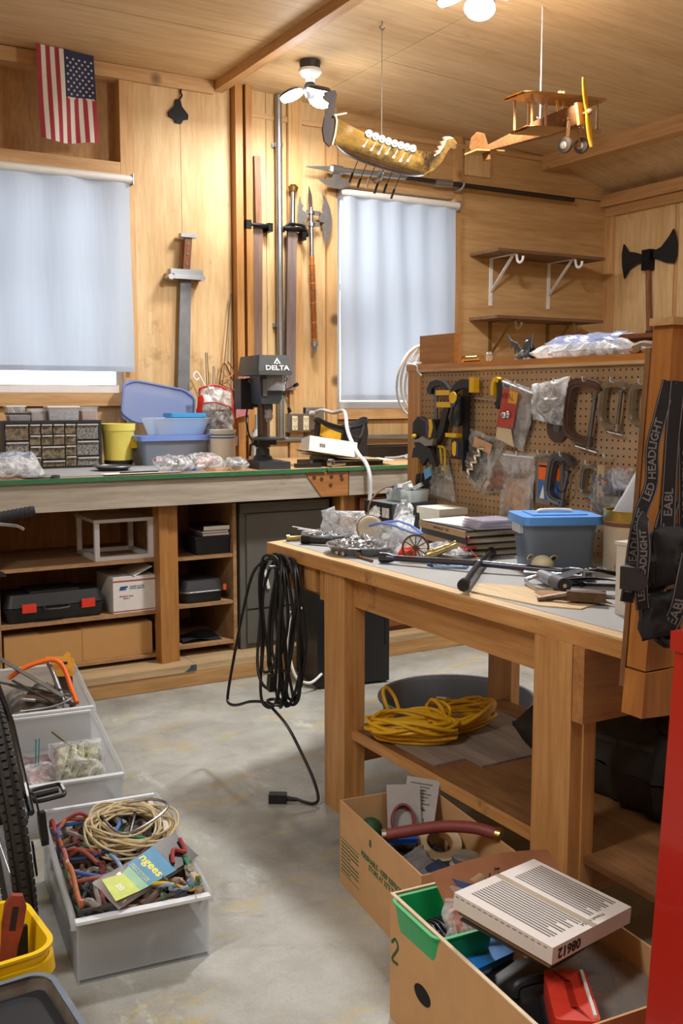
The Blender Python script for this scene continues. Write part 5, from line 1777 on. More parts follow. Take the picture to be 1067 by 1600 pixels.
hungbag('hardware_bag', 'little cloudy bag with a red corner beside the tall white sheet', [(2.46, 1.22), (2.37, 1.225), (2.38, 1.15), (2.45, 1.14)], 47, BAG2, [(mat('red_bit', '#c0392b', .5), .6, .85, .02, .2, .5)], x=2.475)

# ---- things along the pegboard's top rail
solo('wood_block', 'plain square wooden board standing upright at the left end of the pegboard rail', 'board', MB().box(2.50, 2.528, 3.405, 3.655, 1.595, 1.715), wood('block_fir', '#c8914f', '#a87335', 'y', 6, 10, .5), (2.514, 3.53, 1.595), .003)
t = thing('brass_fitting', 'brass pipe fitting lying on the pegboard rail beside the wooden board', 'fitting', (2.53, 3.31, 1.595))
part(t, 'pipe', MB().cyl((2.53, 3.37, 1.608), (2.53, 3.27, 1.608), .0125, n=14), BRASS, world=True)
part(t, 'nut', MB().cyl((2.53, 3.38, 1.609), (2.53, 3.36, 1.609), .0145, n=6).cyl((2.53, 3.28, 1.609), (2.53, 3.26, 1.609), .0145, n=6), BRASS, world=True, split=True)
solo('glass_vial', 'small clear vial on the rail just right of the brass fitting', 'vial', MB().lathe([(0, 0), (.012, 0), (.013, .004), (.013, .03), (.009, .034), (.009, .038)], at((2.54, 3.225, 1.5955)), 16), FILM, (2.54, 3.225, 1.595))
solo('metal_file', 'thin dark file lying along the pegboard rail', 'file', MB().box(2.52, 2.53, 2.99, 3.19, 1.595, 1.600), BRASS, (2.525, 3.1, 1.595))
# dragon figurine
t = thing('dragon_figurine', 'small grey winged dragon figurine perched on the pegboard rail', 'figurine', (2.535, 3.01, 1.595), R(90))
DRG = mat('pewter', '#5d666e', .4, .5, var=.35, scale=60)
part(t, 'body', MB().tube(spline([(.045, 0, .006), (.03, .01, .006), (.0, .012, .012), (-.012, 0, .03), (-.006, -.012, .05), (.004, -.02, .066), (.012, -.03, .066)], 5), [.003, .004, .005, .006, .008, .010, .012, .014, .016, .017, .018, .018, .018, .017, .016, .014, .012, .011, .010, .009, .009, .010, .011, .011, .010, .010, .009, .008, .006, .004, .003], 10).ball((.014, -.034, .069), (.008, .014, .007)), DRG)
for s in (-1, 1):
    part(t, 'wing', MB().prism([(0, .0), (s * .02, .028), (s * .055, .040), (s * .072, .062), (s * .062, .030), (s * .058, .005), (s * .045, .018), (s * .040, -.012), (s * .025, .008), (s * .018, -.02), (.0, -.012)], .004, at((0, .012, .034), rx=R(82))), DRG, .001)
    part(t, 'leg', MB().tube([(s * .012, -.006, .022), (s * .026, -.016, .014), (s * .024, -.026, .0)], [.008, .006, .007], 8), DRG)
    part(t, 'horn', MB().tube([(.012 + s * .005, -.026, .072), (.012 + s * .014, -.016, .088)], [.003, .001], 6), DRG)
part(t, 'plinth', MB().ball((0, 0, .0), (.045, .030, .010)), DRG)
part(t, 'shard', MB().prism([(-.012, 0), (.012, 0), (.016, .03), (0, .056), (-.015, .03)], .010, at((-.030, -.014, .004), rx=R(85), rz=R(20))), mat('shard_dark', '#2b2e33', .3), .002)
zipbag('plastic_bag', 'big puffed translucent bag lying along the top of the pegboard rail', 2.56, 2.71, 1.615, .46, .13, .075, R(-92), R(0), 51, None, mat('bag_white_stuff', '#d9d9d4', .6, var=.1), None, BAG2, 0)
part(bpy.data.objects['plastic_bag'], 'zip_flap', pillow(.36, .07, .01, 53, .012, M=at((.02, -.02, .045), rx=R(25))), clear('blueish_bag', '#b9c6e6', .4, .15, .2))
t = thing('driftwood', 'knobbly piece of pale driftwood on the rail by the end partition', 'driftwood', (2.53, 2.39, 1.595))
part(t, 'root', MB().tube(spline([(2.53, 2.46, 1.606), (2.525, 2.43, 1.612), (2.53, 2.40, 1.622), (2.54, 2.36, 1.615), (2.545, 2.32, 1.61)]), [.008, .012, .014, .013, .015, .018, .020, .019, .018, .017, .017, .016, .016, .015, .015, .016, .016, .015, .014, .013, .012, .010, .009, .008, .006], 9), mat('driftwood', '#8f7e6d', .85, var=.2, bump=.4), world=True)
part(t, 'branch', MB().tube(spline([(2.53, 2.41, 1.62), (2.515, 2.385, 1.606), (2.52, 2.35, 1.603)]), .010, 8), mat('driftwood', '#8f7e6d', .85, var=.2, bump=.4), world=True)

# ---- coil of white cable behind the pegboard post
t = thing('white_cable_coil', 'coil of white cable hanging behind the left post of the pegboard', 'cable', (2.56, 3.80, 1.33))
WC = mat('cable_cream', '#e2e0d6', .4, var=.03)
for k in range(5):
    c_ = Vector((2.60 + .012 * k, 3.78, 1.53))
    rx_, rz_ = .135 - .014 * k, .165 - .012 * (k % 3)
    part(t, 'turn', MB().tube([c_ + Vector((rx_ * math.cos(2 * PI * i / 36), .006 * k + .012 * math.sin(4 * PI * i / 36), rz_ * math.sin(2 * PI * i / 36) - (.0 if k % 2 else .012))) for i in range(36)], .0055, 8, closed=True), WC, world=True)
part(t, 'tie', MB().tube(spline([(2.492, 3.735, 1.60), (2.488, 3.66, 1.59), (2.482, 3.64, 1.565), (2.480, 3.61, 1.545)]), .004, 6).tube(spline([(2.50, 3.70, 1.602), (2.49, 3.65, 1.598), (2.482, 3.62, 1.60)]), .005, 6), WHITE, world=True, split=True)

# ================================================================ end partition with hanging headlamps
t = thing('partition', 'leaning wooden partition end of stud and thin brown sheet at the right picture edge', 'partition', (1.75, 1.59, .74))
SHEETE = wood('sheet_edge', '#8a6038', '#6d4826', 'z', 8, 6, .7)
part(t, 'sheet', MB().prism([(1.657, .805), (2.48, .805), (2.48, 1.56), (1.706, 1.56)], .014, WALL(1.616)), SHEETE, .002, world=True)
ST2 = wood('stud_orange', '#b97c3a', '#945c25', 'z', 6, 14, .5, .06, 2.0)
part(t, 'stud', MB().prism([(1.664, .852), (1.752, .852), (1.800, 1.605), (1.712, 1.605)], .056, WALL(1.6015)), ST2, .004, world=True)
part(t, 'stud_foot', MB().prism([(1.652, .748), (1.742, .742), (1.750, .848), (1.660, .848)], .060, WALL(1.6015)), ST2, .005, world=True)
part(t, 'crossbar', MB().box(1.802, 2.45, 1.55, 1.60, 1.52, 1.60), wood('stud_orange_x', '#a96d31', '#85511f', 'x', 6, 14, .5), .004, world=True)
part(t, 'brace_board', MB().box(1.755, 1.83, 1.58, 1.601, .85, 1.50), ST2, .003, world=True)
part(t, 'cap', MB().box(1.70, 2.45, 1.535, 1.602, 1.6055, 1.622), wood('cap_worn', '#c39b68', '#9a7343', 'x', 6, 14, .6), .003, world=True)

ELA = mat('elastic_black', '#17161a', .8, var=.2, scale=200)
ELT = mat('elastic_grey', '#706c6e', .8)


def band(t, pts, w, text, ts, t0, flip=False, m=None, tw=0.0):
    """elastic band: a ribbon along a spline on the stud, woven lettering following it"""
    P = spline(pts, 10)
    L = [0]
    for a, b in zip(P, P[1:]):
        L.append(L[-1] + (b - a).length)

    def fr(s):
        s = max(0, min(L[-1] - 1e-6, s))
        i = 0
        while L[i + 1] < s:
            i += 1
        k = (s - L[i]) / (L[i + 1] - L[i])
        p = P[i].lerp(P[i + 1], k)
        d0 = (P[min(i + 1, len(P) - 1)] - P[max(i - 1, 0)]).normalized()
        d1 = (P[min(i + 2, len(P) - 1)] - P[i]).normalized()
        d = d0.lerp(d1, k).normalized()
        nrm = Vector((-.45 + tw * math.sin(s * 9), -.9, 0)).normalized()
        side = d.cross(nrm).normalized()
        return p, side, side.cross(d).normalized()
    ww = MB()
    for off in (.0008, -.0008):
        ww.grid(lambda u, v: (lambda q: q[0] + q[1] * (v - .5) * w + q[2] * off)(fr(u * L[-1])), 60, 2)
    b = part(t, 'elastic_band', ww, m or ELA, world=True)
    for e in (-.44, .44):
        ed = MB().grid(lambda u, v: (lambda q: q[0] + q[1] * (e + .03 * (v - .5) * 2) * w + q[2] * .0014)(fr(u * L[-1])), 60, 1)
        part(b, 'edge_stripe', ed, ELT, world=True)
    if text:
        o = letters(b, 'lettering', text, ELT, ts, Matrix(), 0, 'LEFT', .0006)
        o.parent = b
        inv = Matrix.Translation(-t.location)
        for v in o.data.vertices:
            s = t0 + v.co.x
            q = fr(L[-1] - s if flip else s)
            yy = v.co.y if flip else -v.co.y
            v.co = inv @ (q[0] + q[1] * yy + q[2] * .0022)
    return b


def sp(px, py, y=1.525):
    return (1.555 + (px - 980) * .00202, y, 1.49 - (py - 595) * .001383)


t = thing('headlamp', 'headlamp hanging by long black lettered elastic straps at the left of the stud', 'headlamp', (1.62, 1.52, .95), 0, 'headlamps hung on the partition')
band(t, [sp(1043, 598), sp(1032, 650), sp(1022, 700), sp(1022, 755), sp(1008, 800), sp(1000, 850), sp(996, 900), sp(992, 935)], .030, 'LED HEADLIGHT   LED HEADLIGHT', .024, .02, True)
part(t, 'lamp_body', MB(at(sp(990, 893, 1.50), rz=R(20))).box(-.026, .02, -.022, .022, -.024, .024), BLK, .012, world=True, seg=2)
part(t, 'lens', MB().cyl(Vector(sp(984, 895, 1.485)), Vector(sp(980, 895, 1.472)), .018, .020, 16), DARKGREY, world=True)
t = thing('headlamp', 'headlamp on the middle black elastic strap of the partition stud', 'headlamp', (1.66, 1.51, .93), 0, 'headlamps hung on the partition')
band(t, [sp(1051, 598, 1.515), sp(1044, 680, 1.512), sp(1038, 760, 1.505), sp(1033, 850, 1.50), sp(1022, 930, 1.50), sp(1012, 960, 1.505)], .034, 'HEADLIGHT  EABL', .027, .06, True, tw=.2)
band(t, [sp(1046, 780, 1.512), sp(1028, 840, 1.505), sp(1026, 900, 1.50), sp(1008, 945, 1.50)], .04, 'HEA  HEA', .03, .05)
part(t, 'lamp_body', pillow(.105, .13, .06, 121, .014, M=at(sp(1034, 866, 1.50), rx=R(90), rz=R(12))), ELA, world=True)
band(t, [sp(1046, 862, 1.46), sp(1036, 895, 1.452), sp(1030, 940, 1.455), sp(1024, 975, 1.47)], .036, 'EABL', .03, .012, True)
band(t, [sp(1002, 800, 1.50), sp(990, 812, 1.485), sp(988, 850, 1.475), sp(986, 905, 1.475), sp(992, 940, 1.48)], .028, 'LED HEADLIGHT', .02, .02, True)
part(t, 'buckle', MB(at(sp(1008, 885, 1.49), rz=R(30))).box(-.018, .018, -.01, .01, -.022, .022), BLK, .004, world=True)
t = thing('headlamp', 'headlamp whose broad black strap hangs at the picture edge', 'headlamp', (1.70, 1.51, .93), 0, 'headlamps hung on the partition')
band(t, [sp(1056, 600, 1.51), sp(1062, 680, 1.508), sp(1064, 760, 1.505), sp(1064, 850, 1.50)], .036, 'UTILITECH', .031, .14)
band(t, [sp(1068, 850, 1.50), sp(1062, 900, 1.495), sp(1054, 950, 1.495), sp(1040, 985, 1.50), sp(1020, 975, 1.505)], .034, 'LED HEADLIGHT', .027, .02, True)
part(t, 'battery_case', pillow(.12, .10, .055, 123, .014, M=at(sp(1026, 955, 1.495), rx=R(90), rz=R(8))), ELA, world=True)
part(t, 'clip', MB().tube(spline([sp(1020, 990, 1.49), sp(1035, 1002, 1.485), sp(1052, 985, 1.488)]), .010, 8), BLK, world=True)
# ================================================================ on the near workbench
ZW = .9015
FOIL = mat('foil', '#b9bcc0', .3, 1, var=.12, scale=40, bump=.15)
BOLT = mat('zinc_bolts', '#c3c6c8', .3, .95, var=.35, scale=70)


def foil_pan(name, label, x, y, r, h, seed):
    t = thing(name, label, 'pan', (x, y, ZW), 0, 'foil pans of bolts')
    w = MB()

    def f(o):
        prof = [(0, .001), (r * .80, .001), (r * .84, .006), (r * .97, h - .004), (r * 1.0, h), (r * 1.02, h - .002)]

        def g(u, v):
            k = v * (len(prof) - 1)
            i = min(int(k), len(prof) - 2)
            q = k - i
            rr = prof[i][0] + (prof[i + 1][0] - prof[i][0]) * q
            z = prof[i][1] + (prof[i + 1][1] - prof[i][1]) * q
            fl = .0022 * math.sin(u * 2 * PI * 46) * (1 if 2.2 < k < 4.2 else 0)
            rr = max(0, rr + fl - o)
            return Vector((rr * math.cos(2 * PI * u), rr * math.sin(2 * PI * u), z + o))
        return g
    w.grid(f(0), 184, 10, True)
    w.grid(f(.0012), 184, 10, True)
    part(t, 'pan', w, FOIL)
    part(t, 'rim', MB().tube([(r * 1.015 * math.cos(2 * PI * k / 48), r * 1.015 * math.sin(2 * PI * k / 48), h - .001) for k in range(48)], .003, 6, closed=True), FOIL)
    return t


def bolts(label, x, y, r, z0, hgt, n, seed):
    rnd = random.Random(seed)
    w = MB()
    for i in range(n):
        a, q = rnd.uniform(0, 2 * PI), r * math.sqrt(rnd.random())
        z = z0 + hgt * (1 - (q / r) ** 2) * rnd.uniform(.55, 1) + .003
        c = Vector((x + q * math.cos(a), y + q * math.sin(a), z))
        d = Vector((rnd.uniform(-1, 1), rnd.uniform(-1, 1), rnd.uniform(-.35, .5))).normalized()
        L = rnd.uniform(.016, .034)
        w.cyl(c - d * L / 2, c + d * L / 2, .0032, n=6)
        w.cyl(c + d * L / 2, c + d * (L / 2 + .005), .0065, n=6)
        if i % 4 == 0:
            w.cyl(c - d * L * .3, c - d * (L * .3 + .005), .007, n=6)
    o = solo('bolts', label, 'bolts', w, BOLT, (x, y, z0))
    o['kind'] = 'stuff'


foil_pan('foil_pan', 'front foil pan heaped with loose zinc bolts', 1.855, 3.06, .128, .032, 1)
bolts('heap of loose zinc bolts and nuts in the front foil pan', 1.855, 3.06, .100, ZW + .006, .048, 360, 4)
foil_pan('foil_pan', 'smaller foil pan with bolts and bags, behind the front pan', 1.90, 3.395, .10, .030, 2)
bolts('loose bolts in the smaller foil pan behind', 1.89, 3.38, .085, ZW + .004, .03, 90, 6)
t = thing('plastic_bag', 'crumpled clear bag with peaked corners standing in the smaller foil pan', 'bag', (1.95, 3.38, ZW + .03))
part(t, 'film', pillow(.17, .095, .05, 61, .018, M=at((1.955, 3.37, ZW + .068), rx=R(70), rz=R(-35))), BAG2, world=True)
part(t, 'corner', pillow(.06, .06, .02, 63, .012, M=at((1.91, 3.40, ZW + .095), rx=R(75), rz=R(-50), ry=R(-20))).grid(lambda u, v: Vector((2.02 + .05 * u + .01 * v, 3.30 + .02 * nz((u * 3, v * 3, 9)), ZW + .085 + .055 * v * (1 - .6 * abs(2 * u - 1)))), 8, 8), BAG2, world=True)
t = thing('zip_ties', 'white plastic strips sticking out left from the smaller foil pan', 'strips', (1.80, 3.42, ZW + .03))
for k in range(4):
    part(t, 'strip', MB().bar((1.86, 3.42 - .01 * k, ZW + .038), (1.775 + .012 * k, 3.455 - .022 * k, ZW + .055 - .008 * k), .008, .003), WHITE, .0005, world=True)
t = thing('dust_mask_cup', 'dusty cream cup-shaped filter standing on edge behind the front foil pan', 'filter', (2.0, 3.27, ZW))
M = at((1.99, 3.235, ZW + .058), rx=R(78), rz=R(-22))
part(t, 'cup', MB(M).lathe([(0, -.03), (.030, -.028), (.046, -.012), (.050, .008), (.044, .020), (.034, .024), (0, .018)], n=28), mat('cream_cup', '#c6baa3', .7, var=.15), world=True)
part(t, 'rim', MB(M).tube([(.049 * math.cos(2 * PI * k / 32), .049 * math.sin(2 * PI * k / 32), .010) for k in range(32)], .004, 6, closed=True), mat('cream_rim', '#8d8270', .6), world=True)
t = thing('flashlight', 'short black flashlight lying at the left end of the near bench', 'flashlight', (1.805, 3.30, ZW))
a, b = Vector((1.775, 3.345, ZW + .018)), Vector((1.835, 3.255, ZW + .018))
d = (b - a).normalized()
part(t, 'head', MB().cyl(a - d * .012, a + d * .022, .018, .016, 18), BLKM, world=True)
part(t, 'barrel', MB().cyl(a + d * .02, b + d * .01, .0135, n=16), BLK, world=True)
part(t, 'lens_ring', MB().cyl(a - d * .016, a - d * .011, .0175, n=18), STEEL, world=True)
t = thing('brass_fitting', 'short brass hose fitting near the bench corner', 'fitting', (1.775, 3.50 - .06, ZW))
part(t, 'barrel', MB().cyl((1.752, 3.445, ZW + .011), (1.80, 3.43, ZW + .011), .0095, n=14), BRASS, world=True)
part(t, 'collar', MB().cyl((1.745, 3.447, ZW + .0125), (1.757, 3.443, ZW + .0125), .0125, n=8), BRASS, world=True)
t = thing('bolt', 'single rusty carriage bolt lying at the front bench edge', 'bolt', (1.77, 2.92, ZW))
part(t, 'shank', MB().cyl((1.775, 2.96, ZW + .006), (1.768, 2.855, ZW + .005), .0048, n=10), mat('rust_brown', '#8a6a4c', .6, .6, var=.3), world=True)
part(t, 'head', MB().cyl((1.776, 2.968, ZW + .010), (1.775, 2.958, ZW + .010), .010, n=12), mat('rust_brown', '#8a6a4c', .6, .6, var=.3), world=True)

# ---- black power supply and what is on it
t = thing('power_supply', 'black box power supply with two small meters at the back of the near bench', 'power supply', (2.34, 3.56, ZW))
PSB = mat('supply_black', '#212226', .45, var=.12)
part(t, 'case', MB().box(2.235, 2.46, 3.46, 3.66, ZW + .006, ZW + .116), mat('supply_grey', '#5d6468', .45, .2), .003, world=True)
part(t, 'front_panel', MB().box(2.228, 2.235, 3.455, 3.665, ZW + .004, ZW + .118), PSB, .002, world=True)
for y in (3.565, 3.495):
    q = part(t, 'meter', MB().box(2.2265, 2.2285, y - .026, y + .026, ZW + .058, ZW + .098), mat('meter_face', '#d8d8d2', .4), .001, world=True)
    part(q, 'needle', MB().bar((2.226, y + .004, ZW + .064), (2.226, y - .010, ZW + .088), .0015, .0008, (1, 0, 0)), INK, world=True)
part(t, 'knob', MB().cyl((2.228, 3.63, ZW + .03), (2.216, 3.63, ZW + .03), .012, n=16), REDP, world=True, label='red knob')
part(t, 'knob', MB().cyl((2.228, 3.53, ZW + .03), (2.216, 3.53, ZW + .03), .009, n=16), BLK, world=True)
letters(t, 'lettering', 'POWER', PAPER, .010, Matrix.Translation(-t.location) @ RWALL(2.2278) @ at((-3.63, ZW + .062, 0)))
for k in range(4):
    part(t, 'foot', MB().cyl((2.25 + .19 * (k % 2), 3.48 + .16 * (k // 2), ZW), (2.25 + .19 * (k % 2), 3.48 + .16 * (k // 2), ZW + .006), .008), BLK, world=True)
t = thing('parts_tub', 'frosted white tub of connectors sitting on the black power supply', 'tub', (2.37, 3.55, ZW + .1185))
part(t, 'tub', MB(at((0, 0, 0), rz=R(96))).tub(.17, .115, .048, .003, .006, .015, lip=.003), clear('frost_tub', '#e4ebe9', .7, .35, .5))
t0 = thing('connector', 'blue and white wire connector sticking out of the frosted tub', 'connector', (2.34, 3.52, ZW + .165), 0, 'connectors in the frosted tub')
part(t0, 'housing', MB().box(-.011, .011, -.03, .012, -.006, .010), mat('conn_white', '#d9dcdc', .4), .002)
part(t0, 'boot', MB().box(-.009, .009, .010, .035, -.005, .009), mat('conn_blue', '#2f62b8', .4), .002)
part(t0, 'wire', MB().tube(spline([(0, .03, 0), (0, .06, .006), (.01, .085, -.005)]), .003, 6), BLK)
t0.rotation_euler = (R(-25), 0, R(20))
for k, (dx, dy, dz, rz, rx) in enumerate(((.05, -.01, .004, 35, -30), (-.03, .015, .006, -10, -18), (.02, .03, .012, 60, -22), (-.01, -.03, .0, 5, -35), (.03, .05, -.002, 110, 10))):
    dup(t0, (2.35 + dx, 3.535 + dy, ZW + .168 + dz), rot=(R(rx), 0, R(rz)))
solo('wire_bundle', 'brown wire curling out of the frosted tub down the power supply front', 'wire', MB().tube(spline([(2.36, 3.56, ZW + .165), (2.31, 3.60, ZW + .175), (2.25, 3.60, ZW + .15), (2.205, 3.59, ZW + .10), (2.20, 3.585, ZW + .03), (2.205, 3.60, ZW + .005)]), .004, 6), mat('wire_brown', '#7c5a44', .5), (2.27, 3.59, ZW))

t = thing('lidded_box', 'cream plastic box with an overhanging lid between the power supply and the books', 'box', (2.35, 3.27, ZW))
CRM = mat('cream_plastic', '#e3dfcf', .5, var=.03)
part(t, 'body', MB().tub(.125, .145, .092, .05, .004, .008), CRM)
part(t, 'lid', MB().box(-.068, .068, -.078, .078, .0915, .118), CRM, .004, seg=2)

t = thing('plastic_bag', 'long clear plastic bag draped from the power supply down over the bolts', 'bag', (2.12, 3.36, ZW))
part(t, 'film', MB().grid(lambda u, v: Vector((2.07 + .17 * u + .05 * v, 3.22 + .22 * u - .06 * v, ZW + .02 + .085 * u ** 1.3 + .02 * nz((u * 8, v * 8, 3)) + .035 * math.sin(PI * v))), 22, 10).grid(lambda u, v: Vector((2.08 + .16 * u + .05 * v, 3.22 + .21 * u - .06 * v, ZW + .008 + .07 * u ** 1.3 + .015 * nz((u * 8, v * 8, 6)))), 22, 10), BAG2, world=True)
t = thing('clear_box', 'flat clear hinged plastic box lying in front of the power supply', 'box', (2.2, 3.25, ZW))
part(t, 'tray', MB(at((2.17, 3.22, ZW), rz=R(-12))).tub(.12, .20, .030, .003, .003, .008), clear('clear_tray', '#cfdbe0', .5, .2), world=True)
part(t, 'lid', MB(at((2.17, 3.22, ZW + .031), rz=R(-12))).box(-.062, .062, -.102, .102, 0, .004), FILM, .001, world=True)
solo('dark_pouch', 'flat dark plum pouch poking out behind the book stack', 'pouch', pillow(.14, .10, .022, 66, .004, M=at((2.32, 3.12, ZW + .02), rz=R(20))), mat('plum', '#3c2434', .6), (2.32, 3.12, ZW))

# ---- year books
BK = mat('book_black', '#25231f', .55, var=.15)
BKT = mat('book_spine_tan', '#a98862', .6, var=.1)
PGS = mat('page_edges', '#b9a98a', .8, var=.1, scale=60)


def yearbook(i, z, h, dx, dy, rz, cov, spine, label, text=None):
    t = thing('yearbook', label, 'book', (2.235 + dx, 2.935 + dy, z), R(rz), 'yearbooks on the near bench')
    L, W = .345, .215
    part(t, 'cover', MB().box(-W / 2, W / 2, -L / 2, L / 2, h - .003, h), cov, .0008)
    part(t, 'cover', MB().box(-W / 2, W / 2, -L / 2, L / 2, 0, .003), cov, .0008)
    s = part(t, 'spine', MB().box(-W / 2 - .003, -W / 2 + .001, -L / 2, L / 2, 0, h), spine, .001)
    part(t, 'pages', MB().box(-W / 2 + .001, W / 2 - .006, -L / 2 + .005, L / 2 - .005, .003, h - .003), PGS)
    if text:
        letters(t, 'lettering', text, INK, .0125, at((-W / 2 - .0032, 0, h / 2), M=RWALL(0)) , .0003, bold=.0002)
    return t


HB = .0225
yearbook(0, ZW, HB, .012, -.004, -9, BK, BK, 'black yearbook at the bottom of the stack of four')
yearbook(1, ZW + HB + .0005, HB, .0, .0, -8, BK, BKT, 'tan-spined yearbook, second from the bottom of the stack')
yearbook(2, ZW + 2 * HB + .001, HB, -.004, -.006, -8, BK, BK, 'black yearbook just under the lettered one')
yearbook(3, ZW + 3 * HB + .0015, HB, -.010, .0, -7, BK, BKT, 'tan-spined yearbook lettered RIVER VALLEY 1974 at the top of the stack', 'RIVER VALLEY   1974')
ZK = ZW + 4 * HB + .002
t = thing('folder', 'thin black folder with white papers lying askew on the yearbooks', 'folder', (2.25, 2.93, ZK))
part(t, 'cover', MB(at((2.24, 2.93, ZK), rz=R(-5))).box(-.115, .12, -.17, .175, 0, .003), BK, .0008, world=True)
part(t, 'paper', MB(at((2.25, 2.95, ZK + .0032), rz=R(4))).box(-.105, .10, -.15, .155, 0, .002), PAPER, world=True)
for k, lb in enumerate(('bottom', 'middle', 'topmost')):
    z = ZK + .0055 + .0105 * k
    t = thing('cd_case', lb + ' clear disc case in the little stack on the yearbooks', 'disc case', (2.21 + .004 * k, 2.80 - .003 * k, z), R(-12 + 4 * k), 'disc cases on the yearbooks')
    part(t, 'case', MB().box(-.071, .071, -.0625, .0625, 0, .0098), clear('case_clear', '#e5e3ee', .45, .1), .001)
    part(t, 'insert', MB().box(-.066, .060, -.058, .058, .003, .0065), mat('insert_mauve', '#8d8499', .6, var=.2, scale=40))

# ---- blue-lidded tub
t = thing('latch_box', 'clear latch box with a bright blue lid in front of the tin', 'box', (2.235, 2.485, ZW), R(-24))
part(t, 'tub', MB().tub(.235, .185, .150, .004, .014, .025), clear('clear_blue_tub', '#b7c7d8', .42, .2, .35))
part(t, 'contents', MB().tub(.195, .145, .085, .07, .008, .02), mat('dark_stuff', '#4a4745', .7, var=.35, scale=30))
part(t, 'contents', pillow(.17, .12, .05, 71, .02, M=at((0, 0, .10))), mat('stuff_mixed', '#74706e', .6, var=.4, scale=20, col2='#4e5a6a'))
LB = mat('lid_blue', '#5596e0', .4, var=.03)
ld = part(t, 'lid', MB(at((0, 0, .149))).tub(.262, .212, .026, .104, -.002, .03), LB, .004, seg=2)
part(ld, 'lid_panel', MB().box(-.09, .09, -.06, .06, .174, .179), LB, .004)
part(ld, 'lid_handle', MB().tube(spline([(-.06, 0, .176), (-.045, 0, .186), (.045, 0, .186), (.06, 0, .176)]), .006, 8), mat('handle_white', '#dfe4ea', .4))
for s in (-1, 1):
    part(t, 'latch', MB().box(s * .122 - .006, s * .122 + .006, -.045, .045, .118, .158), mat('latch_grey', '#cfd8e2', .4), .004)

# ---- brass cannon model
t = thing('cannon_model', 'little brass cannon model with one big spoked wheel showing', 'model', (1.95, 2.74, ZW))
BRZ = mat('bronze', '#6f5d3a', .4, .8, var=.2)
M = at((1.905, 2.80, ZW + .046), rx=R(90), rz=R(-38))
q = part(t, 'wheel', MB(M).lathe([(.040, -.004), (.047, -.004), (.047, .004), (.040, .004), (.040, -.004)], n=40), BRZ, world=True)
part(q, 'hub', MB(M).cyl((0, 0, -.008), (0, 0, .008), .008, n=14), BRZ, world=True)
sp_ = MB(M)
for k in range(12):
    a = 2 * PI * k / 12
    part(q, 'spoke', MB(M).cyl((.006 * math.cos(a), .006 * math.sin(a), 0), (.042 * math.cos(a), .042 * math.sin(a), 0), .0022, .0018, 6), BRZ, world=True)
BR2 = mat('brass_pale', '#c3b07c', .3, .9, var=.12)
M = at((1.955, 2.735, ZW + .040), M=frame((.62, -.30, .26)))
part(t, 'barrel', MB(M).lathe([(0, -.062), (.006, -.060), (.009, -.055), (.006, -.049), (.013, -.046), (.016, -.040), (.016, -.02), (.0175, -.018), (.0175, -.014), (.015, -.012), (.013, .02), (.0145, .022), (.0145, .026), (.0125, .028), (.0112, .052), (.0135, .056), (.0135, .064), (.008, .065), (.008, .03), (0, .03)], n=22), BR2, world=True)
part(t, 'carriage', MB().bar((1.93, 2.76, ZW + .030), (2.03, 2.70, ZW + .006), .022, .012), BRZ, .002, world=True)
part(t, 'trail_ring', MB().ball((1.905, 2.765, ZW + .010), (.010, .010, .010)), BRZ, world=True)
t = thing('brass_part', 'small brass casting beside the toy cannon', 'casting', (2.05, 2.66, ZW))
part(t, 'block', MB(at((2.06, 2.655, ZW), rz=R(15))).box(-.028, .028, -.014, .014, 0, .016), BR2, .003, world=True)
part(t, 'stud', MB().cyl((2.075, 2.645, ZW + .015), (2.08, 2.64, ZW + .032), .009, n=12), BR2, world=True)

# ---- zip bags
t = thing('zip_bag', 'open clear zip bag with a blue seal and something red inside, beside the cannon', 'bag', (1.915, 2.93, ZW))
def zb(s):
    def g(u, v):
        x = 1.865 + .085 * u + .02 * math.sin(v * 3)
        y = 3.00 - .19 * u + .03 * v
        n = Vector((-.9, -.42, 0))
        b = s * (.012 + .030 * v * math.sin(PI * u)) + .010 * nz((u * 6, v * 6, s))
        return Vector((x, y, ZW + .003 + v * (.098 + .018 * math.sin(u * 4)))) + n * b
    return g
part(t, 'film', MB().grid(zb(1), 20, 12).grid(zb(-1), 20, 12), BAG, world=True)
part(t, 'zip_strip', MB().tube([zb(1)(k / 16, .98) for k in range(17)] + [zb(-1)(1 - k / 16, .98) for k in range(17)], .0042, 6), mat('zip_cornflower', '#6f8fe0', .4), world=True, label='blue zip strip')
part(t, 'contents', pillow(.07, .05, .03, 77, .006, M=at((1.925, 2.87, ZW + .022), rx=R(30), rz=R(-60))), mat('red_bright', '#e2382c', .45), world=True)
zipbag('plastic_bag', 'flat clear bag with a red tassel lying in front of the yearbooks', 2.055, 2.87, ZW + .020, .16, .27, .03, R(-18), 0, 79, None, None, None, BAG)
solo('red_tassel', 'red tassel showing through the flat clear bag', 'tassel', MB().prism([(-.035, -.02), (.03, -.028), (.036, .01), (.0, .022), (-.01, .006)], .006, at((2.10, 2.78, ZW + .030), rz=R(30))).tube(spline([(2.12, 2.79, ZW + .036), (2.105, 2.77, ZW + .065), (2.10, 2.765, ZW + .075)]), .003, 6), mat('tassel_red', '#d8525a', .6), (2.10, 2.78, ZW + .025))
solo('red_wire', 'thin red wire trailing past the wheel wrench', 'wire', MB().tube(spline([(2.09, 2.735, ZW + .03), (2.07, 2.66, ZW + .01), (2.055, 2.60, ZW + .004), (2.07, 2.50, ZW + .003), (2.08, 2.42, ZW + .003), (2.03, 2.33, ZW + .003), (2.0, 2.25, ZW + .003)]), .0016, 6), RED, (2.06, 2.5, ZW))
t = thing('pen', 'pale blue pen lying under the wheel wrench', 'pen', (1.92, 2.63, ZW))
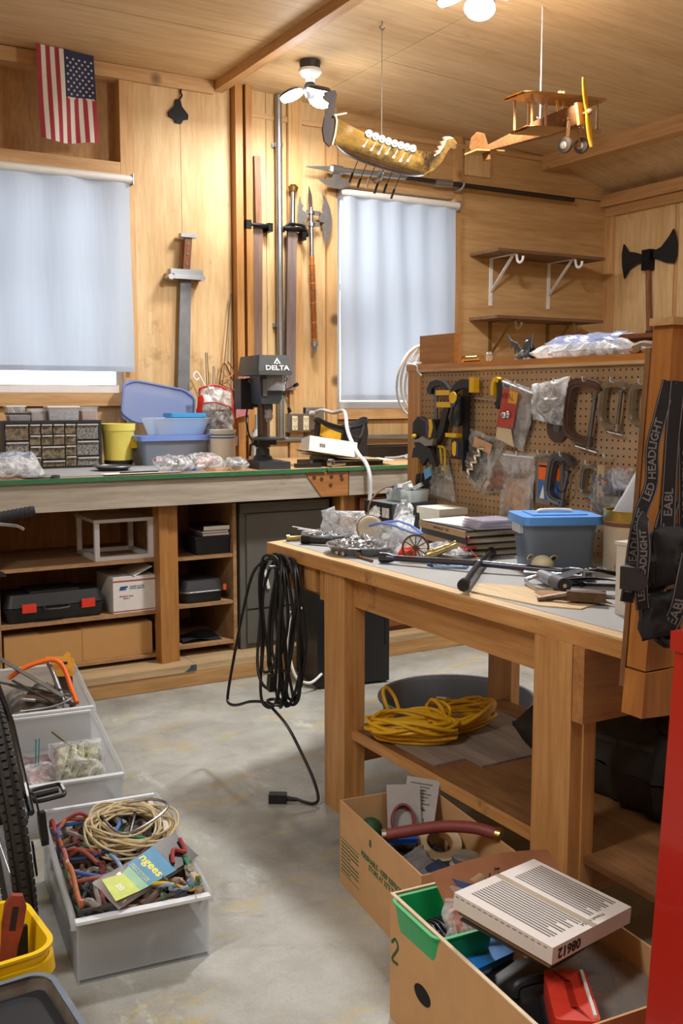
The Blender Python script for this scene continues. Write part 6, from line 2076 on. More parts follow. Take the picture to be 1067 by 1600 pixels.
part(t, 'barrel', MB().cyl((1.88, 2.66, ZW + .005), (1.96, 2.585, ZW + .005), .0045, n=10), mat('pen_blue', '#8ab6e6', .35), world=True)
part(t, 'tip', MB().cyl((1.88, 2.66, ZW + .005), (1.872, 2.668, ZW + .004), .0044, .001, 10), BLK, world=True)
t = thing('wire_clips', 'little blue and white clips scattered by the cannon', 'clips', (1.90, 2.70, ZW))
for k in range(5):
    part(t, 'clip', MB(at((1.895 + .02 * k, 2.70 - .022 * k + .012 * (k % 2), ZW), rz=R(40 * k))).box(-.009, .009, -.004, .004, 0, .008), (mat('clip_blue', '#4a78c8', .4), WHITE)[k % 2], .001, world=True)

# ---- cross wheel wrench
t = thing('wheel_wrench', 'big dark steel cross-shaped wheel wrench lying across the front of the bench', 'wrench', (1.96, 2.52, ZW))
WRM = mat('wrench_steel', '#4b4c55', .3, .95, var=.2, scale=15)
c0 = Vector((1.962, 2.525, ZW + .028))
for nm, e in (('arm', (1.788, 2.835, ZW + .0185)), ('arm', (2.150, 2.270, ZW + .0185)), ('arm', (1.690, 2.245, ZW + .027)), ('arm', (2.185, 2.745, ZW + .0185))):
    e = Vector(e)
    d = (e - c0).normalized()
    q = part(t, nm, MB().cyl(c0, e - d * .03, .0105, n=16), WRM, world=True)
    part(q, 'socket', MB().cyl(e - d * .055, e - d * .03, .0105, .0175, 18).cyl(e - d * .03, e, .0175, .018, 18), WRM, .001, world=True)
    part(q, 'bore', MB().cyl(e, e + d * .0006, .0125, n=6), BLK, world=True)
part(t, 'hub', MB().ball(c0, (.018, .018, .014)), WRM, world=True)
t = thing('socket_wrench', 'chrome socket wrench lying behind the wheel wrench tip', 'wrench', (2.10, 2.33, ZW))
part(t, 'handle', MB().cyl((2.04, 2.40, ZW + .012), (2.15, 2.25, ZW + .012), .007, n=12), STEEL, world=True)
part(t, 'head', MB().cyl((2.155, 2.24, ZW + .001), (2.155, 2.24, ZW + .028), .019, n=18), STEEL, .002, world=True)

t = thing('animal_head', 'cream ceramic animal head with dark ears in front of the blue-lidded box', 'ornament', (2.085, 2.42, ZW))
CRC = mat('cream_ceramic', '#d9d6b4', .45, var=.06)
part(t, 'head', MB().ball((2.11, 2.395, ZW + .030), (.034, .038, .030), 20, 12).ball((2.097, 2.377, ZW + .016), (.022, .020, .016), 14, 8), CRC, world=True)
for (x, y, rz) in ((2.085, 2.427, 40), (2.135, 2.373, -20)):
    e = part(t, 'ear', MB(at((x, y, ZW + .052), rx=R(40), rz=R(rz))).ball((0, 0, 0), (.013, .006, .012), 10, 6), CRC, world=True)
    part(e, 'ear_hollow', MB(at((x - .004, y - .005, ZW + .053), rx=R(40), rz=R(rz))).ball((0, 0, 0), (.009, .004, .009), 10, 6), mat('ear_dark', '#54361f', .6), world=True)

# ---- air tool, pieces of sheet, clamp, cap
t = thing('air_tool', 'silver-grey air tool with round dark end, lying on the ply scrap', 'air tool', (1.97, 2.20, ZW))
a, b = Vector((2.00, 2.275, ZW + .024)), Vector((1.945, 2.115, ZW + .024))
d = (b - a).normalized()
part(t, 'body', MB().cyl(a, a + d * .10, .018, .021, 18), mat('tool_grey', '#9aa0a8', .35, .7), world=True)
part(t, 'grip', MB().cyl(a + d * .10, b, .0215, .0225, 18), mat('tool_dark', '#4b4f56', .5), world=True)
part(t, 'end_cap', MB().cyl(b, b + d * .003, .019, n=18), BLK, world=True)
part(t, 'hole', MB().cyl(b + d * .003, b + d * .004, .006, n=10), STEEL, world=True)
part(t, 'throttle', MB().tube(spline([a + Vector((-.01, .0, .0)), (1.955, 2.29, ZW + .012), (1.915, 2.22, ZW + .008), (1.90, 2.165, ZW + .008), (1.925, 2.14, ZW + .010)]), .006, 8), STEEL, world=True)
solo('ply_scrap', 'thin pale plywood scrap lying at the front edge of the bench', 'board', MB().prism([(1.735, 2.27), (1.83, 2.36), (1.985, 2.155), (1.965, 1.98), (1.835, 1.93), (1.77, 2.02)], .0035, at((0, 0, ZW))), wood('ply_scrap', '#d8bf96', '#c4a677', 'y', 5, 8, .6), (1.86, 2.12, ZW), .0008)
solo('leather_scrap', 'tan curled leather scrap beside the rusty clamp', 'scrap', MB().grid(lambda u, v: Vector((1.845 + .10 * u, 2.07 - .15 * u + .06 * v, ZW + .0042 + .022 * u * (1 - u) + .012 * v)), 12, 6).grid(lambda u, v: Vector((1.845 + .10 * u, 2.07 - .15 * u + .06 * v, ZW + .0040 + .017 * u * (1 - u) + .009 * v)), 12, 6), mat('leather_tan', '#9a6d48', .7, var=.15), (1.89, 2.02, ZW + .0036))
t = thing('hand_clamp', 'rusty steel hand clamp with forked jaws near the white box', 'clamp', (1.90, 1.97, ZW))
RST = mat('rusty_steel', '#5f4c3c', .5, .7, var=.3, scale=40)
M = at((1.895, 1.985, ZW + .022), rz=R(-42))
part(t, 'body', MB(M).prism([(-.045, -.010), (-.02, -.018), (.035, -.024), (.055, -.028), (.058, -.006), (.04, .0), (.058, .010), (.052, .026), (.02, .018), (-.045, .012)], .026, at((0, 0, -.013))), RST, .004, world=True)
part(t, 'screw', MB(M).cyl((.05, 0, 0), (.085, 0, 0), .007).cyl((.078, -.015, 0), (.078, .015, 0), .004), DSTEEL, world=True)
part(t, 'handle', MB(M).tube(spline([(-.04, 0, 0), (-.08, .004, -.008), (-.12, -.006, -.014)]), [.011, .011, .010, .010, .010, .009, .009, .009, .009, .008, .008, .008, .008], 8), RST, world=True)
t = thing('cap', 'grey striped cloth cap lying folded beside the white box', 'cap', (2.08, 2.14, ZW))
part(t, 'crown', MB().grid(lambda u, v: Vector((2.03 + .16 * u + .03 * v, 2.20 - .16 * u + .09 * v, ZW + .006 + .050 * math.sin(PI * min(1, .12 + .88 * u)) * (1 - .35 * v) + .006 * nz((u * 5, v * 5, 2)))), 20, 14).grid(lambda u, v: Vector((2.03 + .16 * u + .03 * v, 2.20 - .16 * u + .09 * v, ZW + .003 + .02 * math.sin(PI * u) * (1 - .35 * v))), 20, 14), mat('cap_grey', '#3e4044', .85, var=.2), world=True)
for k in range(5):
    c_ = ('#c9c9cc', '#b9808a', '#c9c9cc', '#8d8f96', '#c9c9cc')[k]
    u0 = .30 + k * .09
    part(t, 'stripe', MB().grid(lambda u, v: Vector((2.03 + .16 * (u0 + .018 * u) + .03 * v, 2.20 - .16 * (u0 + .018 * u) + .09 * v, ZW + .0085 + .050 * math.sin(PI * min(1, .12 + .88 * (u0 + .018 * u))) * (1 - .35 * v) + .006 * nz(((u0 + .018 * u) * 5, v * 5, 2)))), 3, 14), mat('stripe_%d' % k, c_, .85), world=True)
part(t, 'peak', MB().grid(lambda u, v: Vector((2.02 + .03 * u + .07 * v - .07 * u * v, 2.215 - .035 * v - .02 * u, ZW + .006 + .012 * math.sin(PI * v))), 8, 12).grid(lambda u, v: Vector((2.02 + .03 * u + .07 * v - .07 * u * v, 2.215 - .035 * v - .02 * u, ZW + .002 + .010 * math.sin(PI * v))), 8, 12), DARKGREY, world=True)

# ---- tin with plastic sheet, white box
t = thing('tin', 'tall cream tin with a gold rim and a printed house, behind the white box', 'tin', (2.37, 2.29, ZW))
part(t, 'body', MB().cyl((0, 0, .004), (0, 0, .178), .077, n=40, caps=False).cyl((0, 0, 0), (0, 0, .004), .077, n=40), mat('tin_cream', '#c8bda6', .4, .2, var=.12, scale=14))
GLD = mat('tin_gold', '#b59a48', .35, .7, var=.1)
part(t, 'rim', MB().lathe([(.0772, .165), (.0785, .166), (.0785, .196), (.080, .199), (.074, .199), (.074, .165)], n=40), GLD)
part(t, 'band', MB().lathe([(.0775, .150), (.0779, .150), (.0779, .163), (.0775, .163)], n=40), mat('tin_brown', '#7a4f38', .5))
part(t, 'inside', MB().cyl((0, 0, .15), (0, 0, .152), .074, n=30), DARKGREY)
def wrapcyl(poly, r, a0):
    w = MB()
    v = [w._v((r * math.cos(a0 + x / r), r * math.sin(a0 + x / r), z)) for x, z in poly]
    w._f(v)
    return w
A0 = math.atan2(-2.29, -2.37) + .05
part(t, 'printed_house', wrapcyl([(-.022, .03), (.022, .03), (.022, .085), (.0, .115), (-.022, .085)], .0776, A0), mat('print_brown', '#8f7458', .5))
for (x, z) in ((-.010, .045), (.008, .045), (-.010, .070), (.008, .070)):
    part(t, 'printed_window', wrapcyl([(x - .004, z), (x + .004, z), (x + .004, z + .014), (x - .004, z + .014)], .0779, A0), mat('print_pale', '#cfc2a5', .5))
part(t, 'printed_hedge', wrapcyl([(-.045, .012), (.045, .012), (.045, .028), (.02, .034), (-.01, .029), (-.045, .032)], .0777, A0), mat('print_dark', '#6b5a48', .5))
t = thing('plastic_sheet', 'tall pointed sheet of cloudy plastic standing in the cream tin', 'sheet', (2.36, 2.28, ZW + .153))
part(t, 'sheet', MB().grid(lambda u, v: Vector((2.325 + .07 * u, 2.345 - .17 * u - (.05 * v) * (1 - u), ZW + .155 + v * (.07 + .26 * u) + .008 * nz((u * 5, v * 5, 1)))), 16, 16).grid(lambda u, v: Vector((2.331 + .07 * u, 2.35 - .17 * u - (.05 * v) * (1 - u), ZW + .155 + v * (.07 + .255 * u) + .008 * nz((u * 5, v * 5, 1)))), 16, 16), clear('cloudy_sheet', '#dadde2', .62, .25, .45), world=True)
t = thing('white_box', 'white framed box standing at the near end of the bench beside the partition', 'box', (1.95, 1.76, ZW))
WB = mat('white_box', '#cfcac2', .5, var=.04)
part(t, 'case', MB().box(1.885, 2.04, 1.665, 1.855, ZW, ZW + .178), WB, .004, world=True)
part(t, 'frame', MB().box(1.879, 1.885, 1.665, 1.855, ZW, ZW + .03).box(1.879, 1.885, 1.665, 1.855, ZW + .148, ZW + .178).box(1.879, 1.885, 1.825, 1.855, ZW + .03, ZW + .148).box(1.879, 1.885, 1.665, 1.695, ZW + .03, ZW + .148), WB, .002, world=True)
part(t, 'lid', MB().box(1.876, 2.045, 1.66, 1.86, ZW + .1785, ZW + .187), WB, .003, world=True)
t = thing('clear_bottle', 'small clear plastic bottle leaning against the white box', 'bottle', (1.855, 1.745, ZW))
part(t, 'body', MB().lathe([(0, 0), (.018, 0), (.02, .004), (.02, .06), (.010, .076), (.009, .09), (0, .09)], at((1.853, 1.742, ZW), rx=R(0)), 18), FILM, world=True)
part(t, 'cap', MB().cyl((1.853, 1.742, ZW + .09), (1.853, 1.742, ZW + .104), .011, n=14), WHITE, world=True)
# ================================================================ black extension cord looped over the bench end
CRD = mat('cord_black', '#15171a', .4, var=.1)
t = thing('extension_lead', 'long black extension cord coiled and hung over the left corner of the near bench', 'cord', (1.64, 3.30, .0))
part(t, 'nail', MB().cyl((1.60, 3.30, .835), (1.70, 3.30, .828), .006, n=8), DSTEEL, world=True)
rnd = random.Random(3)
for k in range(11):
    # each turn is a long drooping loop hung on the nail
    f = k / 10
    yc = 3.30 + (f - .5) * .10
    hw = .085 + .025 * rnd.random()
    zb = .30 + .16 * rnd.random() * (1 if k % 3 else .3)
    xo = 1.622 + .045 * (1 - f) + .02 * rnd.random()
    sw = rnd.uniform(-.035, .035) - .01
    pts = []
    for i in range(22):
        a = 2 * PI * i / 22
        c, s = math.cos(a), math.sin(a)
        top = .862 + .008 * (k % 3) - .004 * k % .01
        z = (top + zb) / 2 + (top - zb) / 2 * c
        wv = hw * (abs(s) ** .75) * (1 if s > 0 else -1) * (1.0 - .25 * (1 - c) / 2)
        pts.append((xo + .010 * math.sin(3 * a + k) - .018 * (1 - c) * f, yc + wv + sw * (1 - c) / 2, z))
    part(t, 'turn', MB().tube(spline(pts, 3, True), .0058, 8, closed=True), CRD, world=True)
loose = [(1.615, 3.38, .845), (1.60, 3.45, .78), (1.585, 3.52, .60), (1.57, 3.57, .42), (1.56, 3.60, .29), (1.555, 3.585, .255), (1.56, 3.52, .262), (1.575, 3.42, .30), (1.595, 3.33, .315), (1.61, 3.26, .29),
         (1.625, 3.20, .25), (1.647, 3.14, .17), (1.664, 3.085, .09), (1.668, 3.055, .03), (1.655, 3.06, .009), (1.632, 3.09, .008), (1.612, 3.118, .014)]
part(t, 'loose_end', MB().tube(spline(loose, 8), .0058, 8), CRD, world=True)
M = at((1.572, 3.142, .018), rz=R(58))
part(t, 'plug', MB(M).box(-.018, .018, -.012, .052, -.016, .016), BLK, .006, world=True, seg=2)
part(t, 'strain_relief', MB(M).cyl((0, -.012, -.002), (0, -.048, -.006), .010, .007, 12), BLK, world=True)
part(t, 'hanging_plug', MB(at((1.575, 3.235, .42), rx=R(10))).box(-.014, .014, -.014, .014, -.03, .03), BLK, .006, world=True)
part(t, 'tie', MB().tube([(1.605 + .028 * math.cos(2 * PI * i / 14), 3.265 + .04 * math.sin(2 * PI * i / 14), .335) for i in range(14)], .006, 6, closed=True), CRD, world=True)

# ================================================================ yellow extension cord on the lower shelf
YC = mat('cord_yellow_bright', '#d6a415', .42, var=.08)
t = thing('extension_lead', 'thick yellow extension cord in a figure-eight bundle on the lower shelf', 'cord', (1.95, 2.74, .31))
rnd = random.Random(11)
for (cx, cy, rz, n, rx_, ry_) in ((1.845, 2.725, -40, 13, .150, .085), (2.06, 2.745, 10, 11, .150, .085)):
    for k in range(n):
        f = k / (n - 1)
        a0 = R(rz + rnd.uniform(-9, 9))
        pts = []
        for i in range(20):
            a = 2 * PI * i / 20
            px, py = rx_ * (.82 + .25 * rnd.random() * .3 + .22 * (k % 3) / 3) * math.cos(a), ry_ * (.55 + .55 * f) * math.sin(a)
            x = cx + px * math.cos(a0) - py * math.sin(a0)
            y = cy + px * math.sin(a0) + py * math.cos(a0)
            z = .3165 + .085 * f * (1 - f * .35) + .018 * math.sin(a * 2 + k) * f + .012 * (1 + math.sin(a + k * 2)) * .5
            pts.append((x, y, z))
        part(t, 'turn', MB().tube(spline(pts, 3, True), .0064, 8, closed=True), YC, world=True)
part(t, 'wrap', MB().tube(spline([(1.97, 2.69, .315), (1.955, 2.70, .40), (1.95, 2.76, .425), (1.96, 2.80, .36), (1.975, 2.74, .315), (1.985, 2.70, .40), (1.98, 2.77, .42)], 6), .0064, 8), YC, world=True)
part(t, 'upright_loop', MB().tube(spline([(1.875, 2.88, .33), (1.855, 2.90, .385), (1.86, 2.93, .425), (1.885, 2.94, .43), (1.905, 2.92, .395), (1.90, 2.88, .35)], 6), .0064, 8), YC, world=True)
part(t, 'tie', MB(at((2.0, 2.755, .425), rz=R(30), ry=R(15))).box(-.03, .03, -.018, .018, -.002, .002), mat('tag_grey', '#a9a39a', .6), .001, world=True)

# round steel-grey basin behind the shelf
t = thing('basin', 'round grey metal basin standing on the floor behind the lower shelf', 'basin', (2.54, 3.41, 0))
part(t, 'bowl', MB().lathe([(0, .003), (.27, .003), (.30, .02), (.322, .165), (.332, .170), (.335, .177), (.328, .181), (.318, .165), (.295, .024), (0, .010)], n=48), mat('basin_grey', '#4c4d50', .5, .3, var=.15, scale=8))
part(t, 'rim', MB().tube([(.332 * math.cos(2 * PI * k / 60), .332 * math.sin(2 * PI * k / 60), .177) for k in range(60)], .008, 8, closed=True), mat('rim_grey', '#66686b', .45, .4))
# dark folded tarp on the shadowy right end of the shelf
t = thing('tarp', 'dusty black folded tarp heaped on the shadowy right end of the lower shelf', 'tarp', (2.22, 1.95, .304))
part(t, 'folds', pillow(.40, .95, .30, 131, .03, 26, 40, M=at((2.215, 1.95, .425))), mat('tarp_black', '#232120', .7, var=.35, scale=14), world=True)
for k in range(3):
    part(t, 'fold_edge', MB().tube(spline([(2.03 + .05 * k, 1.52 + .03 * k, .45 + .05 * k), (2.06 + .04 * k, 1.75, .50 + .04 * k), (2.04 + .06 * k, 2.05, .49 + .05 * k), (2.10 + .03 * k, 2.34 - .03 * k, .45 + .03 * k)], 6), .016, 8), mat('tarp_edge', '#34302d', .7, var=.3, scale=14), world=True)

# ================================================================ cardboard boxes on the floor
def carton(name, label, cx, cy, rz, w_, d_, h_):
    t = thing(name, label, 'box', (cx, cy, 0), R(rz))
    th = .005
    hw, hd = w_ / 2, d_ / 2
    part(t, 'side_wall', MB().box(-hw, -hw + th, -hd, hd, 0, h_), CARD, .001)
    part(t, 'side_wall', MB().box(hw - th, hw, -hd, hd, 0, h_), CARD, .001)
    part(t, 'end_wall', MB().box(-hw + th, hw - th, -hd, -hd + th, 0, h_), CARD, .001)
    part(t, 'end_wall', MB().box(-hw + th, hw - th, hd - th, hd, 0, h_), CARD, .001)
    part(t, 'bottom', MB().box(-hw + th, hw - th, -hd + th, hd - th, 0, th), CARDI)
    return t


c1 = carton('cardboard_box', 'open brown produce box with green printing under the near bench', 1.562, 2.238, -7, .295, .525, .258)
MF = at((-.1478, 0, 0), M=RWALL(0))
letters(c1, 'lettering', 'PERISHABLE - KEEP REFRIGERATED\nSTORE AT 32°F TO 36°F', INKG, .022, MF @ at((.055, .150, 0)), .0003, bold=.0006, sx=.95)
letters(c1, 'lettering', '8', INKG, .03, MF @ at((-.045, .212, 0)), .0003, bold=.001)
w = MB(MF)
for k in range(8):
    w.box(-.252, -.19, .05 + k * .012, .0535 + k * .012, -.0004, .0004)
    w.box(-.18, -.125, .05 + k * .012, .0535 + k * .012, -.0004, .0004) if k % 4 else None
w.box(-.256, -.12, .146, .1475, -.0004, .0004).box(-.256, -.12, .042, .0435, -.0004, .0004).box(-.1863, -.185, .0435, .146, -.0004, .0004)
part(c1, 'printed_panel', w, INKG)

t = thing('hose', 'dull red rubber hose with a metal clip lying across the produce box', 'hose', (1.58, 2.16, .255))
HP = spline([(1.438, 2.258, .250), (1.50, 2.225, .262), (1.58, 2.185, .272), (1.65, 2.13, .274), (1.685, 2.075, .270)], 8)
part(t, 'tube', MB().tube(HP, .0165, 14), mat('hose_red', '#7d3a34', .55, var=.1), world=True)
part(t, 'clip', MB().cyl(HP[0] - (HP[1] - HP[0]).normalized() * .004, HP[0] + (HP[1] - HP[0]).normalized() * .008, .0175, n=16), STEEL, world=True)
part(t, 'end_fitting', MB().cyl(HP[-1], HP[-1] + (HP[-1] - HP[-2]).normalized() * .014, .0185, n=16), BRASS, world=True)
t = thing('tape_roll', 'roll of cream masking tape tilted inside the produce box', 'tape', (1.635, 2.275, .14))
M = at((1.632, 2.268, .175), rx=R(28), ry=R(-10))
part(t, 'roll', MB(M).lathe([(.038, -.014), (.065, -.014), (.065, .014), (.038, .014), (.038, -.014)], n=36), mat('tape_cream', '#b9a684', .7, var=.1), world=True)
part(t, 'core', MB(M).lathe([(.036, -.0135), (.039, -.0135), (.039, .0145), (.036, .0145), (.036, -.0135)], n=36), CARDI, world=True)
t0 = None
for k, (x, y, z, rx, ry, rz, lb) in enumerate(((1.60, 2.40, .225, 62, 0, -28, 'blister card with red wire coils leaning in the far end of the produce box'), (1.655, 2.40, .238, 50, 6, -40, 'taller grey blister card leaning furthest right in the produce box'))):
    M = at((x, y, z), rx=R(rx), ry=R(ry), rz=R(rz))
    t = thing('blister_card', lb, 'blister card', (x, y, .12), 0, 'blister cards in the produce box')
    part(t, 'card', MB(M).box(-.05, .05, -.085, .085, 0, .002), mat('card_grey', '#9c9893', .6, var=.06), .0006, world=True)
    if k == 0:
        for i in range(4):
            part(t, 'coil', MB(M).tube([(-.005 + .032 * math.cos(2 * PI * q / 20), -.02 + .045 * math.sin(2 * PI * q / 20), .008 + .006 * i) for q in range(20)], .004, 6, closed=True), mat('wire_maroon', '#7d2f35', .5), world=True)
    else:
        w = MB(M)
        for i in range(7):
            w.box(-.038, .03 - .008 * (i % 3), .065 - i * .010, .069 - i * .010, .002, .0025)
        part(t, 'printed_lines', w, mat('print_grey', '#5d5a58', .7), world=True)
        w = MB(M)
        for i in range(10):
            w.box(-.02 + .004 * i, -.0185 + .004 * i + .001 * (i % 2), -.065, -.035, .002, .0025)
        part(t, 'barcode', w, INK, world=True)
        part(t, 'hang_wire', MB(M).tube(spline([(-.04, .02, .004), (-.01, .005, .012), (.015, -.012, .006)]), .003, 6), mat('wire_maroon', '#7d2f35', .5), world=True)
t = thing('glass_jar', 'short glass jar with a screw lid at the near end of the produce box', 'jar', (1.605, 2.105, .13))
part(t, 'jar', MB().lathe([(0, 0), (.040, 0), (.044, .008), (.044, .060), (.036, .070), (.036, .074), (.033, .074), (.033, .068), (.040, .058), (.040, .010), (0, .006)], n=32), clear('jar_glass', '#dfe4df', .35, .05))
part(t, 'lid', MB().lathe([(0, .088), (.034, .088), (.038, .086), (.038, .073), (.034, .072), (.034, .084), (0, .084)], n=32), mat('lid_tin', '#a9a79f', .3, .7, var=.1))
solo('green_ball', 'dark green ball in the far corner of the produce box', 'ball', MB().ball((1.487, 2.405, .20), .035, 18, 12), mat('ball_green', '#1d4a26', .6, var=.2), (1.487, 2.405, .165))
solo('blue_packet', 'small bright blue packet showing below the red hose', 'packet', MB(at((1.53, 2.31, .205), rx=R(15), rz=R(-30))).box(-.045, .045, -.02, .02, -.008, .008), mat('blue_packet', '#1f55b5', .4), (1.53, 2.31, .19), .003)
solo('grey_rag', 'rough grey rag crumpled in the near corner of the produce box', 'rag', pillow(.12, .15, .06, 91, .02, M=at((1.485, 2.16, .165), rx=R(15), ry=R(-25), rz=R(-10))), mat('rag_grey', '#6d6a68', .95, var=.25, scale=60), (1.485, 2.16, .12))
solo('black_bag', 'black cloth bag filling the middle of the produce box', 'bag', pillow(.25, .42, .13, 93, .03, M=at((1.57, 2.25, .085), rz=R(-7))), mat('cloth_black', '#1e1f22', .85, var=.3), (1.57, 2.25, .006))
solo('denim_scrap', 'dark blue denim scrap beside the glass jar', 'rag', pillow(.07, .10, .05, 95, .012, M=at((1.535, 2.115, .165), rz=R(20), rx=R(30))), mat('denim', '#232c45', .9, var=.2), (1.535, 2.115, .13))
solo('yellow_card', 'yellow card tucked under the glass jar', 'card', MB(at((1.605, 2.105, .124), rz=R(35), rx=R(8))).box(-.085, .07, -.03, .03, 0, .003), mat('card_yellow2', '#d1a623', .6), (1.605, 2.105, .12))

c2 = carton('cardboard_box', 'open brown box with an oval hand hole nearest the camera at the right', 1.387, 1.567, -4.3, .385, .60, .305)
MF = at((-.193, 0, 0), M=RWALL(0))
w = MB(MF).prism([(.035 * math.cos(2 * PI * k / 24), .021 * math.sin(2 * PI * k / 24)) for k in range(24)], .0012, at((-.150, .138, -.0004)))
part(c2, 'hand_hole', w, mat('hole_dark', '#0d0906', .9))
part(c2, 'printed_mark', MB(MF).prism(ribbon(curve2([(-.292, .19), (-.275, .205), (-.262, .19), (-.290, .15), (-.262, .15)], 4), .007), .001, at((0, 0, -.0004))), INKG)
part(c2, 'torn_edge', MB().box(-.1935, -.185, -.30, .30, .3045, .3075).box(-.185, .19, .294, .3005, .3045, .307), mat('torn_paper', '#d8c5a5', .9), split=True)

# green tray with blister and bag
t = thing('green_tray', 'bright green plastic tray in the far corner of the near cardboard box', 'tray', (1.277, 1.755, .20), R(-4))
part(t, 'tub', MB().tub(.155, .205, .105, .004, .014, .025, lip=.005), GREEN)
part(t, 'contents', MB().tub(.12, .17, .04, .03, .003, .02), mat('dark_bits', '#1c1d1f', .5, var=.5, scale=50))
for k in range(6):
    part(t, 'cable_tie', MB().tube(spline([(-.05 + .016 * k, -.06, .05), (-.04 + .012 * k, 0, .075), (-.045 + .015 * k, .06, .055)]), .003, 6), BLK)
t = thing('blister_pack', 'clear blister pack with a yellow label standing in the green tray', 'blister card', (1.315, 1.745, .245))
M = at((1.318, 1.745, .305), rx=R(80), rz=R(-62))
part(t, 'card', MB(M).box(-.032, .032, -.06, .06, 0, .002), mat('card_navy', '#3b4a73', .5), .001, world=True)
part(t, 'blister', MB(M).tub(.055, .10, .014, .012, .006, .012, z0=.0025), FILM, world=True)
part(t, 'label', MB(M).box(-.02, .02, -.04, .0, .017, .018), YEL, world=True)
t = zipbag('plastic_bag', 'little clear bag with salmon-coloured bits in the green tray', 1.292, 1.70, .30, .085, .10, .045, R(-30), R(50), 97, None, mat('salmon_bits', '#c97963', .5, var=.3, scale=70))
t = thing('blue_carton', 'small bright blue carton lying tilted below the green tray', 'box', (1.30, 1.66, .19))
M = at((1.305, 1.655, .225), rz=R(12), rx=R(6), ry=R(4))
part(t, 'body', MB(M).box(-.075, .075, -.032, .032, -.018, .018), mat('carton_blue', '#2f86d6', .45, var=.04), .002, world=True)
part(t, 'label', MB(M).box(-.07, .0, -.0332, -.0322, -.012, .004), mat('carton_pale', '#a6cdec', .5), world=True)
letters(t, 'lettering', '3M Strip-Ct', INK, .016, Matrix.Translation(-t.location) @ M @ at((-.03, -.0334, -.004), rx=R(90)), .0002)

# brown card flap and paper, the white catalogue box on top
t = thing('card_flap', 'bent brown card and paper roll behind the white printed box', 'card', (1.42, 1.74, .31))
part(t, 'card', MB().grid(lambda u, v: Vector((1.27 + .33 * u, 1.735 + .06 * v - .02 * u, .325 + .055 * v * (1 - .3 * u) + .015 * math.sin(u * 3) * v)), 14, 8).grid(lambda u, v: Vector((1.27 + .33 * u, 1.732 + .06 * v - .02 * u, .322 + .055 * v * (1 - .3 * u) + .015 * math.sin(u * 3) * v)), 14, 8), mat('card_redbrown', '#94613f', .8, var=.08), world=True)
part(t, 'paper_curl', MB().grid(lambda u, v: Vector((1.285 + .05 * math.sin(v * 2.4) + .04 * u, 1.715 + .015 * u, .335 + .05 * v)), 4, 14), mat('paper_tan', '#c9ad85', .8), world=True)
part(t, 'pen_mark', MB(at((1.40, 1.745, .360), rx=R(48))).prism(ribbon([(-.02, .008), (-.008, -.010), (.004, .006)], .004), .0006).prism(ribbon([(.02, .012), (.034, .010)], .005), .0006).prism(ribbon([(.022, -.004), (.030, .002)], .005), .0006), INK, world=True)
t = thing('thin_boards', 'thin dark board sandwiched under the white printed box', 'board', (1.37, 1.56, .312))
ZF = at((1.392, 1.558, .372), rz=R(-79), rx=R(-2), ry=R(3))
part(t, 'board', MB(at((1.385, 1.555, .345), rz=R(-79), ry=R(3))).box(-.125, .118, -.120, .120, 0, .006), mat('board_tan', '#8e7454', .7), .001, world=True)
part(t, 'sheet', MB(at((1.385, 1.555, .338), rz=R(-76), ry=R(3))).box(-.12, .115, -.12, .11, 0, .005), mat('board_blueblack', '#2b3139', .5), .001, world=True)
t = thing('printed_box', 'flat white printed paper box marked 08612 on top of the near cardboard box', 'box', (1.39, 1.56, .352))
part(t, 'body', MB(ZF).box(-.130, .130, -.135, .135, -.018, .018), mat('box_white_paper', '#d6d0ca', .6, var=.03), .003, world=True)
inv = Matrix.Translation(-t.location)
w = MB(ZF)
rnd = random.Random(5)
def lines(w, x0, x1, ytop, n, dy, hgt):
    for k in range(n):
        e = x1 - rnd.random() * .03 * (k % 3 == 2)
        w.box(x0, e, ytop - k * dy, ytop - k * dy + hgt, .018, .0185)
lines(w, -.105, .105, -.012, 12, .0088, .0042)
part(t, 'printed_text', w, mat('print_ink', '#6f6a66', .7), world=True)
w = MB(ZF)
lines(w, -.10, .10, .118, 11, .0088, .0042)
part(t, 'printed_text', w, mat('print_ink', '#6f6a66', .7), world=True)
part(t, 'tape', MB(ZF).box(-.129, .129, -.004, .012, .0182, .0188), clear('tape_tan', '#d8cdb8', .4, .3), world=True)
letters(t, 'lettering', '08612', INK, .030, inv @ ZF @ at((.1303, -.08, .0), rx=R(90), rz=R(90)) @ Matrix.Rotation(PI, 4, 'Z'), .0004, bold=.0008)
letters(t, 'lettering', 'Printed in USA', INK, .013, inv @ ZF @ at((.112, .02, .0183), rz=R(270)), .0002)
w = MB(ZF)
for k in range(16):
    w.box(-.125 + k * .0155, -.116 + k * .0155, -.1354, -.1348, .010, .012)
part(t, 'stitch_marks', w, mat('print_ink', '#6f6a66', .7), world=True)
# rest of the box
t = thing('tool_case', 'black moulded case low in the near cardboard box', 'case', (1.33, 1.47, .1))
part(t, 'body', MB(at((1.345, 1.50, .16), rz=R(-12), rx=R(4))).box(-.10, .10, -.14, .14, -.05, .05), BLK, .012, world=True, seg=2)
part(t, 'carry_handle', MB(at((1.345, 1.50, .215), rz=R(-12))).tube(spline([(-.05, .02, 0), (-.04, .02, .025), (.04, .02, .025), (.05, .02, 0)]), .010, 8), DARKGREY, world=True)
part(t, 'latch', MB(at((1.345, 1.50, .213), rz=R(-12))).box(-.02, .03, -.10, -.075, 0, .008), DSTEEL, .002, world=True)
t = thing('blow_case', 'bright red case with grey lower half at the front of the near cardboard box', 'case', (1.31, 1.37, .15))
M = at((1.318, 1.385, .235), rz=R(-35), rx=R(-5))
part(t, 'lid', MB(M).tub(.085, .20, .055, .05, -.0, .015, M=None), REDP, .006, world=True)
